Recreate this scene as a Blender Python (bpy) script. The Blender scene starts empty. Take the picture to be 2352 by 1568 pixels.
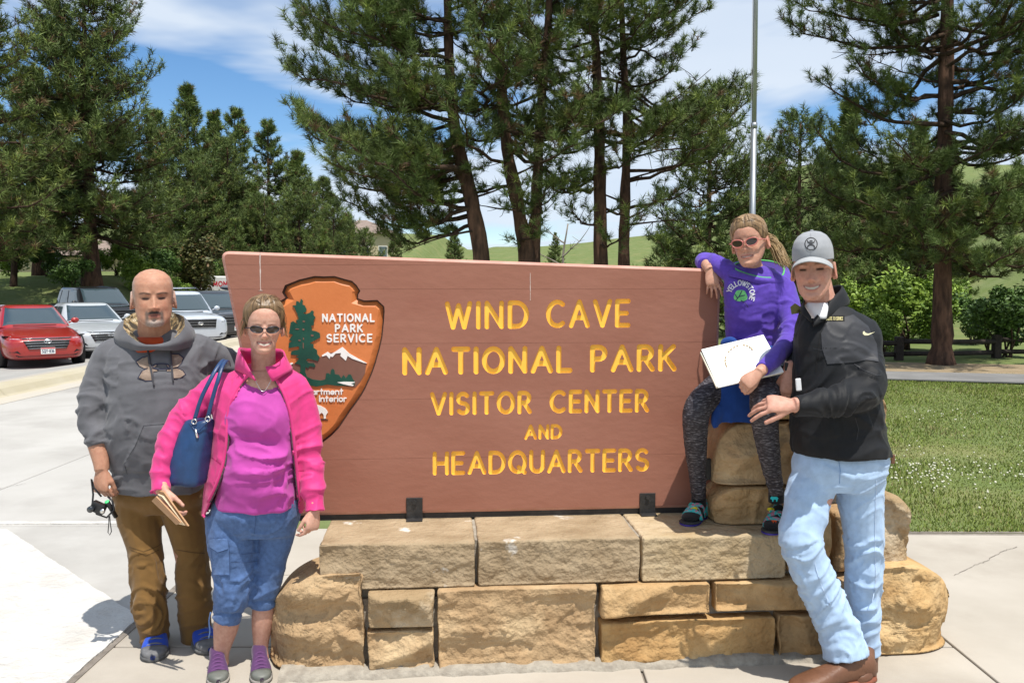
import bpy, bmesh, math, random
import numpy as np
from mathutils import Vector, Matrix, geometry

random.seed(7)
RNG = np.random.default_rng(7)
scene = bpy.context.scene
COL = scene.collection
R = math.radians

# ------------------------------------------------------------------ camera, sky, sun, exposure
FPX, CX, CY, CAM_H = 2000.0, 1176.0, 784.0, 1.65     # focal length in picture units (picture 2352 wide)
PITCH = math.atan(127.0 / FPX)
cam_data = bpy.data.cameras.new("camera")
cam_data.sensor_width = 36.0
cam_data.lens = 36.0 * FPX / 2352.0
cam_data.clip_start = 0.05
cam_data.clip_end = 6000.0
cam = bpy.data.objects.new("camera", cam_data)
cam.location = (0, 0, CAM_H)
cam.rotation_euler = (math.pi / 2 - PITCH, 0, 0)
COL.objects.link(cam)
scene.camera = cam

SUN_EL, SUN_AZ = R(69.0), R(27.0)                    # azimuth from behind the camera towards the right
SUN_DIR = Vector((math.sin(SUN_AZ) * math.cos(SUN_EL), -math.cos(SUN_AZ) * math.cos(SUN_EL), math.sin(SUN_EL)))
world = bpy.data.worlds.new("World")
scene.world = world
world.use_nodes = True
wn, wl = world.node_tree.nodes, world.node_tree.links
wn.clear()
w_out = wn.new("ShaderNodeOutputWorld")
w_bg = wn.new("ShaderNodeBackground")
w_sky = wn.new("ShaderNodeTexSky")
w_sky.sky_type = 'NISHITA'
w_sky.sun_disc = False
w_sky.sun_elevation = SUN_EL
w_sky.sun_rotation = math.atan2(SUN_DIR.x, SUN_DIR.y)
w_sky.altitude = 1200
w_sky.air_density = 1.0
w_sky.dust_density = 0.6
w_sky.ozone_density = 2.0
w_bg.inputs['Strength'].default_value = 0.068
# scattered cloud, laid out on a flat layer overhead
w_geo = wn.new("ShaderNodeTexCoord")
w_sep = wn.new("ShaderNodeSeparateXYZ")
wl.new(w_geo.outputs['Generated'], w_sep.inputs[0])
w_add = wn.new("ShaderNodeMath"); w_add.operation = 'MAXIMUM'; w_add.inputs[1].default_value = 0.0
wl.new(w_sep.outputs['Z'], w_add.inputs[0])
w_add2 = wn.new("ShaderNodeMath"); w_add2.operation = 'ADD'; w_add2.inputs[1].default_value = 0.12
wl.new(w_add.outputs[0], w_add2.inputs[0])
w_dx = wn.new("ShaderNodeMath"); w_dx.operation = 'DIVIDE'
wl.new(w_sep.outputs['X'], w_dx.inputs[0]); wl.new(w_add2.outputs[0], w_dx.inputs[1])
w_dy = wn.new("ShaderNodeMath"); w_dy.operation = 'DIVIDE'
wl.new(w_sep.outputs['Y'], w_dy.inputs[0]); wl.new(w_add2.outputs[0], w_dy.inputs[1])
w_cmb = wn.new("ShaderNodeCombineXYZ")
wl.new(w_dx.outputs[0], w_cmb.inputs[0]); wl.new(w_dy.outputs[0], w_cmb.inputs[1])
w_map = wn.new("ShaderNodeMapping")
w_map.inputs['Location'].default_value = (3.3, 1.25, 0.0)
w_map.inputs['Scale'].default_value = (0.62, 0.75, 1.0)
wl.new(w_cmb.outputs[0], w_map.inputs['Vector'])
w_noise = wn.new("ShaderNodeTexNoise")
w_noise.inputs['Scale'].default_value = 1.0
w_noise.inputs['Detail'].default_value = 5.0
w_noise.inputs['Roughness'].default_value = 0.5
w_noise.inputs['Distortion'].default_value = 0.35
wl.new(w_map.outputs[0], w_noise.inputs['Vector'])
w_ramp = wn.new("ShaderNodeValToRGB")
w_ramp.color_ramp.elements[0].position = 0.40
w_ramp.color_ramp.elements[1].position = 0.505
wl.new(w_noise.outputs['Fac'], w_ramp.inputs[0])
w_mix = wn.new("ShaderNodeMix"); w_mix.data_type = 'RGBA'
w_mul = wn.new("ShaderNodeMath"); w_mul.operation = 'MULTIPLY'; w_mul.inputs[1].default_value = 0.92
wl.new(w_ramp.outputs['Color'], w_mul.inputs[0])
wl.new(w_mul.outputs[0], w_mix.inputs['Factor'])
w_hs = wn.new('ShaderNodeHueSaturation'); w_hs.inputs['Saturation'].default_value = 1.22; w_hs.inputs['Value'].default_value = 1.95
wl.new(w_sky.outputs[0], w_hs.inputs['Color'])
wl.new(w_hs.outputs[0], w_mix.inputs['A'])
w_cr = wn.new("ShaderNodeValToRGB")                    # sunlit white to blue-grey cloud
w_cr.color_ramp.elements[0].color = (8.4, 9.8, 11.8, 1)
w_cr.color_ramp.elements[1].color = (10.6, 11.6, 12.8, 1)
w_n2 = wn.new("ShaderNodeTexNoise"); w_n2.inputs['Scale'].default_value = 1.9; w_n2.inputs['Detail'].default_value = 4
wl.new(w_map.outputs[0], w_n2.inputs['Vector']); wl.new(w_n2.outputs['Fac'], w_cr.inputs[0])
wl.new(w_cr.outputs[0], w_mix.inputs['B'])
wl.new(w_mix.outputs['Result'], w_bg.inputs['Color'])
wl.new(w_bg.outputs[0], w_out.inputs['Surface'])

sun_data = bpy.data.lights.new("sun", 'SUN')
sun_data.energy = 5.0
sun_data.angle = R(0.53)
sun_data.color = (1.0, 0.955, 0.88)
sun = bpy.data.objects.new("sun", sun_data)
sun.rotation_euler = SUN_DIR.to_track_quat('Z', 'Y').to_euler()
sun.location = SUN_DIR * 40
COL.objects.link(sun)

scene.view_settings.view_transform = 'Standard'
scene.view_settings.look = 'None'
scene.view_settings.exposure = 0.22
scene.view_settings.gamma = 1.0
scene.view_settings.use_curve_mapping = False
scene.cycles.max_bounces = 6
scene.cycles.transparent_max_bounces = 6
scene.cycles.use_denoising = True

# ------------------------------------------------------------------ measuring helpers (picture point -> place)
_ct, _st = math.cos(PITCH), math.sin(PITCH)
def ray(px, py):
    u, v = (px - CX) / FPX, -(py - CY) / FPX
    return Vector((u, _ct + v * _st, -_st + v * _ct))
def at(px, py, y):
    """Point seen at (px, py) that lies y metres in front of the camera."""
    d = ray(px, py)
    return Vector((0, 0, CAM_H)) + d * (y / d.y)
def ground(px, py, z=0.0):
    d = ray(px, py)
    return Vector((0, 0, CAM_H)) + d * ((z - CAM_H) / d.z)

# ------------------------------------------------------------------ object helpers
def new_obj(name, mesh, parent=None):
    o = bpy.data.objects.new(name, mesh)
    COL.objects.link(o)
    if parent is not None:
        o.parent = parent
    return o
def tag(o, label=None, cat=None, group=None, kind=None):
    if label: o["label"] = label
    if cat: o["category"] = cat
    if group: o["group"] = group
    if kind: o["kind"] = kind
    return o
def empty(name, loc=(0, 0, 0), rz=0.0):
    o = bpy.data.objects.new(name, None)
    o.empty_display_size = 0.1
    o.location = loc
    o.rotation_euler = (0, 0, rz)
    COL.objects.link(o)
    return o
def mesh_from(V, F, smooth=True, name="mesh"):
    me = bpy.data.meshes.new(name)
    V = np.asarray(V, dtype=np.float64).reshape(-1, 3)
    if isinstance(F, np.ndarray):
        k = F.shape[1]; n = F.shape[0]
        me.vertices.add(len(V)); me.vertices.foreach_set("co", V.astype(np.float32).ravel())
        me.loops.add(n * k); me.loops.foreach_set("vertex_index", F.astype(np.int32).ravel())
        me.polygons.add(n)
        me.polygons.foreach_set("loop_start", np.arange(0, n * k, k, dtype=np.int32))
        me.update(calc_edges=True)
    else:
        me.from_pydata([tuple(p) for p in V], [], [tuple(int(i) for i in f) for f in F])
        me.update()
    if smooth and len(me.polygons):
        me.polygons.foreach_set("use_smooth", np.ones(len(me.polygons), dtype=bool))
    return me
def build(name, V, F, mat, parent=None, smooth=True, world_coords=False):
    me = mesh_from(V, F, smooth, name)
    for m in (mat if isinstance(mat, (list, tuple)) else [mat]):
        me.materials.append(m)
    o = new_obj(name, me, parent)
    if world_coords and parent is not None:
        o.matrix_parent_inverse = Matrix.Translation(-parent.location)
    return o
def set_colors(o, C, name="Col"):
    me = o.data
    C = np.asarray(C, dtype=np.float32)
    if C.shape[1] == 3:
        C = np.hstack([C, np.ones((len(C), 1), np.float32)])
    a = me.color_attributes.new(name, 'FLOAT_COLOR', 'POINT')
    a.data.foreach_set("color", C.ravel())

class MB:
    """Collects shapes that make up one part."""
    def __init__(s): s.V = []; s.F = []
    def add(s, V, F):
        o = len(s.V)
        s.V.extend([tuple(map(float, p)) for p in V])
        s.F.extend([tuple(int(i) + o for i in f) for f in F])
        return s
    def box(s, c, d, rot=None, bev=0.0):
        hx, hy, hz = d[0] / 2, d[1] / 2, d[2] / 2
        if bev <= 0:
            P = [(-hx,-hy,-hz),(hx,-hy,-hz),(hx,hy,-hz),(-hx,hy,-hz),(-hx,-hy,hz),(hx,-hy,hz),(hx,hy,hz),(-hx,hy,hz)]
            F = [(0,3,2,1),(4,5,6,7),(0,1,5,4),(1,2,6,5),(2,3,7,6),(3,0,4,7)]
        else:
            bm = bmesh.new(); bmesh.ops.create_cube(bm, size=1.0)
            for v in bm.verts: v.co = Vector((v.co.x*d[0], v.co.y*d[1], v.co.z*d[2]))
            bmesh.ops.bevel(bm, geom=bm.edges[:], offset=bev, segments=2, affect='EDGES', profile=0.5)
            bm.verts.index_update()
            P = [tuple(v.co) for v in bm.verts]; F = [[v.index for v in f.verts] for f in bm.faces]; bm.free()
        m = rot if rot is not None else Matrix.Identity(3)
        return s.add([Vector(c) + m @ Vector(p) for p in P], F)
    def tube(s, pts, rad, n=8, closed=False, cap=True):
        V, F = tube(pts, rad, n, closed, cap); return s.add(V, F)
    def prism(s, poly, f0, f1):
        """poly 2D points; f0/f1 map (x,y) to the near and far 3D point"""
        n = len(poly)
        V = [f0(*p) for p in poly] + [f1(*p) for p in poly]
        tri = geometry.tessellate_polygon([[Vector((p[0], p[1], 0)) for p in poly]])
        F = [tuple(t) for t in tri] + [tuple(i + n for i in reversed(t)) for t in tri]
        F += [(i, (i + 1) % n, (i + 1) % n + n, i + n) for i in range(n)]
        return s.add(V, F)
    def build(s, name, mat, parent=None, smooth=False, world_coords=False, fix=True):
        o = build(name, s.V, s.F, mat, parent, smooth, world_coords)
        if fix:
            bm = bmesh.new(); bm.from_mesh(o.data)
            bmesh.ops.recalc_face_normals(bm, faces=bm.faces[:]); bm.to_mesh(o.data); bm.free()
        return o

def frames(P, up=None):
    P = np.asarray(P, float); n = len(P)
    T = np.gradient(P, axis=0); T /= np.maximum(np.linalg.norm(T, axis=1, keepdims=True), 1e-9)
    ref = np.array([0, 0, 1.0]) if abs(T[0][2]) < 0.9 else np.array([1.0, 0, 0])
    if up is not None: ref = np.asarray(up, float)
    U = np.zeros_like(P); W = np.zeros_like(P)
    for i in range(n):
        u = ref - T[i] * np.dot(ref, T[i])
        u /= max(np.linalg.norm(u), 1e-9)
        U[i] = u; W[i] = np.cross(T[i], u); ref = u
    return T, U, W
def tube(pts, rad, n=8, closed=False, cap=True, up=None):
    """rad: number, list, or list of (r_along_U, r_along_W)"""
    P = np.asarray([tuple(p) for p in pts], float)
    k = len(P)
    if np.isscalar(rad): rad = [rad] * k
    T, U, W = frames(P, up)
    if closed:
        T = np.roll(P, -1, 0) - np.roll(P, 1, 0)
        T /= np.linalg.norm(T, axis=1, keepdims=True)
        nrm = np.cross(P[0] - P.mean(0), P[k // 4] - P.mean(0)); nrm /= np.linalg.norm(nrm)
        U = np.tile(nrm, (k, 1)); W = np.cross(T, U)
    V = []
    a = np.arange(n) * 2 * math.pi / n
    for i in range(k):
        r = rad[i]; ru, rw = (r, r) if np.isscalar(r) else r
        V.append(P[i] + np.outer(np.cos(a) * ru, U[i]) + np.outer(np.sin(a) * rw, W[i]))
    V = np.vstack(V)
    F = []
    for i in range(k if closed else k - 1):
        j = (i + 1) % k
        for q in range(n):
            F.append((i * n + q, i * n + (q + 1) % n, j * n + (q + 1) % n, j * n + q))
    if cap and not closed:
        F.append(tuple(range(n - 1, -1, -1))); F.append(tuple((k - 1) * n + q for q in range(n)))
    return V, F
def smooth_path(pts, n):
    """Catmull-Rom through pts (any width of row), n samples"""
    P = np.asarray([list(p) for p in pts], float)
    if len(P) == 2:
        t = np.linspace(0, 1, n)[:, None]; return P[0] * (1 - t) + P[1] * t
    E = np.vstack([2 * P[0] - P[1], P, 2 * P[-1] - P[-2]])
    m = len(P) - 1
    out = []
    for s in np.linspace(0, m, n):
        i = min(int(s), m - 1); t = s - i
        p0, p1, p2, p3 = E[i], E[i + 1], E[i + 2], E[i + 3]
        out.append(0.5 * (2 * p1 + (p2 - p0) * t + (2 * p0 - 5 * p1 + 4 * p2 - p3) * t * t + (3 * p1 - p0 - 3 * p2 + p3) * t ** 3))
    return np.array(out)

# lattice noise on arrays of points
_TAB = np.random.default_rng(3).random((32, 32, 32))
def vnoise(P):
    P = np.asarray(P, float); i = np.floor(P).astype(int); f = P - i; f = f * f * (3 - 2 * f)
    o = 0
    for dx in (0, 1):
        for dy in (0, 1):
            for dz in (0, 1):
                w = (f[:, 0] if dx else 1 - f[:, 0]) * (f[:, 1] if dy else 1 - f[:, 1]) * (f[:, 2] if dz else 1 - f[:, 2])
                o = o + w * _TAB[(i[:, 0] + dx) % 32, (i[:, 1] + dy) % 32, (i[:, 2] + dz) % 32]
    return o * 2 - 1
def fbm(P, octv=4):
    P = np.asarray(P, float); s = 0; a = 1.0
    for k in range(octv):
        s = s + a * vnoise(P * 2 ** k + 17.3 * k); a *= 0.5
    return s / 1.8

# ------------------------------------------------------------------ materials
MATS = {}
def lin(r, g, b):
    f = lambda c: c / 12.92 if c <= 0.04045 else ((c + 0.055) / 1.055) ** 2.4
    return (f(r / 255), f(g / 255), f(b / 255))
def mat(name, c1, c2=None, scale=8.0, rough=0.7, bump=0.0, bump_scale=60.0, spec=0.4, metal=0.0, detail=4.0, vcol=None,
        lo=0.35, hi=0.65, stretch=None, coat=0.0, sheen=0.0, sub=0.0, c3=None, c3_scale=2.0, c3_lo=0.5, c3_hi=0.7, trans=0.0, bump2=0.0, bump2_scale=8.0):
    if name in MATS: return MATS[name]
    m = bpy.data.materials.new(name); m.use_nodes = True
    nt = m.node_tree; N, L = nt.nodes, nt.links
    b = N['Principled BSDF']
    b.inputs['Roughness'].default_value = rough
    b.inputs['Metallic'].default_value = metal
    b.inputs['Specular IOR Level'].default_value = spec
    b.inputs['Coat Weight'].default_value = coat
    b.inputs['Coat Roughness'].default_value = 0.06
    if sheen: b.inputs['Sheen Weight'].default_value = sheen
    if sub:
        b.inputs['Subsurface Weight'].default_value = sub
        b.inputs['Subsurface Radius'].default_value = (0.012, 0.005, 0.003)
        b.inputs['Subsurface Scale'].default_value = 1.0
    if trans: b.inputs['Transmission Weight'].default_value = trans
    tc = N.new("ShaderNodeTexCoord")
    src = tc.outputs['Object']
    if stretch:
        mp = N.new("ShaderNodeMapping"); mp.inputs['Scale'].default_value = stretch
        L.new(src, mp.inputs['Vector']); src = mp.outputs[0]
    col = None
    if vcol:
        a = N.new("ShaderNodeAttribute"); a.attribute_name = vcol; col = a.outputs['Color']
    def ramp_noise(sc, lo, hi, det=detail):
        t = N.new("ShaderNodeTexNoise"); t.inputs['Scale'].default_value = sc; t.inputs['Detail'].default_value = det
        t.inputs['Roughness'].default_value = 0.6
        L.new(src, t.inputs['Vector'])
        r = N.new("ShaderNodeMapRange"); r.inputs['From Min'].default_value = lo; r.inputs['From Max'].default_value = hi
        L.new(t.outputs['Fac'], r.inputs['Value']); return r.outputs[0]
    if c2 is not None:
        x = N.new("ShaderNodeMix"); x.data_type = 'RGBA'
        L.new(ramp_noise(scale, lo, hi), x.inputs['Factor'])
        if col is not None:
            x.blend_type = 'MULTIPLY'; x.inputs['B'].default_value = (*c2, 1); L.new(col, x.inputs['A'])
        else:
            x.inputs['A'].default_value = (*c1, 1); x.inputs['B'].default_value = (*c2, 1)
        col = x.outputs['Result']
        if c3 is not None:
            y = N.new("ShaderNodeMix"); y.data_type = 'RGBA'
            L.new(ramp_noise(c3_scale, c3_lo, c3_hi), y.inputs['Factor'])
            L.new(col, y.inputs['A']); y.inputs['B'].default_value = (*c3, 1); col = y.outputs['Result']
    if col is not None: L.new(col, b.inputs['Base Color'])
    else: b.inputs['Base Color'].default_value = (*c1, 1)
    nrm = None
    for (bs, sc) in ((bump2, bump2_scale), (bump, bump_scale)):
        if bs:
            t = N.new("ShaderNodeTexNoise"); t.inputs['Scale'].default_value = sc; t.inputs['Detail'].default_value = 4
            L.new(src, t.inputs['Vector'])
            bp = N.new("ShaderNodeBump"); bp.inputs['Strength'].default_value = min(1.0, bs); bp.inputs['Distance'].default_value = 0.6 / sc
            L.new(t.outputs['Fac'], bp.inputs['Height'])
            if nrm: L.new(nrm, bp.inputs['Normal'])
            nrm = bp.outputs[0]
    if nrm: L.new(nrm, b.inputs['Normal'])
    MATS[name] = m
    return m

# ------------------------------------------------------------------ single-stroke lettering
def arc(cx, cy, rx, ry, a0, a1, n=10):
    return [(cx + rx * math.cos(R(a0 + (a1 - a0) * i / n)), cy + ry * math.sin(R(a0 + (a1 - a0) * i / n))) for i in range(n + 1)]
GL = {  # width, strokes; box 0..1 high
 'A': (.78, [[(0,0),(.39,1),(.78,0)],[(.15,.33),(.63,.33)]]),
 'B': (.6, [[(0,0),(0,1),(.3,1)]+arc(.3,.76,.26,.24,90,-90)+[(0,.52)], [(.3,.52)]+arc(.32,.26,.28,.26,90,-90)+[(0,0)]]),
 'C': (.72, [arc(.42,.5,.42,.5,52,308,18)]),
 'D': (.7, [[(0,0),(0,1),(.25,1)]+arc(.25,.5,.45,.5,90,-90,14)+[(0,0)]]),
 'E': (.52, [[(.52,1),(0,1),(0,0),(.52,0)],[(0,.5),(.44,.5)]]),
 'F': (.5, [[(.5,1),(0,1),(0,0)],[(0,.5),(.42,.5)]]),
 'G': (.74, [arc(.42,.5,.42,.5,52,340,18)+[(.8,.42),(.5,.42)]]),
 'H': (.64, [[(0,0),(0,1)],[(.64,0),(.64,1)],[(0,.5),(.64,.5)]]),
 'I': (.0, [[(0,0),(0,1)]]),
 'K': (.6, [[(0,0),(0,1)],[(.56,1),(0,.45)],[(.18,.6),(.6,0)]]),
 'L': (.5, [[(0,1),(0,0),(.5,0)]]),
 'M': (.8, [[(0,0),(.06,1),(.4,.2),(.74,1),(.8,0)]]),
 'N': (.62, [[(0,0),(0,1),(.62,0),(.62,1)]]),
 'O': (.8, [arc(.4,.5,.4,.5,0,360,24)]),
 'P': (.54, [[(0,0),(0,1),(.27,1)]+arc(.27,.74,.27,.26,90,-90)+[(0,.48)]]),
 'Q': (.8, [arc(.4,.5,.4,.5,0,360,24),[(.46,.24),(.78,-.04)]]),
 'R': (.58, [[(0,0),(0,1),(.27,1)]+arc(.27,.74,.27,.26,90,-90)+[(0,.48)],[(.25,.48),(.58,0)]]),
 'S': (.56, [arc(.28,.75,.27,.25,35,250,12)+[(.3,.5)]+arc(.28,.25,.28,.25,70,-145,12)]),
 'T': (.62, [[(0,1),(.62,1)],[(.31,1),(.31,0)]]),
 'U': (.62, [[(0,1),(0,.31)]+arc(.31,.31,.31,.31,180,360,12)+[(.62,1)]]),
 'V': (.7, [[(0,1),(.35,0),(.7,1)]]),
 'W': (.95, [[(0,1),(.24,0),(.475,.92),(.71,0),(.95,1)]]),
 'Y': (.64, [[(0,1),(.32,.5),(.64,1)],[(.32,.5),(.32,0)]]),
 'a': (.5, [arc(.25,.3,.25,.3,0,360,16),[(.5,.6),(.5,0)]]),
 'e': (.5, [[(.0,.3),(.5,.3)]+arc(.25,.3,.25,.3,0,320,14)]),
 'f': (.34, [[(.36,1)]+arc(.26,.85,.12,.14,90,180,5)+[(.14,0)],[(0,.6),(.32,.6)]]),
 'h': (.46, [[(0,0),(0,1)],[(0,.38)]+arc(.23,.37,.23,.23,180,0,8)+[(.46,0)]]),
 'i': (.0, [[(0,0),(0,.6)],[(0,.86),(0,.88)]]),
 'm': (.74, [[(0,0),(0,.6)],[(0,.4)]+arc(.185,.42,.185,.18,180,0,6)+[(.37,0)],[(.37,.4)]+arc(.555,.42,.185,.18,180,0,6)+[(.74,0)]]),
 'n': (.46, [[(0,0),(0,.6)],[(0,.38)]+arc(.23,.37,.23,.23,180,0,8)+[(.46,0)]]),
 'o': (.5, [arc(.25,.3,.25,.3,0,360,16)]),
 'p': (.5, [arc(.25,.3,.25,.3,0,360,16),[(0,.6),(0,-.32)]]),
 'r': (.3, [[(0,0),(0,.6)],[(0,.38)]+arc(.2,.38,.2,.21,180,60,6)]),
 't': (.36, [[(.17,.95),(.17,0)],[(0,.62),(.36,.62)]]),
 '3': (.5, [arc(.24,.75,.24,.25,140,-90,10)+arc(.24,.25,.26,.25,90,-140,10)]),
 '6': (.52, [arc(.26,.28,.26,.28,0,360,14),[(.02,.35)]+arc(.42,.4,.42,.6,180,100,6)]),
 '8': (.52, [arc(.26,.75,.22,.25,0,360,14),arc(.26,.25,.26,.25,0,360,14)]),
 '-': (.3, [[(0,.5),(.3,.5)]]),
}
def text_strokes(word, gap=0.32):
    """list of (x0, strokes) in cap-height units and the total width"""
    x = 0.0; out = []
    for ch in word:
        if ch == ' ': x += 0.45; continue
        w, st = GL[ch]
        out.append((ch, [[(px + x, py) for px, py in s] for s in st])); x += w + gap
    return out, x - gap
def seg_dist(P, A, B):
    A = np.asarray(A); B = np.asarray(B); d = B - A; L2 = max(float(d @ d), 1e-12)
    t = np.clip(((P - A) @ d) / L2, 0, 1)[..., None]
    return np.linalg.norm(P - (A + t * d), axis=-1)
def outline(strokes, r, h):
    """Closed outlines of the union of round strokes (marching squares, cell h)."""
    pts = np.array([p for s in strokes for p in s])
    lo = pts.min(0) - r - 2 * h; hi = pts.max(0) + r + 2 * h
    nx, ny = int((hi[0] - lo[0]) / h) + 2, int((hi[1] - lo[1]) / h) + 2
    X, Y = np.meshgrid(lo[0] + np.arange(nx) * h, lo[1] + np.arange(ny) * h, indexing='ij')
    G = np.stack([X, Y], -1); D = np.full((nx, ny), 1e9)
    for s in strokes:
        if len(s) == 1: s = [s[0], s[0]]
        for a, b in zip(s[:-1], s[1:]): D = np.minimum(D, seg_dist(G, a, b))
    D -= r
    return contours(D, lo, h)
def contours(D, lo, h):
    nx, ny = D.shape; ins = D < 0
    cell = ins[:-1, :-1].astype(int) + ins[1:, :-1] * 2 + ins[1:, 1:] * 4 + ins[:-1, 1:] * 8
    tab = {1:[(3,0)],2:[(0,1)],3:[(3,1)],4:[(1,2)],5:[(3,2),(1,0)],6:[(0,2)],7:[(3,2)],8:[(2,3)],9:[(2,0)],10:[(0,3),(2,1)],11:[(2,1)],12:[(1,3)],13:[(1,0)],14:[(0,3)]}
    nxt = {}; pos = {}
    def ep(i, j, e):
        if e == 0: a, b = (i, j), (i + 1, j)
        elif e == 1: a, b = (i + 1, j), (i + 1, j + 1)
        elif e == 2: a, b = (i, j + 1), (i + 1, j + 1)
        else: a, b = (i, j), (i, j + 1)
        k = (a, b)
        if k not in pos:
            da, db = D[a], D[b]; t = da / (da - db)
            pos[k] = (lo[0] + (a[0] + t * (b[0] - a[0])) * h, lo[1] + (a[1] + t * (b[1] - a[1])) * h)
        return k
    for i, j in zip(*np.nonzero((cell > 0) & (cell < 15))):
        for e0, e1 in tab[int(cell[i, j])]:
            nxt[ep(i, j, e0)] = ep(i, j, e1)
    loops = []; seen = set()
    for k in list(nxt):
        if k in seen: continue
        lp = []; c = k
        while c not in seen and c in nxt:
            seen.add(c); lp.append(pos[c]); c = nxt[c]
        if len(lp) > 4: loops.append(simplify(lp, h * 0.18))
    return loops
def simplify(lp, eps):
    P = [np.array(p) for p in lp]
    def rdp(a, b):
        if b <= a + 1: return []
        A, B = P[a], P[b]; d = B - A; L = np.hypot(*d)
        best, bi = -1, -1
        for i in range(a + 1, b):
            q = P[i] - A
            e = abs(d[0] * q[1] - d[1] * q[0]) / L if L > 1e-12 else np.hypot(*q)
            if e > best: best, bi = e, i
        if best < eps: return []
        return rdp(a, bi) + [bi] + rdp(bi, b)
    n = len(P); P.append(P[0]); h = n // 2
    idx = [0] + rdp(0, h) + [h] + rdp(h, n)
    return [tuple(P[i]) for i in idx]
def fill_loops(loops):
    """triangulate outlines with holes -> verts, tris"""
    vs = []; es = []
    for lp in loops:
        o = len(vs); vs += [Vector(p) for p in lp]
        es += [(o + i, o + (i + 1) % len(lp)) for i in range(len(lp))]
    v, e, f, *_ = geometry.delaunay_2d_cdt(vs, es, [], 1, 1e-7)
    out = []
    for t in f:
        c = sum((v[i] for i in t), Vector((0, 0))) / len(t)
        if inside(c, loops): out.append(tuple(t))
    return [(p.x, p.y) for p in v], out
def inside(c, loops):
    k = 0
    for lp in loops:
        P = lp; j = len(P) - 1
        for i in range(len(P)):
            yi, yj = P[i][1], P[j][1]
            if (yi > c[1]) != (yj > c[1]) and c[0] < (P[j][0] - P[i][0]) * (c[1] - yi) / (yj - yi) + P[i][0]: k += 1
            j = i
    return k % 2 == 1
# ------------------------------------------------------------------ ground and terrain
def sstep(a, b, x):
    t = np.clip((x - a) / (b - a), 0, 1); return t * t * (3 - 2 * t)
def terrain(x, y):
    x = np.asarray(x, float); y = np.asarray(y, float)
    h = 2.6 * sstep(25, 44, y - 0.25 * (x + 14)) * sstep(-13.5, -19, x)             # lawn bank beyond the car park
    h = h - 0.8 * sstep(38, 55, y) * sstep(-17, -15, x) * sstep(-4, -8, x)
    h = h - 0.42 * sstep(-8.3, -9.6, x) * sstep(60, 46, y) * sstep(2, 5, y)
    P = np.stack([x * 0.012, y * 0.012, 0 * x + 3.1], -1).reshape(-1, 3)
    nz = vnoise(P).reshape(x.shape)
    h = h + (13.5 + 2.2 * nz + 1.8 * sstep(5, 40, x)) * sstep(95, 235, y)             # grassy ridge
    h = h + 15.0 * sstep(20, 52, x - 0.12 * (y - 40)) * sstep(22, 60, y)              # slope on the right
    h = h + 0.10 * vnoise(np.stack([x * 0.2, y * 0.2, 0 * x], -1).reshape(-1, 3)).reshape(x.shape) * sstep(22, 40, y)
    return h - 0.03
def warp(n, k, m):
    t = np.linspace(-1, 1, n); return m * np.sinh(k * t) / math.sinh(k)
gx = warp(181, 5.2, 1500.0)
gy = np.concatenate([np.linspace(-60, 0, 12)[:-1], 1500 * np.sinh(5.6 * np.linspace(0, 1, 150)) / math.sinh(5.6)])
GX, GY = np.meshgrid(gx, gy, indexing='ij')
GZ = terrain(GX, GY)
nx_, ny_ = GX.shape
ii = np.arange(nx_ * ny_).reshape(nx_, ny_)
GF = np.stack([ii[:-1, :-1], ii[1:, :-1], ii[1:, 1:], ii[:-1, 1:]], -1).reshape(-1, 4)
m_grass = mat("meadow", (0.115, 0.152, 0.045), (0.150, 0.180, 0.072), scale=0.9, rough=0.9, spec=0.1, detail=8, bump=0.5, bump_scale=9,
              c3=(0.21, 0.20, 0.085), c3_scale=0.35, c3_lo=0.52, c3_hi=0.75)
g = build("ground", np.stack([GX, GY, GZ], -1).reshape(-1, 3), GF, m_grass)
tag(g, "mown green lawn and grassy hills", None, None, "structure")

def sheet(name, poly, z, m, kind="structure", label=None, thick=0.0):
    mb = MB()
    mb.prism(poly, lambda x, y: (x, y, z), lambda x, y: (x, y, z - max(thick, 0.02)))
    o = mb.build(name, m)
    if kind: tag(o, label, None, None, kind)
    return o
m_conc = mat("concrete", (0.375, 0.338, 0.286), (0.43, 0.39, 0.335), scale=1.3, rough=0.9, spec=0.2, bump=0.25, bump_scale=160, detail=9,
             c3=(0.30, 0.265, 0.22), c3_scale=0.9, c3_lo=0.5, c3_hi=0.75)
m_road = mat("road_concrete", (0.375, 0.36, 0.335), (0.43, 0.415, 0.39), scale=0.9, rough=0.9, spec=0.2, bump=0.25, bump_scale=120, detail=9,
             c3=(0.285, 0.27, 0.25), c3_scale=0.6, c3_lo=0.5, c3_hi=0.75)
m_joint = mat("joint_filler", (0.16, 0.14, 0.12), (0.24, 0.21, 0.18), scale=20, rough=0.95, spec=0.1)
m_white = mat("white_flare", (0.55, 0.535, 0.505), (0.48, 0.46, 0.43), scale=5.0, rough=0.85, spec=0.2, bump=0.55, bump_scale=38, detail=8, bump2=0.5, bump2_scale=7,
              c3=(0.44, 0.41, 0.37), c3_scale=2.6, c3_lo=0.54, c3_hi=0.74)
m_kerb = mat("kerb_yellowed", (0.40, 0.355, 0.255), (0.44, 0.40, 0.31), scale=1.5, rough=0.9, spec=0.2, bump=0.3, bump_scale=80)
m_asph = mat("asphalt", (0.16, 0.157, 0.153), (0.21, 0.205, 0.20), scale=1.5, rough=0.92, spec=0.2, bump=0.3, bump_scale=150)
m_gut = mat("gutter_stain", (0.47, 0.41, 0.32), (0.43, 0.40, 0.35), scale=1.2, rough=0.9, spec=0.2)

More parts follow.
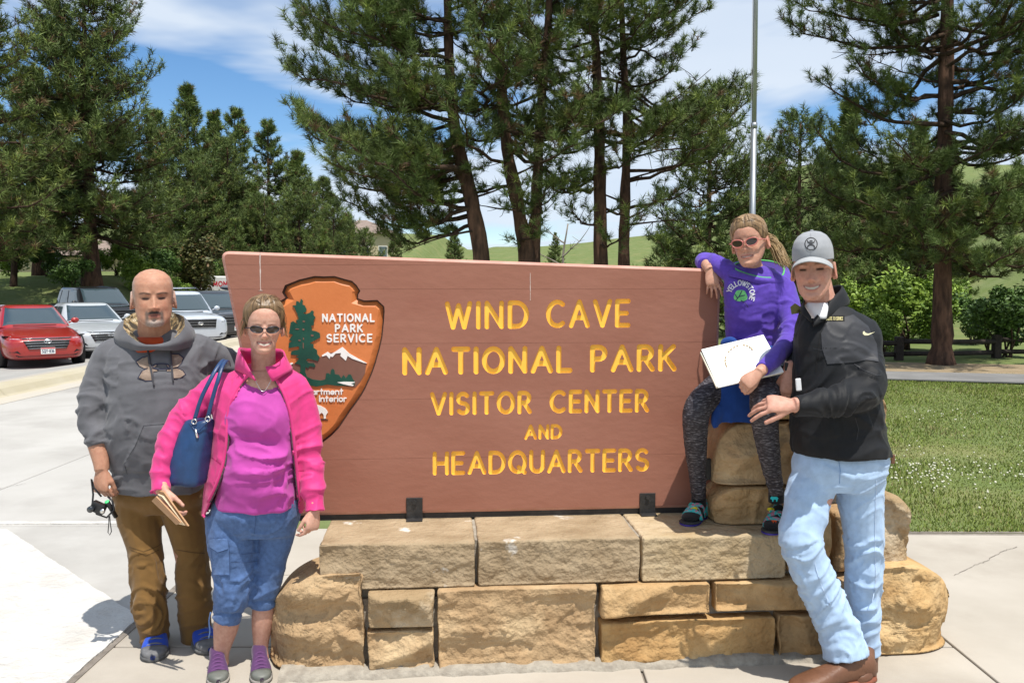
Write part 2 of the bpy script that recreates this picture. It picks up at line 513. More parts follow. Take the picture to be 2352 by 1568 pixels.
XJ = -1.84
plaza = sheet("plaza", [(XJ, -3), (9.5, -3), (9.5, 5.69), (XJ, 5.88)], -0.018, m_joint, label="pale concrete plaza around the sign")
def slab(name, x0, x1, y0, y1, parent, m=m_conc, z=0.0, g=0.006, bev=0.006, t=0.05, y1b=None):
    bm = bmesh.new()
    y1b = y1 if y1b is None else y1b
    P = [(x0 + g, y0 + g), (x1 - g, y0 + g), (x1 - g, y1b - g), (x0 + g, y1 - g)]
    top = [bm.verts.new((x, y, z)) for x, y in P]; bot = [bm.verts.new((x, y, z - t)) for x, y in P]
    f = bm.faces.new(top)
    for i in range(4): bm.faces.new((top[i], bot[i], bot[(i + 1) % 4], top[(i + 1) % 4]))
    bm.faces.new(bot[::-1])
    bmesh.ops.bevel(bm, geom=list(f.edges), offset=bev, segments=2, affect='EDGES', profile=0.5)
    bmesh.ops.recalc_face_normals(bm, faces=bm.faces[:])
    me = bpy.data.meshes.new(name); bm.to_mesh(me); bm.free(); me.materials.append(m)
    return new_obj(name, me, parent)
for (x0, x1, y0, y1) in [(XJ, 0.56, -2.5, 2.3), (0.56, 2.03, -2.5, 2.3), (2.03, 9.4, -2.5, 1.5), (XJ, 0.56, 2.3, 3.9), (0.56, 2.03, 2.3, 3.9),
                         (XJ, 0.56, 3.9, 4.9), (XJ, 0.56, 4.9, 5.86), (0.56, 2.03, 3.9, 5.8)]:
    slab("paving_slab", x0, x1, y0, y1, plaza)
slab("paving_slab", 2.03, 9.4, 1.5, 5.72, plaza, y1b=5.62)

road = sheet("road", [(-7.9, -3), (XJ, -3), (XJ, 5.88), (60, 5.4), (60, 5.6), (XJ, 5.9), (XJ + 0.02, 62), (-7.9, 62)], -0.026, m_joint, label="pale grey concrete drive beside the plaza")
for (x0, x1, y0, y1) in [(-7.6, -4.17, -2, 5.92), (-4.17, XJ, -2, 5.92), (-7.6, -4.17, 5.92, 13.5), (-4.17, XJ, 5.92, 13.5), (-7.6, -4.17, 13.5, 21), (-4.17, XJ, 13.5, 21),
                         (-7.6, -4.17, 21, 30), (-4.17, XJ, 21, 30), (-7.6, XJ, 30, 60)]:
    slab("road_slab", x0, x1, y0, y1, road, m_road, z=-0.003, g=0.005)
# flared white side of the kerb ramp, a few millimetres above the road slabs
fl = MB()
P0 = [(XJ - 0.012, 4.23), (-3.42, 5.80), (-6.9, 5.83), (-6.9, -1), (XJ - 0.012, -1)]
def ragged(P, step, amp, seed):
    rr = random.Random(seed); out = []
    for i in range(len(P)):
        a, b = Vector(P[i]), Vector(P[(i + 1) % len(P)]); n = max(1, int((b - a).length / step)); t = (b - a).normalized(); nn = Vector((-t.y, t.x)); w = 0
        for k in range(n):
            w = .6 * w + rr.uniform(-amp, amp); q = a.lerp(b, k / n) + nn * w; out.append((q.x, q.y))
    return out
P0 = ragged(P0, .035, .0035, 4)
fl.prism(P0, lambda x, y: (x, y, 0.012), lambda x, y: (x, y, -0.02))
o = fl.build("ramp_flare", m_white); tag(o, "bright white concrete flare of the ramp", None, None, "structure")
sheet("white_line", ragged([(-6.9, 5.89), (XJ - 0.02, 5.99), (XJ - 0.02, 6.055), (-6.9, 5.95)], .05, .006, 9), 0.004, m_white, label="white painted line across the drive")
# rough, broken edge between ramp and plaza
sheet("joint_strip", [(XJ - 0.020, -1), (XJ + 0.016, -1), (XJ + 0.016, 5.85), (XJ - 0.020, 5.85)], 0.0045, m_joint, label="worn joint between ramp and plaza")
# kerb with gutter, then the walk and the car park behind it
kp = [(-7.55, 0.0), (-7.62, 0.02), (-7.70, 0.11), (-7.76, 0.135), (-8.05, 0.14), (-8.05, -0.05), (-7.55, -0.05)]
kb = MB()
for y0, y1 in [(-2, 7), (7.01, 13), (13.01, 19), (19.01, 25), (25.01, 33), (33.01, 45)]:
    V = [(x, y0, z) for x, z in kp] + [(x, y1, z) for x, z in kp]; n = len(kp)
    F = [tuple(range(n)), tuple(range(2 * n - 1, n - 1, -1))] + [(i, (i + 1) % n, (i + 1) % n + n, i + n) for i in range(n)]
    kb.add(V, F)
tag(kb.build("kerb", m_kerb), "yellowed concrete kerb along the drive", None, None, "structure")
sheet("gutter", [(-7.56, -2), (-7.15, -2), (-7.15, 45), (-7.56, 45)], 0.003, m_gut, label="sand stained gutter along the kerb")
def ramp_sheet(name, rows, m, label):
    """rows: (x, z) across; runs along the drive"""
    V = []; F = []
    ys = [-2, 10, 20, 30, 45]
    for y in ys: V += [(x, y, z) for x, z in rows]
    n = len(rows)
    for i in range(len(ys) - 1):
        for k in range(n - 1): F.append((i * n + k, i * n + k + 1, (i + 1) * n + k + 1, (i + 1) * n + k))
    o = MB().add(V, F).build(name, m); tag(o, label, None, None, "structure")
    if o.data.polygons[0].normal.z < 0: o.data.flip_normals()
ramp_sheet("sidewalk", [(-9.5, -.10), (-8.05, .135)], m_conc, "pale concrete walk behind the kerb")
ramp_sheet("car_park", [(-40, -.28), (-11, -.28), (-9.5, -.105)], mat("lot_concrete", (.29, .28, .265), (.34, .33, .31), scale=.8, rough=.92, spec=.2, bump=.25, bump_scale=120, detail=8), "grey car park")
# path on the right, and its bare earth edge
m_dirt = mat("bare_earth", (0.30, 0.23, 0.15), (0.22, 0.17, 0.10), scale=3, rough=0.95, spec=0.1, bump=0.5, bump_scale=30)
pa, pb = ground(1980, 849), ground(2500, 896)
pc, pd = ground(2500, 872), ground(1980, 838)
def off(p, dx, dy): return (p.x + dx, p.y + dy)
sheet("earth_edge", [off(pd, -6, -0.3), off(pc, 3, -0.3), off(pc, 3, 2.4), off(pd, -6, 2.4)], -0.002, m_dirt, label="bare earth along the path")
sheet("path", [off(pa, -6, 0), off(pb, 3, 0), off(pc, 3, 0), off(pd, -6, 0)], 0.012, m_asph, label="grey asphalt path across the lawn")

# lawn blades in the near lawn on the right
def grass_patch(name, n, x0, x1, y0, y1, label, hmin, hmax, width, mats, dens=None):
    x = RNG.uniform(x0, x1, n); t = RNG.random(n); y = y0 + (y1 - y0) * t ** 1.35
    if dens is not None:
        k = dens(x, y) > RNG.random(n); x, y = x[k], y[k]; n = len(x)
    a = RNG.uniform(0, 2 * math.pi, n); hh = RNG.uniform(hmin, hmax, n) * (0.8 + 0.5 * vnoise(np.stack([x * 1.5, y * 1.5, 0 * x], -1)))
    w = width * (0.7 + 0.1 * y)
    lean = RNG.normal(0, 0.35, (n, 2)) * hh[:, None]
    z = terrain(x, y)
    dx, dy = np.cos(a) * w, np.sin(a) * w
    V = np.empty((n, 3, 3))
    V[:, 0] = np.stack([x - dx, y - dy, z], -1); V[:, 1] = np.stack([x + dx, y + dy, z], -1)
    V[:, 2] = np.stack([x + lean[:, 0], y + lean[:, 1], z + hh], -1)
    F = np.arange(n * 3).reshape(n, 3)
    o = build(name, V.reshape(-1, 3), F, mats, None, smooth=False)
    c = np.array([0.160, 0.205, 0.040]) * (1 + 0.35 * RNG.normal(0, 0.5, (n, 1)))
    dry = (RNG.random(n) < 0.16) | (vnoise(np.stack([x * .8, y * .8, 0 * x + 9], -1)) > 0.45) & (RNG.random(n) < 0.45)
    c[dry] = np.array([0.26, 0.23, 0.10]) * RNG.uniform(0.7, 1.15, (dry.sum(), 1))
    set_colors(o, np.repeat(np.clip(c, 0.01, 0.5), 3, axis=0))
    return tag(o, label, None, None, "stuff")
m_blade = mat("grass_blade", (0.1, 0.17, 0.04), vcol="Col", rough=0.75, spec=0.2)
grass_patch("lawn_grass", 270000, -1.0, 13.5, 5.86, 16.5, "short mown grass of the lawn on the right", 0.018, 0.042, 0.0034, m_blade,
            dens=lambda x, y: np.where(x > 0.28 * y, 1.0, .45) * (x < 0.70 * y + 0.5) * (y > 5.90 - .03 * x))
# white clover heads
def clover(n):
    cen = [ground(px, py) for px, py in [(2080,1095),(2130,1085),(2180,1100),(2110,1115),(2240,1090),(2300,1085),(2150,955),(2230,960),(2090,950),(2330,1100),(2180,1060),(2060,1060)]]
    wts = np.array([5, 5, 4, 4, 2, 2, 2, 2, 1, 2, 2, 2], float); wts /= wts.sum()
    k = RNG.choice(len(cen), n, p=wts)
    C = np.array([[c.x, c.y] for c in cen])[k] + RNG.normal(0, 1, (n, 2)) * np.array([0.28, 0.22])
    C[: n // 6] = np.stack([RNG.uniform(2.6, 5.5, n // 6), RNG.uniform(5.8, 11, n // 6)], -1)
    t = (1 + 5 ** .5) / 2
    I = np.array([(-1,t,0),(1,t,0),(-1,-t,0),(1,-t,0),(0,-1,t),(0,1,t),(0,-1,-t),(0,1,-t),(t,0,-1),(t,0,1),(-t,0,-1),(-t,0,1)]) / math.hypot(1, t)
    T = np.array([(0,11,5),(0,5,1),(0,1,7),(0,7,10),(0,10,11),(1,5,9),(5,11,4),(11,10,2),(10,7,6),(7,1,8),(3,9,4),(3,4,2),(3,2,6),(3,6,8),(3,8,9),(4,9,5),(2,4,11),(6,2,10),(8,6,7),(9,8,1)])
    r = RNG.uniform(0.006, 0.011, n)
    V = I[None] * r[:, None, None] + np.stack([C[:, 0], C[:, 1], RNG.uniform(0.04, 0.075, n) - 0.02], -1)[:, None, :]
    F = T[None] + (np.arange(n) * 12)[:, None, None]
    o = build("clover_flowers", V.reshape(-1, 3), F.reshape(-1, 3), mat("clover_white", (0.66, 0.64, 0.52), (0.5, 0.5, 0.36), scale=40, rough=0.9))
    tag(o, "small white clover heads dotting the lawn", None, None, "stuff")
clover(240)
for k, P in enumerate([[(2335, 1256), (2300, 1268), (2262, 1290), (2235, 1300), (2190, 1322)], [(60, 1110), (-20, 1125)]]):
    Q = [ground(*p) for p in P]; mbk = MB(); rr_ = random.Random(k)
    S = smooth_path([tuple(q) for q in Q], 40); S[:, :2] += np.array([[rr_.uniform(-.008, .008), rr_.uniform(-.008, .008)] for _ in S])
    V = []; F = []
    for i, s_ in enumerate(S): w_ = rr_.uniform(.0005, .0016); V += [(s_[0], s_[1] - w_ * 2, .0035), (s_[0], s_[1] + w_ * 2, .0035)]
    for i in range(len(S) - 1): F.append((2 * i, 2 * i + 1, 2 * i + 3, 2 * i + 2))
    o = mbk.add(V, F).build("pavement_crack", m_joint, plaza)
# ------------------------------------------------------------------ the sign and its stone base share one frame: a along, b back, z up
SO = ground(620, 1563); SO.z = 0
_e = ground(2205, 1505) - ground(620, 1563)
SA = math.atan2(_e.y, _e.x)
EX = Vector((math.cos(SA), math.sin(SA), 0)); NX = Vector((-math.sin(SA), math.cos(SA), 0))
def on_plane(px, py, b):
    d = ray(px, py); C = Vector((0, 0, CAM_H))
    t = (b - (C - SO).dot(NX)) / d.dot(NX)
    p = C + d * t - SO
    return p.dot(EX), p.z
def loc2w(a, b, z): return SO + EX * a + NX * b + Vector((0, 0, z))

PB = 0.42           # front face of the board
m_board = mat("board_paint", (0.268, 0.110, 0.073), (0.302, 0.131, 0.090), scale=2.2, rough=0.6, spec=0.3, bump=0.07, bump_scale=22, stretch=(0.8, 1, 1.6),
              detail=8, c3=(0.255, 0.094, 0.064), c3_scale=1.4, c3_lo=0.55, c3_hi=0.8)
m_edge = mat("board_edge", (0.47, 0.23, 0.18), (0.55, 0.31, 0.25), scale=7.0, rough=0.7, spec=0.3, bump=0.3, bump_scale=40, detail=8)
m_yellow = mat("yellow_paint", (0.90, 0.53, 0.075), (0.84, 0.48, 0.065), scale=12, rough=0.55, spec=0.3)
m_groove = mat("dark_brown_paint", (0.060, 0.026, 0.016), (0.09, 0.04, 0.025), scale=9, rough=0.6)
m_orange = mat("orange_paint", (0.53, 0.158, 0.045), (0.59, 0.185, 0.056), scale=5, rough=0.5, spec=0.35, bump=0.08, bump_scale=40)
m_green = mat("green_paint", (0.006, 0.055, 0.036), (0.010, 0.075, 0.050), scale=14, rough=0.45)
m_wpaint = mat("white_paint", (0.80, 0.79, 0.77), (0.72, 0.71, 0.68), scale=20, rough=0.6)
m_bmount = mat("mountain_brown", (0.165, 0.075, 0.052), (0.20, 0.09, 0.062), scale=10, rough=0.55)
m_iron = mat("black_iron", (0.018, 0.017, 0.017), (0.05, 0.045, 0.042), scale=18, rough=0.5, spec=0.5, lo=.5, hi=.8, bump=0.2, bump_scale=50)

sign = empty("park_sign", SO, SA)
tag(sign, "large brown wooden park sign with yellow carved letters and orange arrowhead emblem", "sign")
# outline corners of the board (a, z)
TL = on_plane(505, 576, PB); TR = on_plane(1657, 618, PB); BRc = on_plane(1640, 1162, PB); BL = on_plane(628, 1187, PB)
BL = (BL[0], 0.588); BRc = (BRc[0], 0.588)
def round_poly(P, r, n=6):
    out = []
    for i in range(len(P)):
        p = Vector(P[i]); a = (Vector(P[i - 1]) - p).normalized(); b = (Vector(P[(i + 1) % len(P)]) - p).normalized()
        rr = r[i] if isinstance(r, (list, tuple)) else r
        for k in range(n + 1):
            t = k / n; q = p + a * rr * (1 - t) ** 2 + b * rr * t ** 2
            out.append((q.x, q.y))
    return out
board = round_poly([TL, TR, BRc, BL], [0.045, 0.03, 0.012, 0.012])
inset = 0.013
cen = Vector((sum(p[0] for p in board) / len(board), sum(p[1] for p in board) / len(board)))
def shrink(P, d):
    n = len(P); out = []
    for i in range(n):
        p = Vector(P[i]); a = Vector(P[i - 1]); b = Vector(P[(i + 1) % n])
        t1 = (p - a).normalized(); t2 = (b - p).normalized(); t = (t1 + t2)
        if t.length < 1e-9: t = t1
        t.normalize(); nn = Vector((-t.y, t.x))
        k = 1.0 / max(0.5, nn.dot(Vector((-t1.y, t1.x))))
        area = getattr(shrink, 'sgn', 1)
        q = p + nn * d * k * area
        out.append((q.x, q.y))
    return out
def area2(P): return sum(P[i - 1][0] * P[i][1] - P[i][0] * P[i - 1][1] for i in range(len(P)))
shrink.sgn = 1 if area2(board) > 0 else -1
face = shrink(board, inset)

# letters
LINES = [("WIND", 1022, 1215, (692, 757), (689, 754.5), 0.0112), ("CAVE", 1254, 1448, (688, 753.5), (686, 752), 0.0112),
         ("NATIONAL", 924, 1315, (797, 861.5), (793, 856), 0.0122), ("PARK", 1355, 1554, (791.5, 855), (789.5, 852.5), 0.0122),
         ("VISITOR", 988, 1222, (900, 954), (896.5, 950), 0.0100), ("CENTER", 1262, 1491, (895, 949), (892.5, 946.5), 0.0100),
         ("AND", 1204, 1292, (974.5, 1009.5), (973, 1007.5), 0.0076), ("HEADQUARTERS", 994, 1491, (1036.5, 1091), (1028, 1082), 0.0098)]
letter_loops = []
for word, x0, x1, (t0, b0), (t1, b1), r in LINES:
    st, W = text_strokes(word, 0.36 if word not in ("HEADQUARTERS",) else 0.33)
    A0, z0 = on_plane(x0, b0, PB); A1, z1 = on_plane(x1, b1, PB)
    _, zt0 = on_plane(x0, t0, PB); _, zt1 = on_plane(x1, t1, PB)
    for ch, ss in st:
        rnd = random.Random(ch + word)
        S = []
        for s in ss:
            q = []
            for (u, v) in s:
                k = u / W if W else 0
                a = A0 + r + (A1 - A0 - 2 * r) * k
                zb = z0 + (z1 - z0) * k + r; zt = zt0 + (zt1 - zt0) * k - r
                q.append((a, zb + (zt - zb) * v))
            S.append(q)
        letter_loops.append((ch, outline(S, r, 0.0032)))

# arrowhead outline (picture points measured on the board)
def z4(x, y): return on_plane(620.2 + x * .26377, 608.7 + y * .26377, PB)
right = [(385,95),(470,98),(560,95),(640,118),(715,138),(755,175),(787,225),(768,258),(768,290),(820,308),(935,303),(995,360),(998,400),(993,480),(985,560),(978,630),(965,690),
         (950,750),(935,800),(922,850),(905,900),(885,955),(860,1010),(832,1072),(800,1130),(752,1200),(700,1270),(650,1345),(600,1420),(530,1490),(455,1548),(405,1595)]
left = [(330,108),(255,125),(180,155),(130,175),(104,238),(132,285),(95,308),(40,312),(-45,300),(-105,358),(-110,400),(-104,480),(-96,560),(-88,630),(-78,690),(-62,760),(-45,820),(-25,890),
        (0,960),(30,1040),(70,1120),(120,1200),(180,1290),(250,1390),(320,1490)]
arrow = [z4(*p) for p in (right + left[::-1])]

# front of the board: planks with the letters and the emblem cut out
SEAM_PX = [(700, 664), (700, 790), (700, 919), (700, 1056)]
seams = [on_plane(x, y, PB)[1] for x, y in SEAM_PX]
seams = [TL[1] - 0.062, *seams]
cut_loops = [arrow] + [lp for _, ls in letter_loops for lp in ls]
verts2 = []; edges2 = []
def add_loop(lp):
    o = len(verts2); verts2.extend(Vector(p) for p in lp)
    edges2.extend((o + i, o + (i + 1) % len(lp)) for i in range(len(lp)))
add_loop(face)
for lp in cut_loops: add_loop(lp)
amin, amax = min(p[0] for p in face) - .05, max(p[0] for p in face) + .05
sl = 0.0
for zz in seams:
    for dz in (-0.0004, 0.0004):
        o = len(verts2)
        verts2 += [Vector((amin, zz + dz)), Vector((amax, zz + dz))]
        edges2.append((o, o + 1))
v, e, f, *_ = geometry.delaunay_2d_cdt(verts2, edges2, [], 0, 1e-6)
bands = [[] for _ in range(len(seams) + 1)]
FB = np.array([(p.x, p.y) for p in v])
boxes = [(min(p[0] for p in lp), max(p[0] for p in lp), min(p[1] for p in lp), max(p[1] for p in lp), lp) for lp in cut_loops]
for t in f:
    c = sum((v[i] for i in t), Vector((0, 0))) / len(t)
    if not inside(c, [face]): continue
    k = [lp for (a0, a1, b0, b1, lp) in boxes if a0 <= c.x <= a1 and b0 <= c.y <= b1]
    if k and inside(c, k): continue
    if any(abs(c.y - zz) < 0.0004 for zz in seams): continue
    bands[sum(c.y < zz for zz in seams)].append(tuple(t))
for fs in bands:
    used = sorted({i for t in fs for i in t}); mp = {i: k for k, i in enumerate(used)}
    if not fs: continue
    V = [(v[i].x, PB, v[i].y) for i in used]
    pl = MB().add(V, [[mp[i] for i in t] for t in fs]).build("plank", m_board, sign, smooth=False, fix=False)
    me = pl.data
    # faces look towards the viewer (-b)
    bm = bmesh.new(); bm.from_mesh(me); bm.normal_update()
    bmesh.ops.reverse_faces(bm, faces=[q for q in bm.faces if q.normal.y > 0]); bm.to_mesh(me); bm.free()
# chamfer, sides and back of the board
bt = 0.115
fr = MB(); n = len(board)
V = [(p[0], PB, p[1]) for p in face] + [(p[0], PB + inset * .8, p[1]) for p in board] + [(p[0], PB + bt, p[1]) for p in board] + [(p[0], PB + bt + .01, p[1]) for p in shrink(board, .012)]
F = []
for k in range(3):
    F += [(k * n + i, k * n + (i + 1) % n, (k + 1) * n + (i + 1) % n, (k + 1) * n + i) for i in range(n)]
F.append(tuple(3 * n + i for i in range(n)))
fr.add(V, F).build("board_edge", m_edge, sign, smooth=False)
bk = MB(); bk.prism(shrink(board, .02), lambda a, z: (a, PB + 0.034, z), lambda a, z: (a, PB + 0.06, z))
bk.build("backing_board", m_board, sign)
# carved letters: yellow floor and walls
LD = 0.009
for ch, loops in letter_loops:
    V2, T2 = fill_loops(loops)
    mb = MB().add([(x, PB + LD, z) for x, z in V2], T2)
    for lp in loops:
        k = len(lp)
        mb.add([(x, PB, z) for x, z in lp] + [(x, PB + LD, z) for x, z in lp], [(i, (i + 1) % k, (i + 1) % k + k, i + k) for i in range(k)])
    mb.build("carved_letter", m_yellow, sign, smooth=False, fix=False)
# carved arrowhead: dark groove, chipped bevel, flat panel
if area2(arrow) > 0: shrink.sgn = 1
else: shrink.sgn = -1
na = len(arrow)
rim = shrink(arrow, 0.0075)
def chip(P, d0, jit):
    rr = random.Random(5); return [ (q[0] + rr.uniform(-jit, jit), q[1] + rr.uniform(-jit, jit)) for q in shrink(P, d0)]
inner = chip(arrow, 0.030, 0.0022)
gd = 0.024
mb = MB()
mb.add([(a, PB, z) for a, z in arrow] + [(a, PB + gd, z) for a, z in arrow] + [(a, PB + gd, z) for a, z in rim],
       [(i, (i + 1) % na, (i + 1) % na + na, i + na) for i in range(na)] + [(i + na, (i + 1) % na + na, (i + 1) % na + 2 * na, i + 2 * na) for i in range(na)])
mb.build("emblem_groove", m_groove, sign, fix=False)
mb = MB()
mb.add([(a, PB + gd - .001, z) for a, z in rim] + [(a, PB + 0.006, z) for a, z in inner], [(i, (i + 1) % na, (i + 1) % na + na, i + na) for i in range(na)])
emb = MB()
V2, T2 = fill_loops([inner])
emb.add([(a, PB + 0.006, z) for a, z in V2], T2)
panel = emb.build("emblem_panel", m_orange, sign, fix=False)
mb.build("emblem_bevel", m_orange, panel, fix=False)
def paint(name, pts, m, lift=0.0025, px=True, base=0.006):
    P = [z4(*p) for p in pts] if px else pts
    q = MB().prism(P, lambda a, z: (a, PB + base - lift, z), lambda a, z: (a, PB + base + .001, z))
    return q.build(name, m, panel)
paint("painted_mountain", [(140,880),(190,862),(240,850),(300,830),(380,828),(432,802),(455,795),(500,765),(560,760),(630,730),(680,775),(760,818),(838,857),(828,940),(790,1010),(742,1064),(500,1042),(300,1050),(200,1030),(130,1000)], m_bmount, 0.002)
paint("painted_snow", [(450,785),(500,755),(530,775),(580,745),(630,712),(690,770),(760,810),(845,855),(815,850),(715,815),(675,790),(660,833),(612,790),(618,765),(570,770),(545,800),(525,795),(518,817),(490,785),(455,797)], m_wpaint, 0.0045)
paint("painted_snow", [(135,868),(190,848),(200,856),(180,872),(150,880)], m_wpaint, 0.0045)
paint("painted_tree", [(270,293),(285,310),(283,345),(300,350),(318,385),(310,410),(285,417),(310,427),(345,415),(365,393),(380,405),(378,435),(395,455),(380,480),(382,520),(358,530),(365,570),(395,575),(432,592),(437,630),
      (400,650),(345,680),(378,690),(378,720),(408,740),(410,775),(432,800),(415,835),(375,825),(330,815),(312,827),(335,850),(380,852),(395,875),(385,890),(345,880),(330,900),(310,885),(305,930),(320,970),(370,995),(440,1005),
      (480,995),(490,940),(510,940),(525,955),(530,915),(548,900),(560,915),(565,950),(600,955),(620,985),(640,955),(660,985),(685,950),(705,955),(720,990),(738,1015),(735,1048),(600,1052),(500,1040),(400,1057),(330,1045),(250,1040),(170,1020),(262,960),(265,870),(215,852),(235,838),
      (252,812),(225,802),(250,787),(180,780),(185,750),(255,735),(250,707),(160,722),(165,680),(190,662),(165,650),(185,625),(200,605),(165,597),(180,500),(200,488),(240,515),(225,480),(250,470),(235,420),(225,400),(215,375),(195,352),(225,350),(228,315),(245,315),(258,330)], m_green, 0.006)
paint("painted_water", [(585,1020),(640,1014),(700,1015),(738,1016),(738,1022),(705,1032),(730,1042),(722,1052),(690,1047),(640,1036)], m_wpaint, 0.0075)
paint("painted_bison", [(250,1250),(275,1222),(310,1205),(350,1207),(395,1213),(440,1225),(480,1248),(497,1268),(503,1285),(496,1290),(486,1310),(486,1335),(468,1338),(466,1302),(450,1284),(430,1300),(428,1325),(395,1327),(380,1300),(340,1300),(325,1330),(305,1330),(300,1300),(270,1300)], m_wpaint, 0.0045)
paint("painted_turf", [(290,1333),(420,1335),(505,1343),(500,1352),(400,1347),(290,1345)], m_groove, 0.003)
for (x, y, w, h) in [(295,490,20,14),(237,556,32,9),(291,560,16,18),(368,612,22,16),(257,655,20,14),(292,640,9,22),(290,700,8,55)]:
    paint("branch_gap", [(x-w/2,y-h/2),(x+w/2,y-h*.35),(x+w*.45,y+h/2),(x-w/2,y+h*.4)], m_bmount, 0.0075)
for word, x0, x1, zt, zb, r in [("NATIONAL", 460, 905, 429, 489, 0.0036), ("PARK", 571, 802, 520, 579, 0.0036), ("SERVICE", 498, 885, 606, 667, 0.0036),
                                ("Department", 225, 632, 1079, 1125, 0.0026), ("of the Interior", 185, 662, 1141, 1187, 0.0026)]:
    st, W = text_strokes(word, 0.40 if word.isupper() else 0.2)
    for ch, ss in st:
        S = []
        for s in ss:
            q = []
            for (u, w_) in s:
                a, z = z4(x0 + (x1 - x0) * u / W, zb); _, zz = z4(x0, zt)
                q.append((a, z + (zz - z) * w_))
            S.append(q)
        loops = outline(S, r, 0.0016)
        V2, T2 = fill_loops(loops); mb = MB().add([(x, PB + .0015, z) for x, z in V2], T2)
        for lp in loops:
            k = len(lp); mb.add([(x, PB + .0015, z) for x, z in lp] + [(x, PB + .007, z) for x, z in lp], [(i, (i + 1) % k, (i + 1) % k + k, i + k) for i in range(k)])
        mb.build("emblem_letter", m_wpaint, panel, fix=False)
# iron sill and angle brackets with bolts
a0, a1 = BL[0] + .11, BRc[0] - .01
MB().box(((a0 + a1) / 2, PB + .055, .5735), (a1 - a0, .085, .026)).build("sill", m_iron, sign)
for px in (952, 1487):
    a, z = on_plane(px, 1180, PB - .006)
    br = MB().box((a, PB - .0045, .5825 + .030), (.076, .008, .103), bev=.002).build("bracket", m_iron, sign)
    b2 = MB().box((a, PB - .022, .565), (.076, .05, .008), bev=.002).build("bracket_foot", m_iron, br)
    MB().tube([(a, PB - .008, .645), (a, PB - .019, .645)], .011, 6).build("bolt", m_iron, br)
# bird streaks
m_streak = mat("bird_streak", (0.62, 0.56, 0.52), (0.5, 0.36, 0.31), scale=60, rough=0.8)
for (px, y0, y1, w) in [(597, 580, 666, .0035), (1218, 627, 690, .0018)]:
    A, Z0 = on_plane(px, y0, PB); _, Z1 = on_plane(px, y1, PB)
    P = []
    for k in range(9):
        z = Z0 + (Z1 - Z0) * k / 8; P.append((A - w * random.uniform(.3, 1), z))
    P += [(A - w * 3.2, Z1 - .003), (A + w * 3.0, Z1 - .003)] if px < 700 else []
    for k in range(8, -1, -1):
        z = Z0 + (Z1 - Z0) * k / 8; P.append((A + w * random.uniform(.3, 1), z))
    MB().prism(P, lambda a, z: (a, PB - .0012, z), lambda a, z: (a, PB + .0003, z)).build("bird_streak", m_streak, sign)

# ------------------------------------------------------------------ stone base
def stone_mat(k, c1, c2, c3):
    return mat("sandstone_%d" % k, c1, c2, scale=5.5, rough=0.92, spec=0.15, bump=0.75, bump_scale=42, detail=9, c3=c3, c3_scale=3.1, c3_lo=0.5, c3_hi=0.68, bump2=0.6, bump2_scale=11)
SM = [stone_mat(0, (0.43, 0.295, 0.165), (0.33, 0.215, 0.115), (0.53, 0.39, 0.23)), stone_mat(1, (0.46, 0.305, 0.155), (0.36, 0.225, 0.105), (0.55, 0.39, 0.21)),
      stone_mat(2, (0.37, 0.265, 0.155), (0.27, 0.19, 0.105), (0.56, 0.48, 0.36)), stone_mat(3, (0.48, 0.31, 0.140), (0.35, 0.205, 0.085), (0.57, 0.41, 0.22))]
m_cap = mat("cap_sandstone", (0.39, 0.30, 0.195), (0.28, 0.205, 0.125), scale=5, rough=0.93, spec=0.15, bump=0.75, bump_scale=45, detail=9, bump2=0.6, bump2_scale=12,
            c3=(0.60, 0.56, 0.50), c3_scale=6.5, c3_lo=0.635, c3_hi=0.70)
m_mortar = mat("mortar", (0.36, 0.325, 0.27), (0.26, 0.23, 0.19), scale=25, rough=0.95, spec=0.1, bump=0.7, bump_scale=70)
base = empty("stone_base", SO, SA)
tag(base, "stepped tan sandstone base and pier carrying the park sign", "stone base")
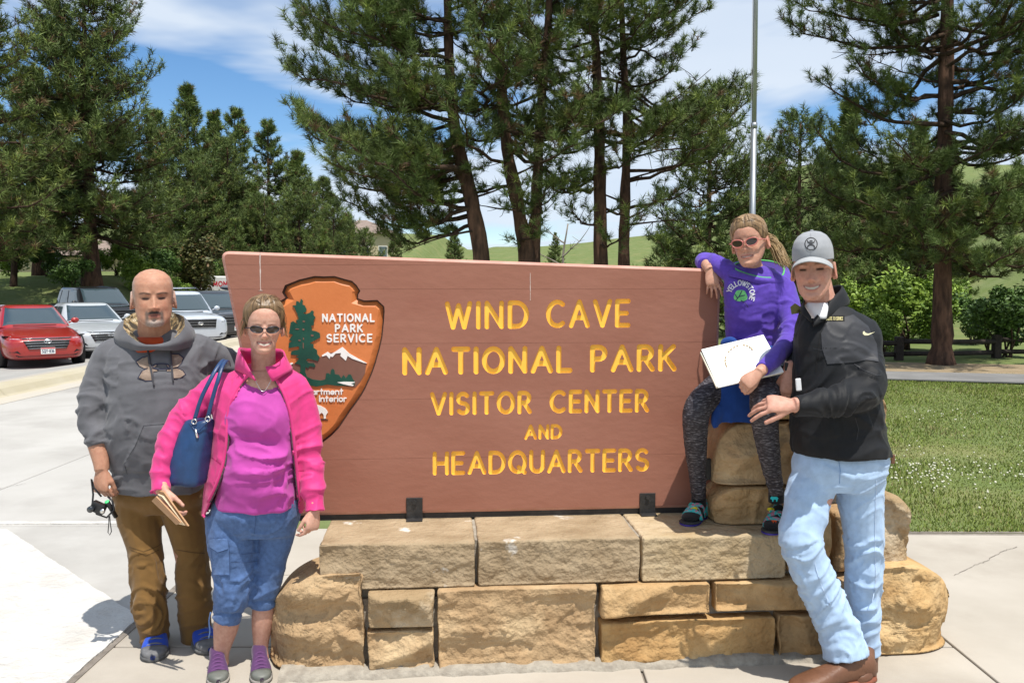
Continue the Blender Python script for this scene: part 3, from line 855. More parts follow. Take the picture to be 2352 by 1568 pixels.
def stone(name, a0, a1, b0, b1, z0, z1, m, seed, rough=0.034, bulge=0.016, cl=0.0, cr=0.0, round_r=0.008, h=0.0085, ct=0.0, fix_top=False):
    """Rock-faced block; cl/cr round off the left/right front corners in plan, ct the top front edge"""
    dims = (a1 - a0, b1 - b0, z1 - z0)
    n = [max(4, int(d / h)) for d in dims]; n[1] = max(4, min(n[1], 16))
    n[0] = min(n[0], 84); n[2] = min(n[2], 44)
    bm = {}
    V = []; F = []
    def vid(i, j, k):
        key = (i, j, k)
        if key not in bm:
            bm[key] = len(V); V.append((i / n[0], j / n[1], k / n[2]))
        return bm[key]
    for i in range(n[0]):
        for k in range(n[2]):
            F.append((vid(i,0,k), vid(i+1,0,k), vid(i+1,0,k+1), vid(i,0,k+1)))
            F.append((vid(i,n[1],k), vid(i,n[1],k+1), vid(i+1,n[1],k+1), vid(i+1,n[1],k)))
    for j in range(n[1]):
        for k in range(n[2]):
            F.append((vid(0,j,k), vid(0,j,k+1), vid(0,j+1,k+1), vid(0,j+1,k)))
            F.append((vid(n[0],j,k), vid(n[0],j+1,k), vid(n[0],j+1,k+1), vid(n[0],j,k+1)))
    for i in range(n[0]):
        for j in range(n[1]):
            F.append((vid(i,j,0), vid(i,j+1,0), vid(i+1,j+1,0), vid(i+1,j,0)))
            F.append((vid(i,j,n[2]), vid(i+1,j,n[2]), vid(i+1,j+1,n[2]), vid(i,j+1,n[2])))
    U = np.array(V); D = np.array(dims)
    P = U * D
    # rounded-box shape
    c = np.clip(P, round_r, D - round_r); d = P - c; L = np.linalg.norm(d, axis=1, keepdims=True)
    P = np.where(L > 1e-9, c + d / np.maximum(L, 1e-9) * round_r, P)
    # corner rounding in plan and of the top edge
    if cl or cr:
        for side, rr in ((0, cl), (1, cr)):
            if rr:
                x = P[:, 0] if side == 0 else D[0] - P[:, 0]
                t = np.clip(1 - x / rr, 0, 1); P[:, 1] += (1 - np.sqrt(np.clip(1 - t * t, 0, 1))) * min(rr, D[1]) * 0.8 * np.clip(1 - P[:, 1] / D[1], 0, 1)
                tz = np.clip(1 - x / (rr * 1.1), 0, 1)
                P[:, 2] -= (1 - np.sqrt(np.clip(1 - tz * tz, 0, 1))) * D[2] * 0.60 * (P[:, 2] / D[2])
    if ct:
        t = np.clip(1 - P[:, 1] / ct, 0, 1); P[:, 2] -= (1 - np.sqrt(np.clip(1 - t * t, 0, 1))) * ct * 0.6 * (P[:, 2] / D[2])
    off = np.array([seed * 3.7, seed * 1.9, seed * 2.3])
    W = P * 1.0 + off
    # pitched faces: big facets plus chips
    front = np.clip(1 - P[:, 1] / 0.05, 0, 1) if not (cl or cr) else np.clip(1.2 - U[:, 1] * 3, 0, 1)
    sidew = np.clip(np.maximum(1 - U[:, 0] * n[0] / 2.5, 1 - (1 - U[:, 0]) * n[0] / 2.5), 0, 1) * 0.45
    wgt = np.maximum(front, sidew)
    q = fbm(W * np.array([8, 8, 11]), 5)
    # split faces: lower envelope of tilted planes, with a few broken ledges
    rs = np.random.default_rng(int(seed) + 100); NP = max(5, int(D[0] * D[2] * 90))
    pc = rs.random((NP, 3)) * D; gr = rs.normal(0, .30, (NP, 3)); hh = rs.uniform(.15, 1.0, NP) * rough * 1.6
    wob = P + .012 * np.stack([vnoise(W * 14), vnoise(W * 14 + 5), vnoise(W * 14 + 9)], -1)
    pl = hh[None] + ((wob[:, None, :] - pc[None]) * gr[None])[:, :, [0, 2]].sum(-1)
    env = pl.min(1)
    env = np.clip(env, -rough * 1.2, rough * 2.2)
    led = np.floor((vnoise(W * np.array([2.6, 2.6, 11]) + 9) + .22 * vnoise(W * 21)) * 2.6) / 2.6
    e = np.minimum.reduce([P[:, 0], D[0] - P[:, 0], P[:, 2], D[2] - P[:, 2]]); ew = np.clip(e / 0.014, 0, 1) ** 0.6
    disp = (env + q * rough * .28 + led * rough * .62 + bulge + .012 * (U[:, 2] - .45) + .0011 * vnoise(W * 55)) * ew
    P[:, 1] -= disp * wgt * np.clip(1.0 - U[:, 1] * .7, .2, 1)
    P[:, 0] += (sidew * q * rough * 0.8)
    if not fix_top: P[:, 2] += 0.006 * fbm(W * 11, 3) * (U[:, 2] > .5) * np.clip(front + .3, 0, 1)
    else: P[:, 2] += 0.0025 * fbm(W * 14, 3) * (U[:, 2] > .5)
    return build(name, P + np.array([a0, b0, z0]), np.array(F), m, base, smooth=False)
def A(px, py, b=0.0): return on_plane(px, py, b)[0]
def Z(px, py, b=0.0): return on_plane(px, py, b)[1]
J = 0.010
L0 = 0.045
zt = 0.355
def row(x0, x1, y0, y1, m, seed, b=0.0, **kw):
    ym = (y0 + y1) / 2
    stone("stone_block", A(x0, ym, b), A(x1, ym, b), b, b + 0.34, Z((x0 + x1) / 2, y1, b), Z((x0 + x1) / 2, y0, b), m, seed, **kw)
row(600, 832, 1326, 1552, SM[0], 1, cl=0.26, bulge=0.03, round_r=.02, rough=.05)
row(845, 996, 1362, 1442, SM[2], 2)
row(845, 998, 1452, 1538, SM[0], 3)
row(1006, 1369, 1352, 1535, SM[0], 4, bulge=0.03)
row(1381, 1634, 1346, 1414, SM[1], 5)
row(1382, 1783, 1425, 1520, SM[3], 6, bulge=0.03)
row(1646, 1868, 1340, 1404, SM[1], 7)
row(1793, 1905, 1414, 1512, SM[1], 8)
row(1878, 2005, 1334, 1402, SM[0], 9)
row(1914, 2006, 1410, 1508, SM[1], 10)
row(2014, 2226, 1305, 1504, SM[3], 11, cr=0.26, bulge=0.03, round_r=.02, rough=.05)
# cap course
cb = 0.035
ctop = 0.5605
def cap(x0, x1, seed, yb, m=m_cap, depth=0.62, **kw):
    stone("cap_stone", A(x0, 1290, cb), A(x1, 1290, cb), cb, cb + depth, Z((x0 + x1) / 2, yb, cb), ctop, m, seed, rough=0.017, bulge=0.012, fix_top=True, **kw)
cap(733, 1091, 21, 1353)
cap(1098, 1469, 22, 1342)
cap(1476, 1806, 23, 1333, m=stone_mat(5, (0.43, 0.34, 0.22), (0.37, 0.27, 0.15), (0.50, 0.40, 0.27)))
# stones at the foot of the pier, behind the legs
stone("stone_block", A(1815, 1250, .06), A(1908, 1250, .06), .06, .5, .372, .70, SM[1], 31, round_r=.02)
stone("stone_block", A(1920, 1250, .06), A(2020, 1250, .06), .06, .5, .372, .64, SM[0], 32, round_r=.02)
stone("stone_block", A(2026, 1250, .08), A(2112, 1250, .08), .08, .6, .372, .715, SM[2], 33, cr=0.13, round_r=.03, bulge=.02)
# pier courses; the left front corner is cut off at an angle
def pier(a0, a1, z0, z1, m, seed, b0=0.16, b1=0.66, ch=0.10, **kw):
    o = stone("pier_stone", a0, a1, b0, b1, z0, z1, m, seed, cl=ch, round_r=.014, rough=.036, bulge=.012, **kw)
    return o
pa0 = A(1652, 1080, .16)
pm = A(1835, 1080, .16)
pe = A(2050, 1080, .16)
for (z0, z1, s) in [(.565, .735, 41), (.748, 1.035, 42), (1.05, 1.165, 43)]:
    o = pier(pa0 + (.02 if s == 43 else 0), pm - J / 2, z0, z1, SM[(s % 2) * 1], s)
for (z0, z1, s) in [(.74, .93, 44), (.945, 1.165, 45)]:
    stone("pier_stone", pm + J / 2, pe, .17, .66, z0, z1, SM[0], s, cr=.05, round_r=.02)
# mortar core
mo = MB()
aL, aR = A(640, 1450), A(2190, 1450)
mo.box(((aL + aR) / 2, .245, .155), (aR - aL - .40, .33, .31))
mo.box(((A(760, 1290) + A(1790, 1290)) / 2, .37, .40), (A(1790, 1290) - A(760, 1290), .54, .30))
mo.box(((A(1800, 1290) + A(2095, 1290)) / 2, .36, .42), (A(2085, 1290) - A(1810, 1290), .46, .40))
mo.box(((pa0 + pe) / 2 + .03, .455, .85), (pe - pa0 - .14, .42, .58))
mo.build("mortar_core", m_mortar, base)
# rough footing strip along the ground
fs = MB(); NF = 46
pts = []
aF0, aF1 = A(640, 1555), A(2010, 1515)
rr = random.Random(3)
V = []; F = []
for i in range(NF + 1):
    a = aF0 + (aF1 - aF0) * i / NF
    p = rr.uniform(-.012, .012)
    V += [(a, -.022 + p, -.01), (a, -.016 + p, .018 + rr.uniform(-.004, .006)), (a, .03, .034 + rr.uniform(-.004, .006)), (a, .08, .034)]
for i in range(NF):
    for k in range(3): F.append((i * 4 + k, i * 4 + k + 1, i * 4 + k + 5, i * 4 + k + 4))
fs.add(V, F).build("footing", m_mortar, base, smooth=True)
# iron bracket that ties the board to the pier
MB().box((pa0 - .01, .30, .80), (.075, .03, .10), bev=.004).build("tie_bracket", m_iron, base)
# ------------------------------------------------------------------ trees
m_bark = mat("pine_bark", (0.058, 0.036, 0.027), (0.145, 0.082, 0.055), scale=7, rough=0.95, spec=0.1, bump=1.0, bump_scale=16, detail=8, stretch=(1, 1, 0.28), lo=.4, hi=.62)
m_barkd = mat("dark_bark", (0.040, 0.028, 0.020), (0.085, 0.055, 0.038), scale=9, rough=0.95, spec=0.1, bump=1.0, bump_scale=20, detail=8, stretch=(1, 1, 0.3))
m_needle = mat("pine_needles", (0.05, 0.08, 0.02), vcol="Col", rough=0.6, spec=0.25)
m_leaf = mat("leaves", (0.08, 0.15, 0.02), vcol="Col", rough=0.55, spec=0.3)
m_dead = mat("dead_wood", (0.30, 0.26, 0.22), (0.20, 0.17, 0.14), scale=12, rough=0.9)

def tuft_mesh(P, Dr, Cc, k, length, width, rng, spread=1.0):
    """needle tufts: P positions, Dr axes, Cc colours; k needles each"""
    n = len(P)
    Dr = Dr / np.linalg.norm(Dr, axis=1, keepdims=True)
    a = rng.uniform(0, 2 * math.pi, (n, k)); th = np.arccos(rng.uniform(math.cos(1.25 * spread), 1, (n, k)))
    ref = np.where(np.abs(Dr[:, 2:3]) < .9, np.array([[0, 0, 1.]]), np.array([[1., 0, 0]]))
    U = np.cross(Dr, ref); U /= np.linalg.norm(U, axis=1, keepdims=True); W = np.cross(Dr, U)
    d = (np.cos(th)[..., None] * Dr[:, None] + (np.sin(th) * np.cos(a))[..., None] * U[:, None] + (np.sin(th) * np.sin(a))[..., None] * W[:, None])
    b = P[:, None] - Dr[:, None] * (rng.uniform(0, .75, (n, k)) * length)[..., None] * 0.9
    L = length * rng.uniform(.65, 1.15, (n, k))[..., None]
    tip = b + d * L; tip[..., 2] -= 0.08 * L[..., 0]
    s = np.cross(d, rng.normal(0, 1, (n, k, 3))); s /= np.maximum(np.linalg.norm(s, axis=-1, keepdims=True), 1e-6); s *= width
    mid = b + d * L * 0.45
    V = np.stack([b + s * .8, tip, b - s * .8], 2)     # slim blade
    F = np.arange(n * k * 3).reshape(n * k, 3)
    C = np.repeat((Cc[:, None] * rng.uniform(.75, 1.25, (n, k, 1))).reshape(-1, 3), 3, axis=0)
    return V.reshape(-1, 3), F, C

class Pine:
    def __init__(s, seed, needle_k=40, needle_len=.20, needle_w=.0075, tuft_gap=.115):
        s.rng = np.random.default_rng(seed); s.wood = MB(); s.P = []; s.D = []; s.k = needle_k; s.nl = needle_len; s.nw = needle_w; s.gap = tuft_gap; s.dead = MB()
    def trunk(s, path, r0, r1, n=26, sides=11):
        p = smooth_path(path, n); t = np.linspace(0, 1, n)
        r = r0 + (r1 - r0) * t ** .85; r[0] *= 1.35; r[1] *= 1.12
        V, F = tube(p, list(r * (1 + .05 * s.rng.normal(0, 1, n))), sides)
        V = V + (fbm(V * np.array([5, 5, 2.2]), 3)[:, None] * (V - np.repeat(p, sides, 0))) * .28
        s.tp = p; s.tr = r; s.trunkVF = (V, F)
        return s
    def at_h(s, z):
        i = np.interp(z, s.tp[:, 2], np.arange(len(s.tp))); j = int(min(i, len(s.tp) - 2)); f = i - j
        return s.tp[j] * (1 - f) + s.tp[j + 1] * f, s.tr[j] * (1 - f) + s.tr[j + 1] * f
    def branch(s, z, az, L, elev=.1, droop=.25, up=.35, bare=.3, twigs=None, dens=1.0):
        rng = s.rng
        p0, r = s.at_h(z)
        h = np.array([math.cos(az), math.sin(az), 0.])
        side = np.array([-h[1], h[0], 0.])
        n = 9; t = np.linspace(0, 1, n)
        kink = np.cumsum(rng.normal(0, .06, n)) * L
        pts = p0 + np.outer(t * L, h) * math.cos(elev) + np.outer(kink, side)
        pts[:, 2] += math.sin(elev) * L * t - droop * L * .5 * np.sin(t * math.pi * .9) + up * L * .5 * t ** 3 + np.cumsum(rng.normal(0, .028, n)) * L
        rb = max(.012, min(r * .42, .020 + .014 * L)); rad = rb * (1 - t * .85)
        s.wood.tube(pts, list(rad), 5, cap=False)
        if twigs is None: twigs = max(5, int(L * 5.0))
        for q in range(twigs):
            f = bare + (1 - bare) * (q + rng.random() * .8) / twigs
            f = min(f, .98)
            i = f * (n - 1); j = int(min(i, n - 2)); g = i - j
            b = pts[j] * (1 - g) + pts[j + 1] * g; td = pts[j + 1] - pts[j]; td /= np.linalg.norm(td)
            sd = 1 if q % 2 else -1
            ang = rng.uniform(.5, 1.15)
            d = td * math.cos(ang) + side * sd * math.sin(ang) + np.array([0, 0, rng.uniform(.0, .55)])
            d /= np.linalg.norm(d)
            l = (0.30 + .42 * L * (1 - f * .75) * rng.uniform(.5, 1.1)) * .8
            m = 4; tt = np.linspace(0, 1, m)[:, None]
            tw = b + d * l * tt + np.array([0, 0, 1.]) * (tt ** 2) * l * .28 + rng.normal(0, .03 * l, (m, 3)) * tt
            s.wood.tube(tw, [.011, .009, .007, .005], 3, cap=False)
            nt = max(2, int(l / s.gap * dens))
            for w in range(nt):
                u = .25 + .75 * (w + 1) / nt
                i2 = u * (m - 1); j2 = int(min(i2, m - 2)); g2 = i2 - j2
                pp = tw[j2] * (1 - g2) + tw[j2 + 1] * g2 + rng.normal(0, .05, 3) * (1 if w < nt - 1 else .2)
                dd = (tw[j2 + 1] - tw[j2]); dd = dd / np.linalg.norm(dd) + np.array([0, 0, .45]) + rng.normal(0, .35, 3)
                s.P.append(pp); s.D.append(dd)
        s.P.append(pts[-1]); s.D.append(pts[-1] - pts[-2])
    def dead_branch(s, z, az, L, elev=.1, n_t=4):
        rng = s.rng; p0, r = s.at_h(z); h = np.array([math.cos(az), math.sin(az), 0.]); side = np.array([-h[1], h[0], 0.])
        n = 8; t = np.linspace(0, 1, n)
        pts = p0 + np.outer(t * L, h) + np.outer(np.cumsum(rng.normal(0, .06, n)) * L, side)
        pts[:, 2] += elev * L * t + .25 * L * t ** 2 * rng.uniform(-1, 1.5)
        s.wood.tube(pts, list(.028 * (1 - .8 * t)), 5, cap=False)
        for q in range(n_t):
            j = rng.integers(2, n - 1); d = rng.normal(0, 1, 3) * np.array([1, 1, .8]) + h * .6; d /= np.linalg.norm(d); l = L * rng.uniform(.15, .4)
            tt = np.linspace(0, 1, 4)[:, None]
            s.wood.tube(pts[j] + d * l * tt + rng.normal(0, .05 * l, (4, 3)) * tt, [.010, .008, .006, .004], 3, cap=False)
    def auto(s, z0, z1, prof, n, az_w=None, elev=(-.05, .5), **kw):
        rng = s.rng
        for q in range(n):
            f = (q + rng.random()) / n
            z = z0 + (z1 - z0) * f
            for _ in range(20):
                az = rng.uniform(0, 2 * math.pi)
                if az_w is None or rng.random() < az_w(az, f): break
            L = prof(f) * rng.uniform(.7, 1.12)
            if az_w is not None: L *= (.55 + .45 * az_w(az, f))
            s.branch(z, az, L, elev=elev[0] + (elev[1] - elev[0]) * f + rng.normal(0, .1), **kw)
    def finish(s, name, root, tint=(1, 1, 1), brown=.05, mbark=None, stats=None):
        rng = s.rng
        P = np.array(s.P); D = np.array(s.D); n = len(P)
        c = np.array([0.104, 0.148, 0.040]) * np.array(tint)
        v = vnoise(P * .9 + 5) * .35 + rng.normal(0, .22, n)
        C = c[None] * np.clip(1 + v, .4, 2.1)[:, None]
        yel = rng.random(n) < .25; C[yel] *= np.array([1.35, 1.2, .95])
        br = rng.random(n) < brown; C[br] = np.array([0.17, 0.105, 0.05]) * rng.uniform(.6, 1.1, (br.sum(), 1))
        V, F, CC = tuft_mesh(P, D, C, s.k, s.nl, s.nw, rng)
        o = build("crown", V, F, m_needle, root, smooth=False); set_colors(o, np.clip(CC, .008, .6))
        w = s.wood.build("branches", m_barkd, o, smooth=True, fix=False)
        Vt, Ft = s.trunkVF
        t = build("trunk", Vt, Ft, mbark or m_bark, root, smooth=True)
        return o, t

def tree_root(loc, label, cat="pine tree", group=None, name="pine_tree"):
    r = empty(name, loc); tag(r, label, cat, group); return r
def wpath(pts, Y):
    """trunk path measured in the picture at distance Y, base first, relative to the base on the ground"""
    Q = [at(px, py, Y) for px, py in pts]
    b = ground(pts[0][0], 657 + FPX * CAM_H / Y); b.z = 0
    return b, [(q.x - b.x, (q.y - b.y) + k, max(q.z, 0)) for q, k in zip(Q, [0] * len(Q))]

PINES = "tall ponderosa pines behind the sign"
def near_pine(pts, Y, r0, r1, seed, label, fn, depth=None, **kw):
    b, path = wpath(pts, Y)
    if depth: path = [(x, y + d, z) for (x, y, z), d in zip(path, depth)]
    path[0] = (path[0][0], path[0][1], -.1)
    root = tree_root(b, label, group=PINES)
    p = Pine(seed, **kw); p.trunk(path, r0, r1)
    fn(p); p.finish("pine", root)
    return root
def lw(az, f):     # heavier to the picture's left
    return .30 + .70 * max(0, -math.cos(az)) if f < .45 else .45 + .55 * max(0, -math.cos(az))
def rw(az, f): return .35 + .65 * max(0, math.cos(az))
def f1(p):
    for (z, az, L, el, dr) in [(3.1, 3.25, 3.5, -.05, .22), (3.5, 3.0, 4.1, .0, .2), (3.9, 3.4, 4.2, .04, .15), (4.3, 2.85, 4.3, .05, .15), (4.9, 3.2, 4.3, .08, .1), (5.6, 3.1, 4.1, .08, .1), (6.3, 3.25, 3.9, .1, .1), (7.0, 3.0, 3.9, .08, .1), (7.6, 3.2, 3.7, .08, .1),
                               (3.3, 3.9, 3.2, .0, .2), (3.6, 2.4, 3.4, .0, .2), (4.4, 4.1, 3.0, .05, .2), (4.0, 2.6, 3.7, .03, .2), (5.2, 4.3, 2.8, .08, .15), (2.9, 3.1, 2.6, -.15, .2),
                               (3.7, 3.7, 3.6, .0, .15), (4.6, 3.6, 3.9, .04, .15), (5.3, 2.7, 3.8, .06, .1), (5.9, 3.6, 3.7, .08, .1), (6.7, 3.6, 3.5, .1, .1), (3.2, 2.7, 3.0, -.05, .2)]:
        L *= .76; p.branch(z, az, L, el, dr, bare=.14, dens=1.2, twigs=int(L * 7.2))
    p.auto(4.0, 10.2, lambda f: 2.6 * (1 - .35 * f), 36, lw, bare=.14)
    p.dead_branch(2.75, 3.3, 1.6, -.1); p.dead_branch(3.4, .3, .9, .2)
def f2(p):
    p.auto(4.2, 10.4, lambda f: 2.6 * (1 - .3 * f), 38, None, bare=.2)
    for z, az, L in [(3.2, 4.6, 1.5), (3.7, 3.6, 1.6), (3.5, 5.6, 1.2), (2.7, 4.8, 1.0)]: p.branch(z, az, L, .05, .4, bare=.2)
    p.dead_branch(3.9, .2, 1.0, .3); p.dead_branch(3.2, 3.4, .9, .1)
def f3(p):
    p.auto(4.6, 10.4, lambda f: 2.5 * (1 - .3 * f), 34, None, bare=.25)
    for z, az, L in [(3.3, 4.9, 1.3), (3.9, .4, 1.5)]: p.branch(z, az, L, .05, .3)
    p.dead_branch(3.7, .1, 1.0, .3)
def f4(p):
    p.auto(4.7, 10.2, lambda f: 2.4 * (1 - .3 * f), 32, None, bare=.25)
    for z, az, L in [(3.1, 4.4, 1.2), (3.8, 4.0, 1.6), (2.6, 5.0, 1.2), (4.2, 5.2, 1.6), (3.4, 5.8, 1.3)]: p.branch(z, az, L, .05, .35)
    for z, az, L in [(3.2, .2, .8), (3.9, 3.3, .9), (4.6, .4, 1.2)]: p.dead_branch(z, az, L, .25)
def f5(p):
    p.auto(5.0, 10.4, lambda f: 2.9 * (1 - .3 * f), 34, rw, bare=.22)
    for z, az, L in [(3.4, .1, 1.7), (3.9, 5.6, 2.2), (4.3, .2, 2.4), (4.6, 5.9, 2.7)]: p.branch(z, az, L, .12, .1, bare=.4)
    for z, az, L, e in [(3.0, .1, 1.4, .15), (3.5, 3.2, 1.1, .3), (4.0, .3, 1.7, .35), (4.4, 6.0, 1.8, .3), (4.9, 3.0, 1.2, .3), (5.3, .2, 1.9, .3)]: p.dead_branch(z, az, L, e, 7)
near_pine([(1114, 837), (1106, 600), (1086, 480), (1062, 380), (1042, 280), (1033, 150), (1026, -60), (1020, -420)], 17.5, .21, .06, 11, "leaning ponderosa pine with long boughs to the left, leftmost trunk behind the sign", f1)
near_pine([(1214, 834), (1210, 600), (1194, 500), (1174, 400), (1160, 300), (1150, 150), (1146, -60), (1140, -420)], 18.0, .20, .06, 12, "ponderosa pine trunk curving left, left stem of the forked pair behind the sign", f2)
near_pine([(1226, 834), (1226, 600), (1233, 450), (1239, 300), (1250, 150), (1262, 0), (1270, -400)], 18.2, .165, .05, 13, "straighter stem of the forked pine pair behind the sign, right of the fork", f3)
near_pine([(1378, 830), (1380, 600), (1378, 400), (1372, 200), (1364, 0), (1360, -380)], 19.0, .19, .06, 14, "straight dark pine trunk above the sign's second word, left of the last trunk", f4)
near_pine([(1431, 825), (1433, 600), (1437, 430), (1440, 250), (1430, 100), (1420, -380)], 19.6, .165, .05, 15, "slim pine with bare crooked lower limbs, rightmost trunk directly behind the sign", f5)

def right_pine(p):
    for (z, az, L, el, dr) in [(4.6, 3.2, 2.9, -.02, .45), (5.0, 3.0, 2.7, .1, .1), (5.6, 3.4, 2.4, .1, .2), (6.9, 3.1, 3.2, -.05, .1), (7.4, 3.3, 3.0, .0, .1), (4.2, 3.7, 2.6, .0, .3), (3.7, 3.3, 2.4, -.1, .3), (3.3, 3.0, 2.2, -.15, .3), (2.9, 3.6, 2.0, -.2, .3),
                               (4.7, .1, 3.0, .02, .3), (4.1, .4, 3.0, -.05, .3), (3.5, 5.9, 2.8, -.1, .3), (3.0, .2, 2.6, -.2, .3), (2.7, 5.5, 2.2, -.2, .3), (2.7, 4.4, 2.0, -.2, .3), (3.4, 4.8, 2.2, -.1, .3), (4.0, 5.0, 2.4, 0, .3), (3.1, 4.1, 2.1, -.1, .3)]:
        p.branch(z, az, L, el, dr, bare=.22, dens=1.1)
    p.auto(6.4, 10.6, lambda f: 3.2 * (1 - .2 * f), 36, None, bare=.15)
    p.auto(4.4, 6.6, lambda f: 2.8, 18, rw, bare=.2)
    p.auto(2.4, 4.6, lambda f: 2.5, 20, None, elev=(-.25, .05), bare=.2)
    p.dead_branch(5.9, 3.2, 1.6, .05, 6); p.dead_branch(6.6, 3.0, 2.2, -.05, 8)
    p.dead_branch(2.2, .1, 1.5, -.15, 4)
b, path = wpath([(2163, 836), (2164, 700), (2168, 400), (2172, 200), (2176, 0), (2178, -400)], 18.4)
path[0] = (path[0][0], path[0][1], -.1)
root = tree_root(b, "big ponderosa pine with reddish trunk beside the path on the right")
p = Pine(21); p.trunk(path, .235, .09); right_pine(p); p.finish("pine", root, mbark=m_bark)

# prototypes for the trees farther away
def conical(seed, H, r, z0, n, tint, k=16, nl=.30, nw=.024, gap=.20, brown=.05, top=.25, lean=0.0, shape=.75):
    p = Pine(seed, k, nl, nw, gap)
    p.trunk([(0, 0, -.3), (lean * .3, 0, H * .4), (lean, 0, H * .97)], H * .026, .03, 14, 9)
    p.auto(z0, H * .985, lambda f: max(.35, r * (1 - f) ** shape * (1 if f > .08 else .85)), n, None, elev=(-.12, .55), bare=.18, droop=.2)
    return p
def place_proto(p, loc, label, group=None, tint=(1, 1, 1), brown=.05, scale=1.0, rot=0.0, cat="pine tree", name="pine_tree"):
    root = tree_root(loc, label, cat, group, name); o, t = p.finish("x", root, tint, brown)
    root.scale = (scale,) * 3; root.rotation_euler.z = rot
    return root
def copy_tree(src, loc, label, scale, rot, sz=1.0, group=None):
    r = src.copy(); COL.objects.link(r)
    r.location = loc; r.scale = (scale, scale, scale * sz); r.rotation_euler.z = rot
    r["label"] = label
    if group: r["group"] = group
    for ch in src.children:
        c = ch.copy(); COL.objects.link(c); c.parent = r
        for g in ch.children:
            d = g.copy(); COL.objects.link(d); d.parent = c
    return r
def spot(px, Y, dz=0.0):
    X = (px - CX) / FPX * Y
    return Vector((X, Y, float(terrain(np.array([X]), np.array([Y]))[0]) + dz))
FAR = "pines beyond the car park"
RG = "pines behind the path on the right"
L1 = place_proto(conical(31, 14.8, 4.6, 2.2, 190, 1, k=18, nl=.34, nw=.020, gap=.22, shape=.62), spot(214, 38), "large dense conical pine with thick trunk behind the parked cars", FAR, (1.0, 1.0, 1.0), .07)
L0 = place_proto(conical(32, 15.5, 3.9, 2.2, 150, 1, k=18, nl=.32, nw=.019, gap=.22, shape=.5), spot(-95, 31), "tall bushy pine at the left edge of the picture", FAR, (1.05, 1.0, .95), .12)
FA = place_proto(conical(33, 11.0, 3.0, 1.0, 130, 1, k=15, nl=.36, nw=.028, gap=.26), spot(440, 52), "medium pine just right of the large conical pine", FAR)
FB_ = place_proto(conical(34, 11.5, 2.5, 1.6, 95, 1, k=15, nl=.38, nw=.030, gap=.28, shape=.55), spot(548, 62), "slim pine with a round tuft at its top, far row", FAR)
copy_tree(L1, spot(92, 44), "pine half hidden between the two big trees on the left", .78, 2.0, .9, FAR)
far_spots = [(FA, 500, 58, .95, 1.0, "low broad pine between two slim far pines"), (FB_, 622, 64, 1.0, 2.2, "slim far pine beside the brightest gap of sky"), (FA, 690, 60, 1.03, 3.0, "bushy far pine under the long left boughs"),
             (FA, 585, 52, .72, 4.0, "shorter pine in front of the far row"), (FB_, 745, 66, .92, .5, "far pine partly hidden by the leaning pine's boughs"), (FA, 800, 58, .66, 5.0, "small far pine left of the house"),
             (FA, 650, 48, .55, .9, "young pine at the foot of the far row"), (FA, 370, 54, .9, 2.6, "pine peeping over the dark pickup truck"), (FB_, 905, 72, .55, 1.4, "dark small pine at the corner of the house"),
             (FA, 745, 46, .50, 3.7, "low pine just above the sign's left part"), (FA, 545, 47, .52, 1.9, "low pine just above the sign's left corner")]
for src, px, Y, sc, rot, lab in far_spots:
    copy_tree(src, spot(px, Y), lab, sc, rot, 1.0, FAR)
RA = place_proto(conical(41, 8.4, 3.1, .5, 110, 1, k=18, nl=.27, nw=.016, gap=.18, shape=.45), spot(1625, 30), "low spreading pine behind the flagpole", RG, (1.0, 1.0, 1.0), .03)
for px, Y, sc, rot, lab in [(530, 54, .98, 1.0, "rounded pine behind the slim far pine, left one"), (612, 51, .86, 2.4, "rounded pine in the middle of the far row"), (690, 53, 1.0, 3.9, "rounded full pine left of the leaning pine"), (768, 50, .82, 5.1, "rounded lower pine above the emblem"), (838, 60, .72, .6, "small rounded pine hiding part of the house"), (450, 50, .80, 4.6, "rounded pine above the juniper")]:
    copy_tree(RA, spot(px, Y), lab, sc, rot, 1.05, FAR)
for src, px, Y, sc, rot, sz, lab in [(RA, 1830, 36, 1.02, 2.0, 1.0, "pine behind the man in the cap"), (FA, 1940, 42, .95, .4, 1.0, "pine between the capped man and the big right pine"), (RA, 2040, 45, .95, 4.0, .95, "hazy pine left of the big right pine"),
                                (FA, 2105, 38, .80, 2.9, 1.0, "pine showing just left of the big right trunk"), (RA, 1760, 44, .95, 5.2, 1.0, "far pine just right of the flagpole"), (RA, 1540, 40, .55, 1.2, 1.0, "low pine at the right end of the sign"),
                                (FA, 2160, 50, .9, 4.4, 1.0, "farthest pine behind the big right pine"), (FA, 1045, 120, .85, 1.0, 1.0, "lone small pine on the far grassy ridge"), (FA, 1275, 150, .6, 3.0, 1.0, "tiny far pine between the trunks on the ridge")]:
    copy_tree(src, spot(px, Y), lab, sc, rot, sz, RG if Y < 100 else None)

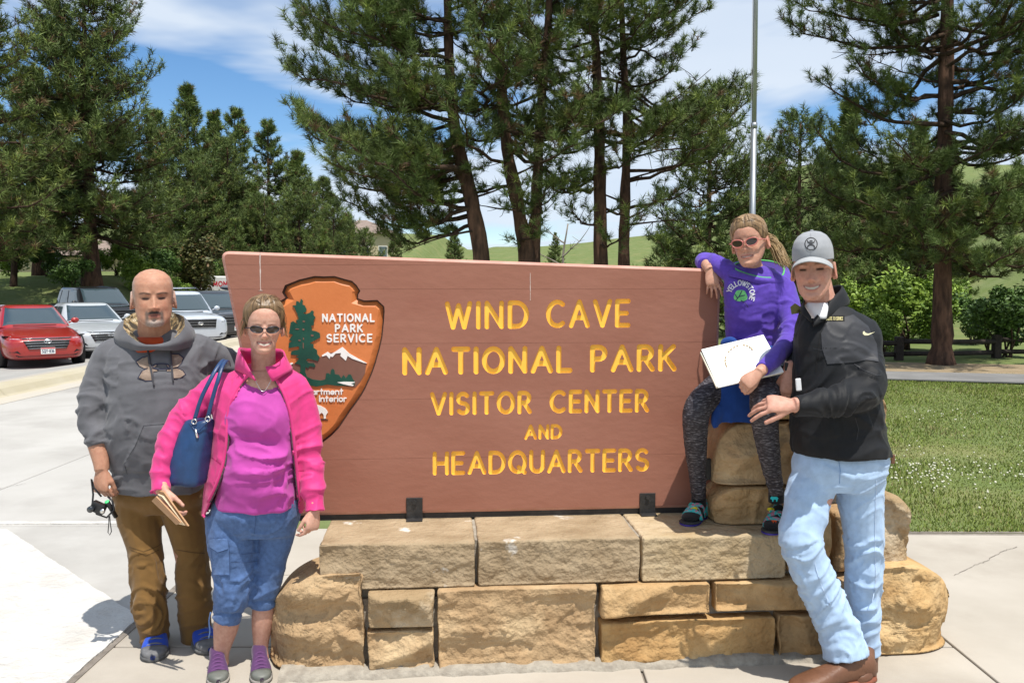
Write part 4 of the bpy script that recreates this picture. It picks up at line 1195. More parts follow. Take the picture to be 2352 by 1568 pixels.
# leafy shrubs and small broadleaf trees
def shrub(seed, r, h, n, leaf, c1, c2, clumps=14, dry=0.0):
    rng = np.random.default_rng(seed)
    cc = rng.normal(0, 1, (clumps, 3)); cc /= np.linalg.norm(cc, axis=1, keepdims=True); cc *= rng.uniform(.25, .8, (clumps, 1))
    cc = cc * np.array([r, r, h * .5]) + np.array([0, 0, h * .52])
    k = rng.integers(0, clumps, n)
    d = rng.normal(0, 1, (n, 3)); d /= np.linalg.norm(d, axis=1, keepdims=True)
    P = cc[k] + d * (rng.random((n, 1)) ** .5) * np.array([r * .30, r * .30, h * .19]) * rng.uniform(.6, 1.3, (clumps, 1))[k]; P[:, 2] = np.abs(P[:, 2])
    a = rng.normal(0, 1, (n, 3)); a[:, 2] *= .5; a /= np.linalg.norm(a, axis=1, keepdims=True)
    b = np.cross(a, d + rng.normal(0, .4, (n, 3))); b /= np.maximum(np.linalg.norm(b, axis=1, keepdims=True), 1e-6)
    s = leaf * rng.uniform(.6, 1.3, (n, 1))
    V = np.stack([P - a * s, P + b * s * .5, P + a * s, P - b * s * .5], 1).reshape(-1, 3)
    F = np.arange(n * 4).reshape(n, 4)
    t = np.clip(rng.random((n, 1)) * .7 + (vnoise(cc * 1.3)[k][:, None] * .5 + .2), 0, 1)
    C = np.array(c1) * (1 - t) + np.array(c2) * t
    if dry: q = rng.random(n) < dry; C[q] = np.array([.20, .12, .05]) * rng.uniform(.6, 1.1, (q.sum(), 1))
    st = MB()
    for q in range(7):
        tip = cc[q % clumps]; mid = tip * np.array([.4, .4, .55]) + rng.normal(0, .06 * r, 3)
        st.tube(smooth_path([(rng.normal(0, .05), rng.normal(0, .05), -.05), mid, tip], 6), list(np.linspace(.028, .008, 6) * max(.6, h / 2)), 5, cap=False)
    return V, F, np.repeat(C, 4, 0), st
def make_shrub(name, loc, label, cat, group=None, **kw):
    V, F, C, st = shrub(**kw)
    root = empty(name, loc); tag(root, label, cat, group)
    o = build("foliage", V, F, m_leaf, root, smooth=False); set_colors(o, C)
    st.build("stems", m_barkd, root, smooth=True, fix=False)
    return root
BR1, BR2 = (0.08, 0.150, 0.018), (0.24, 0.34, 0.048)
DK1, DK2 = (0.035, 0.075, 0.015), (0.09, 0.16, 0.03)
SR = "bright leafy shrubs behind the rail fence"
S1 = make_shrub("leafy_shrub", spot(2085, 23), "bright green leafy shrub behind the rail fence", "shrub", SR, seed=51, r=1.35, h=2.5, n=7000, leaf=.075, c1=BR1, c2=BR2, clumps=20)
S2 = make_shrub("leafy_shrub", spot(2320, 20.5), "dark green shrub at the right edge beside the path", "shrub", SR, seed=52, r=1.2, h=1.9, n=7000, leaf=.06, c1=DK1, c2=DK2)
S3 = make_shrub("juniper", spot(455, 44), "olive brown juniper behind the dark minivan", "juniper", None, seed=53, r=1.7, h=4.0, n=9000, leaf=.10, c1=(0.055, 0.065, 0.02), c2=(0.12, 0.12, 0.035), clumps=26, dry=.10)
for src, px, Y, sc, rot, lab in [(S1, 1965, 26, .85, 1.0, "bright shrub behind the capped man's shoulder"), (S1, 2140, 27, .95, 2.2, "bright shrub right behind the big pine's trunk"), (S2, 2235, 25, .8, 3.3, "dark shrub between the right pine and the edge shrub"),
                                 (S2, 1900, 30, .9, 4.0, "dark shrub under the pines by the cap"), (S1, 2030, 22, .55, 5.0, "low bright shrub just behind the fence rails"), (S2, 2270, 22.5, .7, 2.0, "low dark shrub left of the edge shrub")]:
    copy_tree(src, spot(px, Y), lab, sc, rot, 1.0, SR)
SL = "shrubs along the bank behind the cars"
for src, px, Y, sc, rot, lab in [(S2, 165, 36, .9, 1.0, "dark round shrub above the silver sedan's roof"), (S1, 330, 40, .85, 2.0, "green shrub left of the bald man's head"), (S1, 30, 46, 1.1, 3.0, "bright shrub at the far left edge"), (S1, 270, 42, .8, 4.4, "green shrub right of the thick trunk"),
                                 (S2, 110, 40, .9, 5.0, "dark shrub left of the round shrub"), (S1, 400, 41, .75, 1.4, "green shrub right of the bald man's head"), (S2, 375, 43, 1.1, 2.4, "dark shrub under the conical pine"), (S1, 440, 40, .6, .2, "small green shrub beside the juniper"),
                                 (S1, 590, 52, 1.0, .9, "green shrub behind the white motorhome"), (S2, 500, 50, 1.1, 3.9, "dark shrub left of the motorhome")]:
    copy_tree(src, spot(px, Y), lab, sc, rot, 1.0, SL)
def small_tree(px, Y, h, label):
    root = empty("small_tree", spot(px, Y)); tag(root, label, "tree")
    mb = MB(); mb.tube(smooth_path([(0, 0, -.1), (.08, 0, h * .3), (-.05, .05, h * .6), (.1, 0, h)], 10), list(np.linspace(.16, .04, 10)), 7, cap=False)
    mb.build("trunk", m_barkd, root, smooth=True, fix=False)
    V, F, C, st = shrub(60 + px, h * .45, h * .8, 3500, .10, DK1, DK2)
    o = build("crown", V + np.array([0, 0, h * .45]), F, m_leaf, root, smooth=False); set_colors(o, C)
small_tree(33, 37, 3.6, "small dark-trunked tree on the shaded lawn at far left")
small_tree(120, 42, 4.0, "small tree with pale trunk left of the thick pine trunk")
# bare dead tree behind the trunks
root = empty("dead_tree", spot(1300, 27)); tag(root, "bleached bare dead tree between the pine trunks", "dead tree")
dp = Pine(71); dp.trunk([(0, 0, -.1), (.1, 0, 1.2), (-.1, .1, 2.4), (.05, 0, 3.6)], .09, .02, 12, 7)
for z, az, L, e in [(.9, .3, 1.0, .7), (1.2, 3.0, 1.1, .8), (1.6, 3.4, 1.3, .7), (1.9, .1, 1.1, .6), (2.3, 3.0, .9, .6), (2.6, 5.9, .9, .7), (3.0, 3.4, .7, .6), (1.4, 4.8, .8, .8)]: dp.dead_branch(z, az, L, e, 6)
dp.wood.build("branches", m_dead, root, smooth=True, fix=False)
build("trunk", dp.trunkVF[0], dp.trunkVF[1], m_dead, root)
# ------------------------------------------------------------------ people: shared tools
from mathutils.bvhtree import BVHTree
def remesh(mb, voxel, smooth=3):
    me = mesh_from(mb.V, mb.F); o = bpy.data.objects.new("tmp", me); COL.objects.link(o)
    m = o.modifiers.new("r", 'REMESH'); m.mode = 'VOXEL'; m.voxel_size = voxel
    if smooth:
        s = o.modifiers.new("s", 'SMOOTH'); s.factor = .5; s.iterations = smooth
    dg = bpy.context.evaluated_depsgraph_get(); e = o.evaluated_get(dg); em = e.to_mesh()
    V = np.empty(len(em.vertices) * 3); em.vertices.foreach_get("co", V); V = V.reshape(-1, 3)
    N = np.empty(len(em.vertices) * 3); em.vertices.foreach_get("normal", N); N = N.reshape(-1, 3)
    L = np.empty(len(em.loops), dtype=np.int32); em.loops.foreach_get("vertex_index", L)
    F = L.reshape(-1, 4).copy()
    e.to_mesh_clear(); bpy.data.objects.remove(o); bpy.data.meshes.remove(me)
    return V, F, N
def proj(V):
    """where points of a surface are seen: picture coordinates"""
    V = np.asarray(V) - np.array([0, 0, CAM_H])
    zf = V[:, 1] * _ct - V[:, 2] * _st; up = V[:, 1] * _st + V[:, 2] * _ct
    return CX + FPX * V[:, 0] / zf, CY - FPX * up / zf
def ring(pl, pr, py, Y, d, n=28, p=2.25, yaw=0.0):
    A_, B_ = at(pl, py, Y), at(pr, py, Y); c = (A_ + B_) / 2; w = (B_ - A_).length / 2
    out = []
    for i in range(n):
        t = 2 * math.pi * i / n; cx, sx = math.cos(t), math.sin(t)
        x = w * math.copysign(abs(sx) ** (2 / p), sx); y = -d * math.copysign(abs(cx) ** (2 / p), cx)
        out.append(Vector((c.x + x * math.cos(yaw) - y * math.sin(yaw), c.y + x * math.sin(yaw) + y * math.cos(yaw), c.z)))
    return out
def loft(mb, rings, sub=3):
    n = len(rings[0]); arr = np.array([[tuple(p) for p in r] for r in rings]).reshape(len(rings), -1)
    S = smooth_path(arr, (len(rings) - 1) * sub + 1).reshape(-1, n, 3)
    k = len(S); V = S.reshape(-1, 3)
    F = [(i * n + q, i * n + (q + 1) % n, (i + 1) * n + (q + 1) % n, (i + 1) * n + q) for i in range(k - 1) for q in range(n)]
    F += [tuple(range(n - 1, -1, -1)), tuple((k - 1) * n + q for q in range(n))]
    return mb.add(V, F)
def limb(mb, pts, n=16, flat=1.0, sub=5):
    """pts: (px, py, Y, r)"""
    A4 = np.array([[*at(px, py, Y), r] for px, py, Y, r in pts])
    S = smooth_path(A4, (len(pts) - 1) * sub + 1)
    V, F = tube(S[:, :3], [(r, r * flat) for r in S[:, 3]], n)
    mb.add(V, F); return S[:, :3]
def folds(V, N, bones, amp, seed, f_al=26.0, f_ac=7.0, joints=(), twist=0.5):
    """cloth creases: ridges that run round each limb, gathered at the joints. bones: (p0, p1)"""
    best = np.full(len(V), 1e9); T = np.zeros_like(V)
    for p0, p1 in bones:
        p0 = np.asarray(tuple(p0)); p1 = np.asarray(tuple(p1)); d = p1 - p0; L2 = d @ d
        t = np.clip(((V - p0) @ d) / L2, 0, 1); D = np.linalg.norm(V - (p0 + t[:, None] * d), axis=1)
        m = D < best; best[m] = D[m]; T[m] = d / math.sqrt(L2)
    al = (V * T).sum(1)[:, None] * T; ac = V - al
    w = vnoise(V * 6 + seed)[:, None] * twist * .12
    Q = (al * f_al + ac * f_ac) + w * f_al + seed * 3.1
    r1 = 1 - np.abs(vnoise(Q)); r2 = 1 - np.abs(vnoise(Q * 2.1 + 7.7))
    g = np.full(len(V), .45)
    for c, rad, mul in joints:
        g = g + mul * np.exp(-(np.linalg.norm(V - np.asarray(tuple(c)), axis=1) / rad) ** 2)
    big = vnoise(V * 5.5 + seed * 1.7)
    return V + N * (amp * (g * ((r1 ** 3 - .35) + .35 * (r2 ** 3 - .35)) + .35 * big))[:, None]
def garment(name, mb, voxel, m, parent, bones, amp, seed, joints=(), smooth=3, shape=None, keep=None, slim=.004, **kw):
    V, F, N = remesh(mb, voxel, smooth)
    V = V - N * slim
    if shape is not None: V = shape(V, N)
    V = folds(V, N, bones, amp, seed, joints=joints, **kw)
    if keep is not None:
        k = keep(V, F, N); F = F[k]; u = np.unique(F); mp = np.full(len(V), -1); mp[u] = np.arange(len(u)); V = V[u]; F = mp[F]
    o = build(name, V, F, m, parent, smooth=True, world_coords=True)
    return o
def bvh(o):
    me = o.data; V = np.empty(len(me.vertices) * 3); me.vertices.foreach_get("co", V)
    return BVHTree.FromPolygons([tuple(p) for p in V.reshape(-1, 3)], [tuple(p.vertices) for p in me.polygons])
def decal(name, tree, loops, m, parent, off=.0015, grid=5.0, thick=0.0):
    """printed or sewn shape laid on a surface; loops in picture coordinates"""
    def dense(lp):
        out = []; mx = min(grid, 4.0)
        for i in range(len(lp)):
            a, b = Vector(lp[i]), Vector(lp[(i + 1) % len(lp)]); n = max(1, int((b - a).length / mx + .999))
            out += [tuple(a.lerp(b, k / n)) for k in range(n)]
        return out
    loops = [dense(lp) for lp in loops]
    vs = []; es = []
    for lp in loops:
        o = len(vs); vs += [Vector(p) for p in lp]; es += [(o + i, o + (i + 1) % len(lp)) for i in range(len(lp))]
    x0, x1 = min(p.x for p in vs), max(p.x for p in vs); y0, y1 = min(p.y for p in vs), max(p.y for p in vs)
    x = x0 + grid / 2
    while x < x1:
        y = y0 + grid / 2
        while y < y1:
            if inside((x, y), loops): vs.append(Vector((x + .01, y + .013)))
            y += grid
        x += grid
    v, e, f, *_ = geometry.delaunay_2d_cdt(vs, es, [], 0, 1e-6)
    C = Vector((0, 0, CAM_H)); H = []; ds = []
    for p in v:
        d = ray(p.x, p.y).normalized(); h = tree.ray_cast(C, d); H.append((d, h[3])); 
        if h[3]: ds.append(h[3])
    if not ds: return None
    md = float(np.median(ds))
    pts = [C + d * ((t if t and abs(t - md) < .12 else md) - off) for d, t in H]
    F = [tuple(t) for t in f if inside(sum((v[i] for i in t), Vector((0, 0))) / len(t), loops)]
    if not F: return None
    mb = MB().add(pts, F)
    return mb.build(name, m, parent, smooth=True, world_coords=True, fix=False)
def stroke_decal(name, tree, strokes, r, m, parent, off=.0015, h=None, grid=5.0):
    return decal(name, tree, outline(strokes, r, h or r * .55), m, parent, off, grid)
def text_px(word, x0, y0, x1, y1, hgt, gap=.3):
    """strokes of a word along the line (x0,y0)-(x1,y1) in picture coordinates, letters hgt high"""
    st, W = text_strokes(word, gap); ux, uy = (x1 - x0), (y1 - y0); L = math.hypot(ux, uy); ux /= L; uy /= L
    out = []
    for ch, ss in st:
        for s in ss: out.append([(x0 + ux * (u / W) * L + uy * v * hgt, y0 + uy * (u / W) * L - ux * v * hgt) for u, v in s])
    return out

# heads
HEAD = np.array([(-.118,.018,-.082,-.045),(-.112,.030,-.090,-.030),(-.100,.0425,-.0935,-.005),(-.085,.052,-.093,.025),(-.06,.0615,-.0905,.062),(-.03,.0695,-.089,.086),(0,.0745,-.0865,.097),
                 (.03,.0765,-.0895,.101),(.06,.075,-.086,.098),(.085,.066,-.073,.085),(.105,.0465,-.049,.058),(.115,.025,-.024,.031),(.1188,.006,-.006,.008)])
def G(x, s): return np.exp(-(x / s) ** 2)
def head_grid(tab=HEAD, nz=84, na=96, jaw=1.0, width=1.0):
    zs = np.interp(np.linspace(0, 1, nz), np.linspace(0, 1, 60), np.interp(np.linspace(0, 1, 60), np.linspace(0, 1, len(tab)), tab[:, 0]))
    w, f, b = [np.interp(zs, tab[:, 0], tab[:, c]) for c in (1, 2, 3)]
    k = np.array([.25, .5, .25])
    for _ in range(2):
        w, f, b = [np.concatenate([[q[0]], np.convolve(q, k, 'valid'), [q[-1]]]) for q in (w, f, b)]
    w = w * width * np.where(zs < -.03, 1 + (jaw - 1) * np.clip((-.03 - zs) / .05, 0, 1), 1)
    th = np.arange(na) * 2 * math.pi / na
    s, c = np.sin(th), np.cos(th)
    X = w[:, None] * (np.sign(s) * np.abs(s) ** .92)[None]
    yc = (f + b) / 2; hy = (b - f) / 2
    Y = yc[:, None] - hy[:, None] * c[None]
    Z = np.repeat(zs[:, None], na, 1)
    F = [(i * na + q, i * na + (q + 1) % na, (i + 1) * na + (q + 1) % na, (i + 1) * na + q) for i in range(nz - 1) for q in range(na)]
    F += [tuple(range(na - 1, -1, -1)), tuple((nz - 1) * na + q for q in range(na))]
    return np.stack([X, Y, Z], -1).reshape(-1, 3), F, np.repeat(th[None], nz, 0).reshape(-1)
def face_shape(V, smile=0.0, nose=1.0, brow=1.0, chin=1.0, mz=.068, nb=0.0, ez=0.0):
    x, y, z = V[:, 0].copy(), V[:, 1].copy(), V[:, 2].copy(); ax = np.abs(x)
    fr = np.clip((-y - .02) / .03, 0, 1)
    d = np.zeros(len(V))
    zn = z + nb
    pz = np.where(zn > -.036, np.clip((.016 - zn) / .052, 0, 1), np.clip((zn + .052) / .016, 0, 1))
    d -= nose * .027 * G(x, .0075 + .005 * np.clip(-z / .04, 0, 1)) * pz ** 1.2
    d -= nose * .009 * G(ax - .013, .0065) * G(zn + .040, .007)
    z = z - ez
    d += .010 * G(ax - .031, .016) * G(z - .003, .010)
    d -= .0055 * G(ax - .031, .012) * G(z + .000, .006)
    d -= brow * .0055 * G(ax - .030, .020) * G(z - .021, .008)
    d += .003 * G(x, .010) * G(z - .020, .010)
    z = z + ez
    d -= (.005 + .004 * smile) * G(ax - .043, .018) * G(z + .032, .018)
    d -= .0075 * G(x, .024 + .006 * smile) * G(z + mz, .013)
    zc = z + mz - smile * .0062 * (ax / .025) ** 2 * (ax < .04)
    d += .0045 * G(ax, .025 + .005 * smile) * G(zc, .0028 + .0025 * smile)
    d += .004 * G(x, .020) * G(z + mz + .018, .006)
    d -= chin * .0065 * G(x, .020) * G(z + .102, .013)
    d += (.0015 + .003 * smile) * G(ax - .036 - .1 * np.clip(-.045 - z, 0, 1), .006) * G(z + .055, .018)
    V = V.copy(); V[:, 1] += d * fr
    return V
def head_xf(c, scale, yaw=0, pitch=0, roll=0):
    yaw = yaw + math.atan2(-c[0], c[1])          # measured from facing the photographer
    M = Matrix.Translation(Vector(c)) @ Matrix.Rotation(yaw, 4, 'Z') @ Matrix.Rotation(pitch, 4, 'X') @ Matrix.Rotation(roll, 4, 'Y') @ Matrix.Scale(scale, 4)
    return np.array(M)
def xf(M, V): return np.asarray(V) @ M[:3, :3].T + M[:3, 3]
def ixf(M, V):
    I = np.linalg.inv(M); return np.asarray(V) @ I[:3, :3].T + I[:3, 3]
def ear(mb, M, side, s=1.0, wd=1.0):
    M = M.copy(); M[:3, 0] *= wd; P = []
    for t in np.linspace(0, 2 * math.pi, 15)[:-1]:
        P.append((side * (.0765 + .010 * (1 - math.cos(t)) * .3 + .006), .012 + .015 * s * math.sin(t) + .004 * math.cos(t), -.012 + .031 * s * math.cos(t)))
    V, F = tube(P, .0052, 8, closed=True); mb.add(xf(M, V), F)
    V, F, _ = ell((side * .0765, .012, -.012), (.006, .014 * s, .028 * s)); mb.add(xf(M, V), F)
    V, F, _ = ell((side * .0795, .006, -.038), (.0055, .0075, .009)); mb.add(xf(M, V), F)
def ell(c, r, n=12, m=8):
    V = []; F = []
    for i in range(m + 1):
        a = math.pi * i / m
        for j in range(n):
            b = 2 * math.pi * j / n
            V.append((c[0] + r[0] * math.sin(a) * math.cos(b), c[1] + r[1] * math.sin(a) * math.sin(b), c[2] + r[2] * math.cos(a)))
    for i in range(m):
        for j in range(n): F.append((i * n + j, i * n + (j + 1) % n, (i + 1) * n + (j + 1) % n, (i + 1) * n + j))
    return np.array(V), F, None

# hands
def hand(mb, wrist, fwd, back, thumb_side, size=1.0, curl=((.25, .3, .2),) * 4, spread=.10, thumb=(.55, .25, .1), thumb_out=.75):
    """wrist point, finger direction, outward normal of the back of the hand; thumb_side +1/-1 along back x fwd"""
    X = Vector(fwd).normalized(); Zb = Vector(back); Zb = (Zb - X * Zb.dot(X)).normalized(); Yv = Zb.cross(X) * thumb_side
    w = Vector(wrist); s = size
    rings = []
    for t, wd, th, bow in [(-.035, .026, .021, 0), (0, .029, .019, 0), (.03, .037, .018, .001), (.06, .042, .016, .003), (.085, .041, .013, .003), (.098, .036, .009, .001)]:
        r = []
        for i in range(14):
            a = 2 * math.pi * i / 14; r.append(w + X * t * s + Yv * math.cos(a) * wd * s + Zb * (math.sin(a) * th + bow) * s)
        rings.append(r)
    loft(mb, rings, 2)
    off = [.029, .010, -.009, -.027]; Ls = [(.043, .026, .022), (.047, .029, .023), (.043, .027, .022), (.034, .021, .020)]; rad = [.0088, .0090, .0086, .0078]
    for f in range(4):
        base = w + X * (.084 - .004 * (f == 3) - .003 * (f == 0)) * s + Yv * off[f] * s
        d = (X + Yv * spread * (1.5 - f)).normalized(); up = (Zb - d * Zb.dot(d)).normalized()
        p = base; pts = [p - d * .012 * s]; rr = [rad[f] * s * 1.02]
        pts.append(p); rr.append(rad[f] * s * 1.08)
        ang = 0.0
        for j in range(3):
            ang += curl[f][j]; dd = d * math.cos(ang) - up * math.sin(ang)
            for k in (.5, 1.0):
                pts.append(p + dd * Ls[f][j] * k * s); rr.append(rad[f] * s * (1.0 - .07 * j - .05 * k + (.05 if k == 1 and j < 2 else 0)))
            p = p + dd * Ls[f][j] * s
        pts.append(p + dd * .004 * s); rr.append(rad[f] * s * .5)
        V, F = tube(pts, rr, 10); mb.add(V, F)
    base = w + X * .018 * s + Yv * .020 * s - Zb * .006 * s
    d = (X * math.cos(thumb_out) + Yv * math.sin(thumb_out) - Zb * .25).normalized(); nrm = (Yv - d * Yv.dot(d)).normalized()
    p = base; pts = [p]; rr = [.014 * s]; ang = 0
    for j, (L, r) in enumerate([(.042, .0125), (.032, .0105), (.026, .0090)]):
        ang += thumb[j] if j else 0; dd = (d * math.cos(ang) - (nrm * .8 + Zb * .5).normalized() * math.sin(ang)).normalized()
        for k in (.5, 1.0): pts.append(p + dd * L * k * s); rr.append(r * s)
        p = p + dd * L * s
    pts.append(p + dd * .004 * s); rr.append(.005 * s)
    V, F = tube(pts, rr, 10); mb.add(V, F)

m_skin = mat("skin", (0.6, 0.35, 0.25), vcol="Col", c2=(0.84, 0.78, 0.76), scale=55, rough=0.55, spec=0.3, bump=0.14, bump_scale=380, sub=0.12)
def join_body(V1, F1, V2, F2, core):
    # the part of the body under the clothes is kept coarse
    V3, F3, _ = remesh(core, .013, 2)
    return np.vstack([V1, V2, V3]), np.vstack([F1, F2 + len(V1), F3 + len(V1) + len(V2)]), len(V2) + len(V3)
def head_object_colors(V, M, base, fn):
    L = ixf(M, V); C = np.tile(np.array(base), (len(V), 1)); return fn(L, C)
def blend(C, c, w):
    w = np.clip(w, 0, 1)[:, None]; return C * (1 - w) + np.array(c) * w
def sm(x, e): return 1 / (1 + np.exp(-np.clip(x / e, -30, 30)))
def skin_features(L, C, base, lips, smile, teeth, brow_c, brow_w, eyes=True, cheeks=.35, mz=.068, nb=0.0):
    x, y, z = L[:, 0], L[:, 1], L[:, 2]; ax = np.abs(x); fr = np.clip((-y - .045) / .02, 0, 1)
    red = np.array(base) * np.array([1.06, .80, .76])
    C = blend(C, red, cheeks * fr * (G(ax - .04, .018) * G(z + .03, .018) + .9 * G(x, .012) * G(z + .036, .012) + .25 * G(x, .05) * G(z - .06, .03)))
    ear = np.clip((ax - .077) / .004, 0, 1) * (y > -.02); C = blend(C, red, .55 * ear)
    zc = z + mz - smile * .0062 * (ax / .025) ** 2 * (ax < .045)
    half = .024 + .006 * smile
    lip = sm(half + .002 - ax, .0015) * sm((.0085 + .003 * smile) * np.sqrt(np.clip(1 - (ax / (half + .003)) ** 2, 0, 1)) - np.abs(zc + .001), .0012)
    C = blend(C, lips, fr * lip * .9)
    if teeth:
        tw_ = np.sqrt(np.clip(1 - (ax / (half - .001)) ** 2, 0, 1)); up_ = .0028 * teeth * 1.0; lo_ = .0075 * teeth * tw_
        th = sm(half - .003 - ax, .0012) * sm(up_ - zc, .0008) * sm(zc + lo_, .0008)
        C = blend(C, (.13, .04, .035), fr * sm(half - ax, .001) * sm(up_ + .0012 - zc, .0006) * sm(zc + lo_ + .0012, .0006))
        C = blend(C, (.56, .50, .43), fr * th)
        C = blend(C, (.16, .05, .045), fr * G(ax - half + .001, .003) * G(zc, .003) * .9)
    else:
        C = blend(C, np.array(lips) * .3, fr * sm(half - ax, .002) * G(zc, .0022))
    C = blend(C, np.array(base) * .42, fr * .8 * G(ax - .009, .0040) * G(z + .0495 + nb, .0030))
    if brow_w: C = blend(C, brow_c, brow_w * fr * sm(.021 - np.abs(ax - .033), .002) * G(z - .0205 - .004 * (1 - np.abs(ax - .036) / .02), .0042))
    if eyes:
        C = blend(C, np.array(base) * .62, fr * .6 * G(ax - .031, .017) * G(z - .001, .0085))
        C = blend(C, (.035, .02, .015), fr * sm(.0130 - np.abs(ax - .031), .0012) * np.clip(1.25 * G(z - .0005, .0036), 0, 1))
    return C

def cowl(parent, base, rim, inner, m_out, m_in, names=("hood", "hood_lining"), n=56, seed=1.0, amp=.010, bulge=.018, trim=None):
    """soft hood or collar lying round the neck: outer cloth from base to rim, lining from rim to the neck"""
    def cl(P):
        Q = [tuple(at(*p)) for p in P]; k = len(Q); S = smooth_path(Q[-2:] + Q + Q[:2], (k + 3) * 8 + 1); return S[16:16 + k * 8]
    B_, Rm, I_ = cl(base), cl(rim), cl(inner); k = len(B_)
    def skin(A0, A1, bul, nm, m, steps=7):
        c = (A0.mean(0) + A1.mean(0)) / 2; rows = []
        for t in np.linspace(0, 1, steps):
            q = A0 * (1 - t) + A1 * t; o = q - c; o[:, 2] = 0; o /= np.maximum(np.linalg.norm(o, axis=1, keepdims=True), 1e-6)
            q = q + o * bul * math.sin(math.pi * t) + np.array([0, 0, 1.]) * abs(bul) * .4 * math.sin(math.pi * t)
            rows.append(q)
        V = np.vstack(rows); V = V + (fbm(V * 13 + seed, 3) * amp)[:, None] * np.array([1, 1, .6])
        F = [(i * k + q, i * k + (q + 1) % k, (i + 1) * k + (q + 1) % k, (i + 1) * k + q) for i in range(steps - 1) for q in range(k)]
        return build(nm, V, F, m, parent, True)
    h_ = skin(B_, Rm, bulge, names[0], m_out); skin(Rm, I_, bulge * .5, names[1], m_in)
    if trim is not None:
        V, F = tube(Rm, .0045, 6, closed=True); build("hood_trim", V, F, trim, parent, True)
# ------------------------------------------------------------------ fabric and shoes
def cloth(name, c, k=.82, rough=.85, bump=.25, bs=500, sheen=.15, **kw):
    return mat(name, c, tuple(q * k for q in c), scale=kw.pop('scale', 14), rough=rough, spec=.2, bump=bump, bump_scale=bs, sheen=sheen, **kw)
m_hood = cloth("grey_fleece", (0.118, 0.118, 0.130), bs=350)
m_khaki = cloth("brown_canvas", (0.185, 0.100, 0.030), k=.86, bs=600)
m_pink = cloth("pink_softshell", (0.64, 0.042, 0.205), k=.85, rough=.6, bs=700)
m_violet = cloth("violet_jersey", (0.46, 0.060, 0.33), k=.85, rough=.75, bs=700)
m_chamb = cloth("blue_chambray", (0.085, 0.155, 0.335), k=.72, bs=420, scale=60)
m_jean = cloth("light_denim", (0.40, 0.545, 0.745), k=.84, bs=420, scale=26)
m_black = cloth("black_nylon", (0.0085, 0.0090, 0.0105), k=1.4, rough=.62, bs=500, sheen=.05)
m_grey_ny = cloth("charcoal_nylon", (0.042, 0.043, 0.049), k=.85, rough=.5, bs=500, sheen=.05)
m_purple = cloth("purple_jersey", (0.105, 0.055, 0.40), k=.78, bs=600, scale=40)
m_orange_t = cloth("orange_cotton", (0.42, 0.055, 0.012))
m_white_t = cloth("white_cotton", (0.75, 0.75, 0.78))
m_navy = mat("navy_leather", (0.009, 0.036, 0.105), (0.013, 0.048, 0.14), scale=20, rough=.42, spec=.5, bump=.3, bump_scale=220)
m_royal = cloth("royal_blue_fleece", (0.012, 0.055, 0.26), k=.8)
m_kraft = mat("kraft_leather", (0.36, 0.19, 0.085), (0.43, 0.245, 0.12), scale=18, rough=.6, bump=.15, bump_scale=90)
m_silver = mat("silver_metal", (0.75, 0.74, 0.70), metal=1.0, rough=.25)
m_rubber = mat("dark_rubber", (0.03, 0.03, 0.032), (0.05, 0.05, 0.05), scale=20, rough=.7)
m_seam = cloth("grey_seam", (0.055, 0.055, 0.064))
def camo_mat():
    m = bpy.data.materials.new("camo_print"); m.use_nodes = True; N, L = m.node_tree.nodes, m.node_tree.links; b = N['Principled BSDF']
    tc = N.new("ShaderNodeTexCoord"); t = N.new("ShaderNodeTexNoise"); t.inputs['Scale'].default_value = 17; t.inputs['Detail'].default_value = 3; t.inputs['Distortion'].default_value = 1.2
    L.new(tc.outputs['Object'], t.inputs['Vector']); r = N.new("ShaderNodeValToRGB"); r.color_ramp.interpolation = 'CONSTANT'
    e = r.color_ramp.elements; e[0].position = 0; e[0].color = (.04, .03, .018, 1); e[1].position = .42; e[1].color = (.20, .135, .06, 1)
    for p, c in ((.50, (.44, .33, .19, 1)), (.56, (.10, .085, .04, 1)), (.62, (.55, .46, .32, 1)), (.70, (.15, .09, .04, 1))):
        q = r.color_ramp.elements.new(p); q.color = c
    L.new(t.outputs['Fac'], r.inputs[0]); L.new(r.outputs[0], b.inputs['Base Color']); b.inputs['Roughness'].default_value = .85; return m
m_camo = camo_mat()
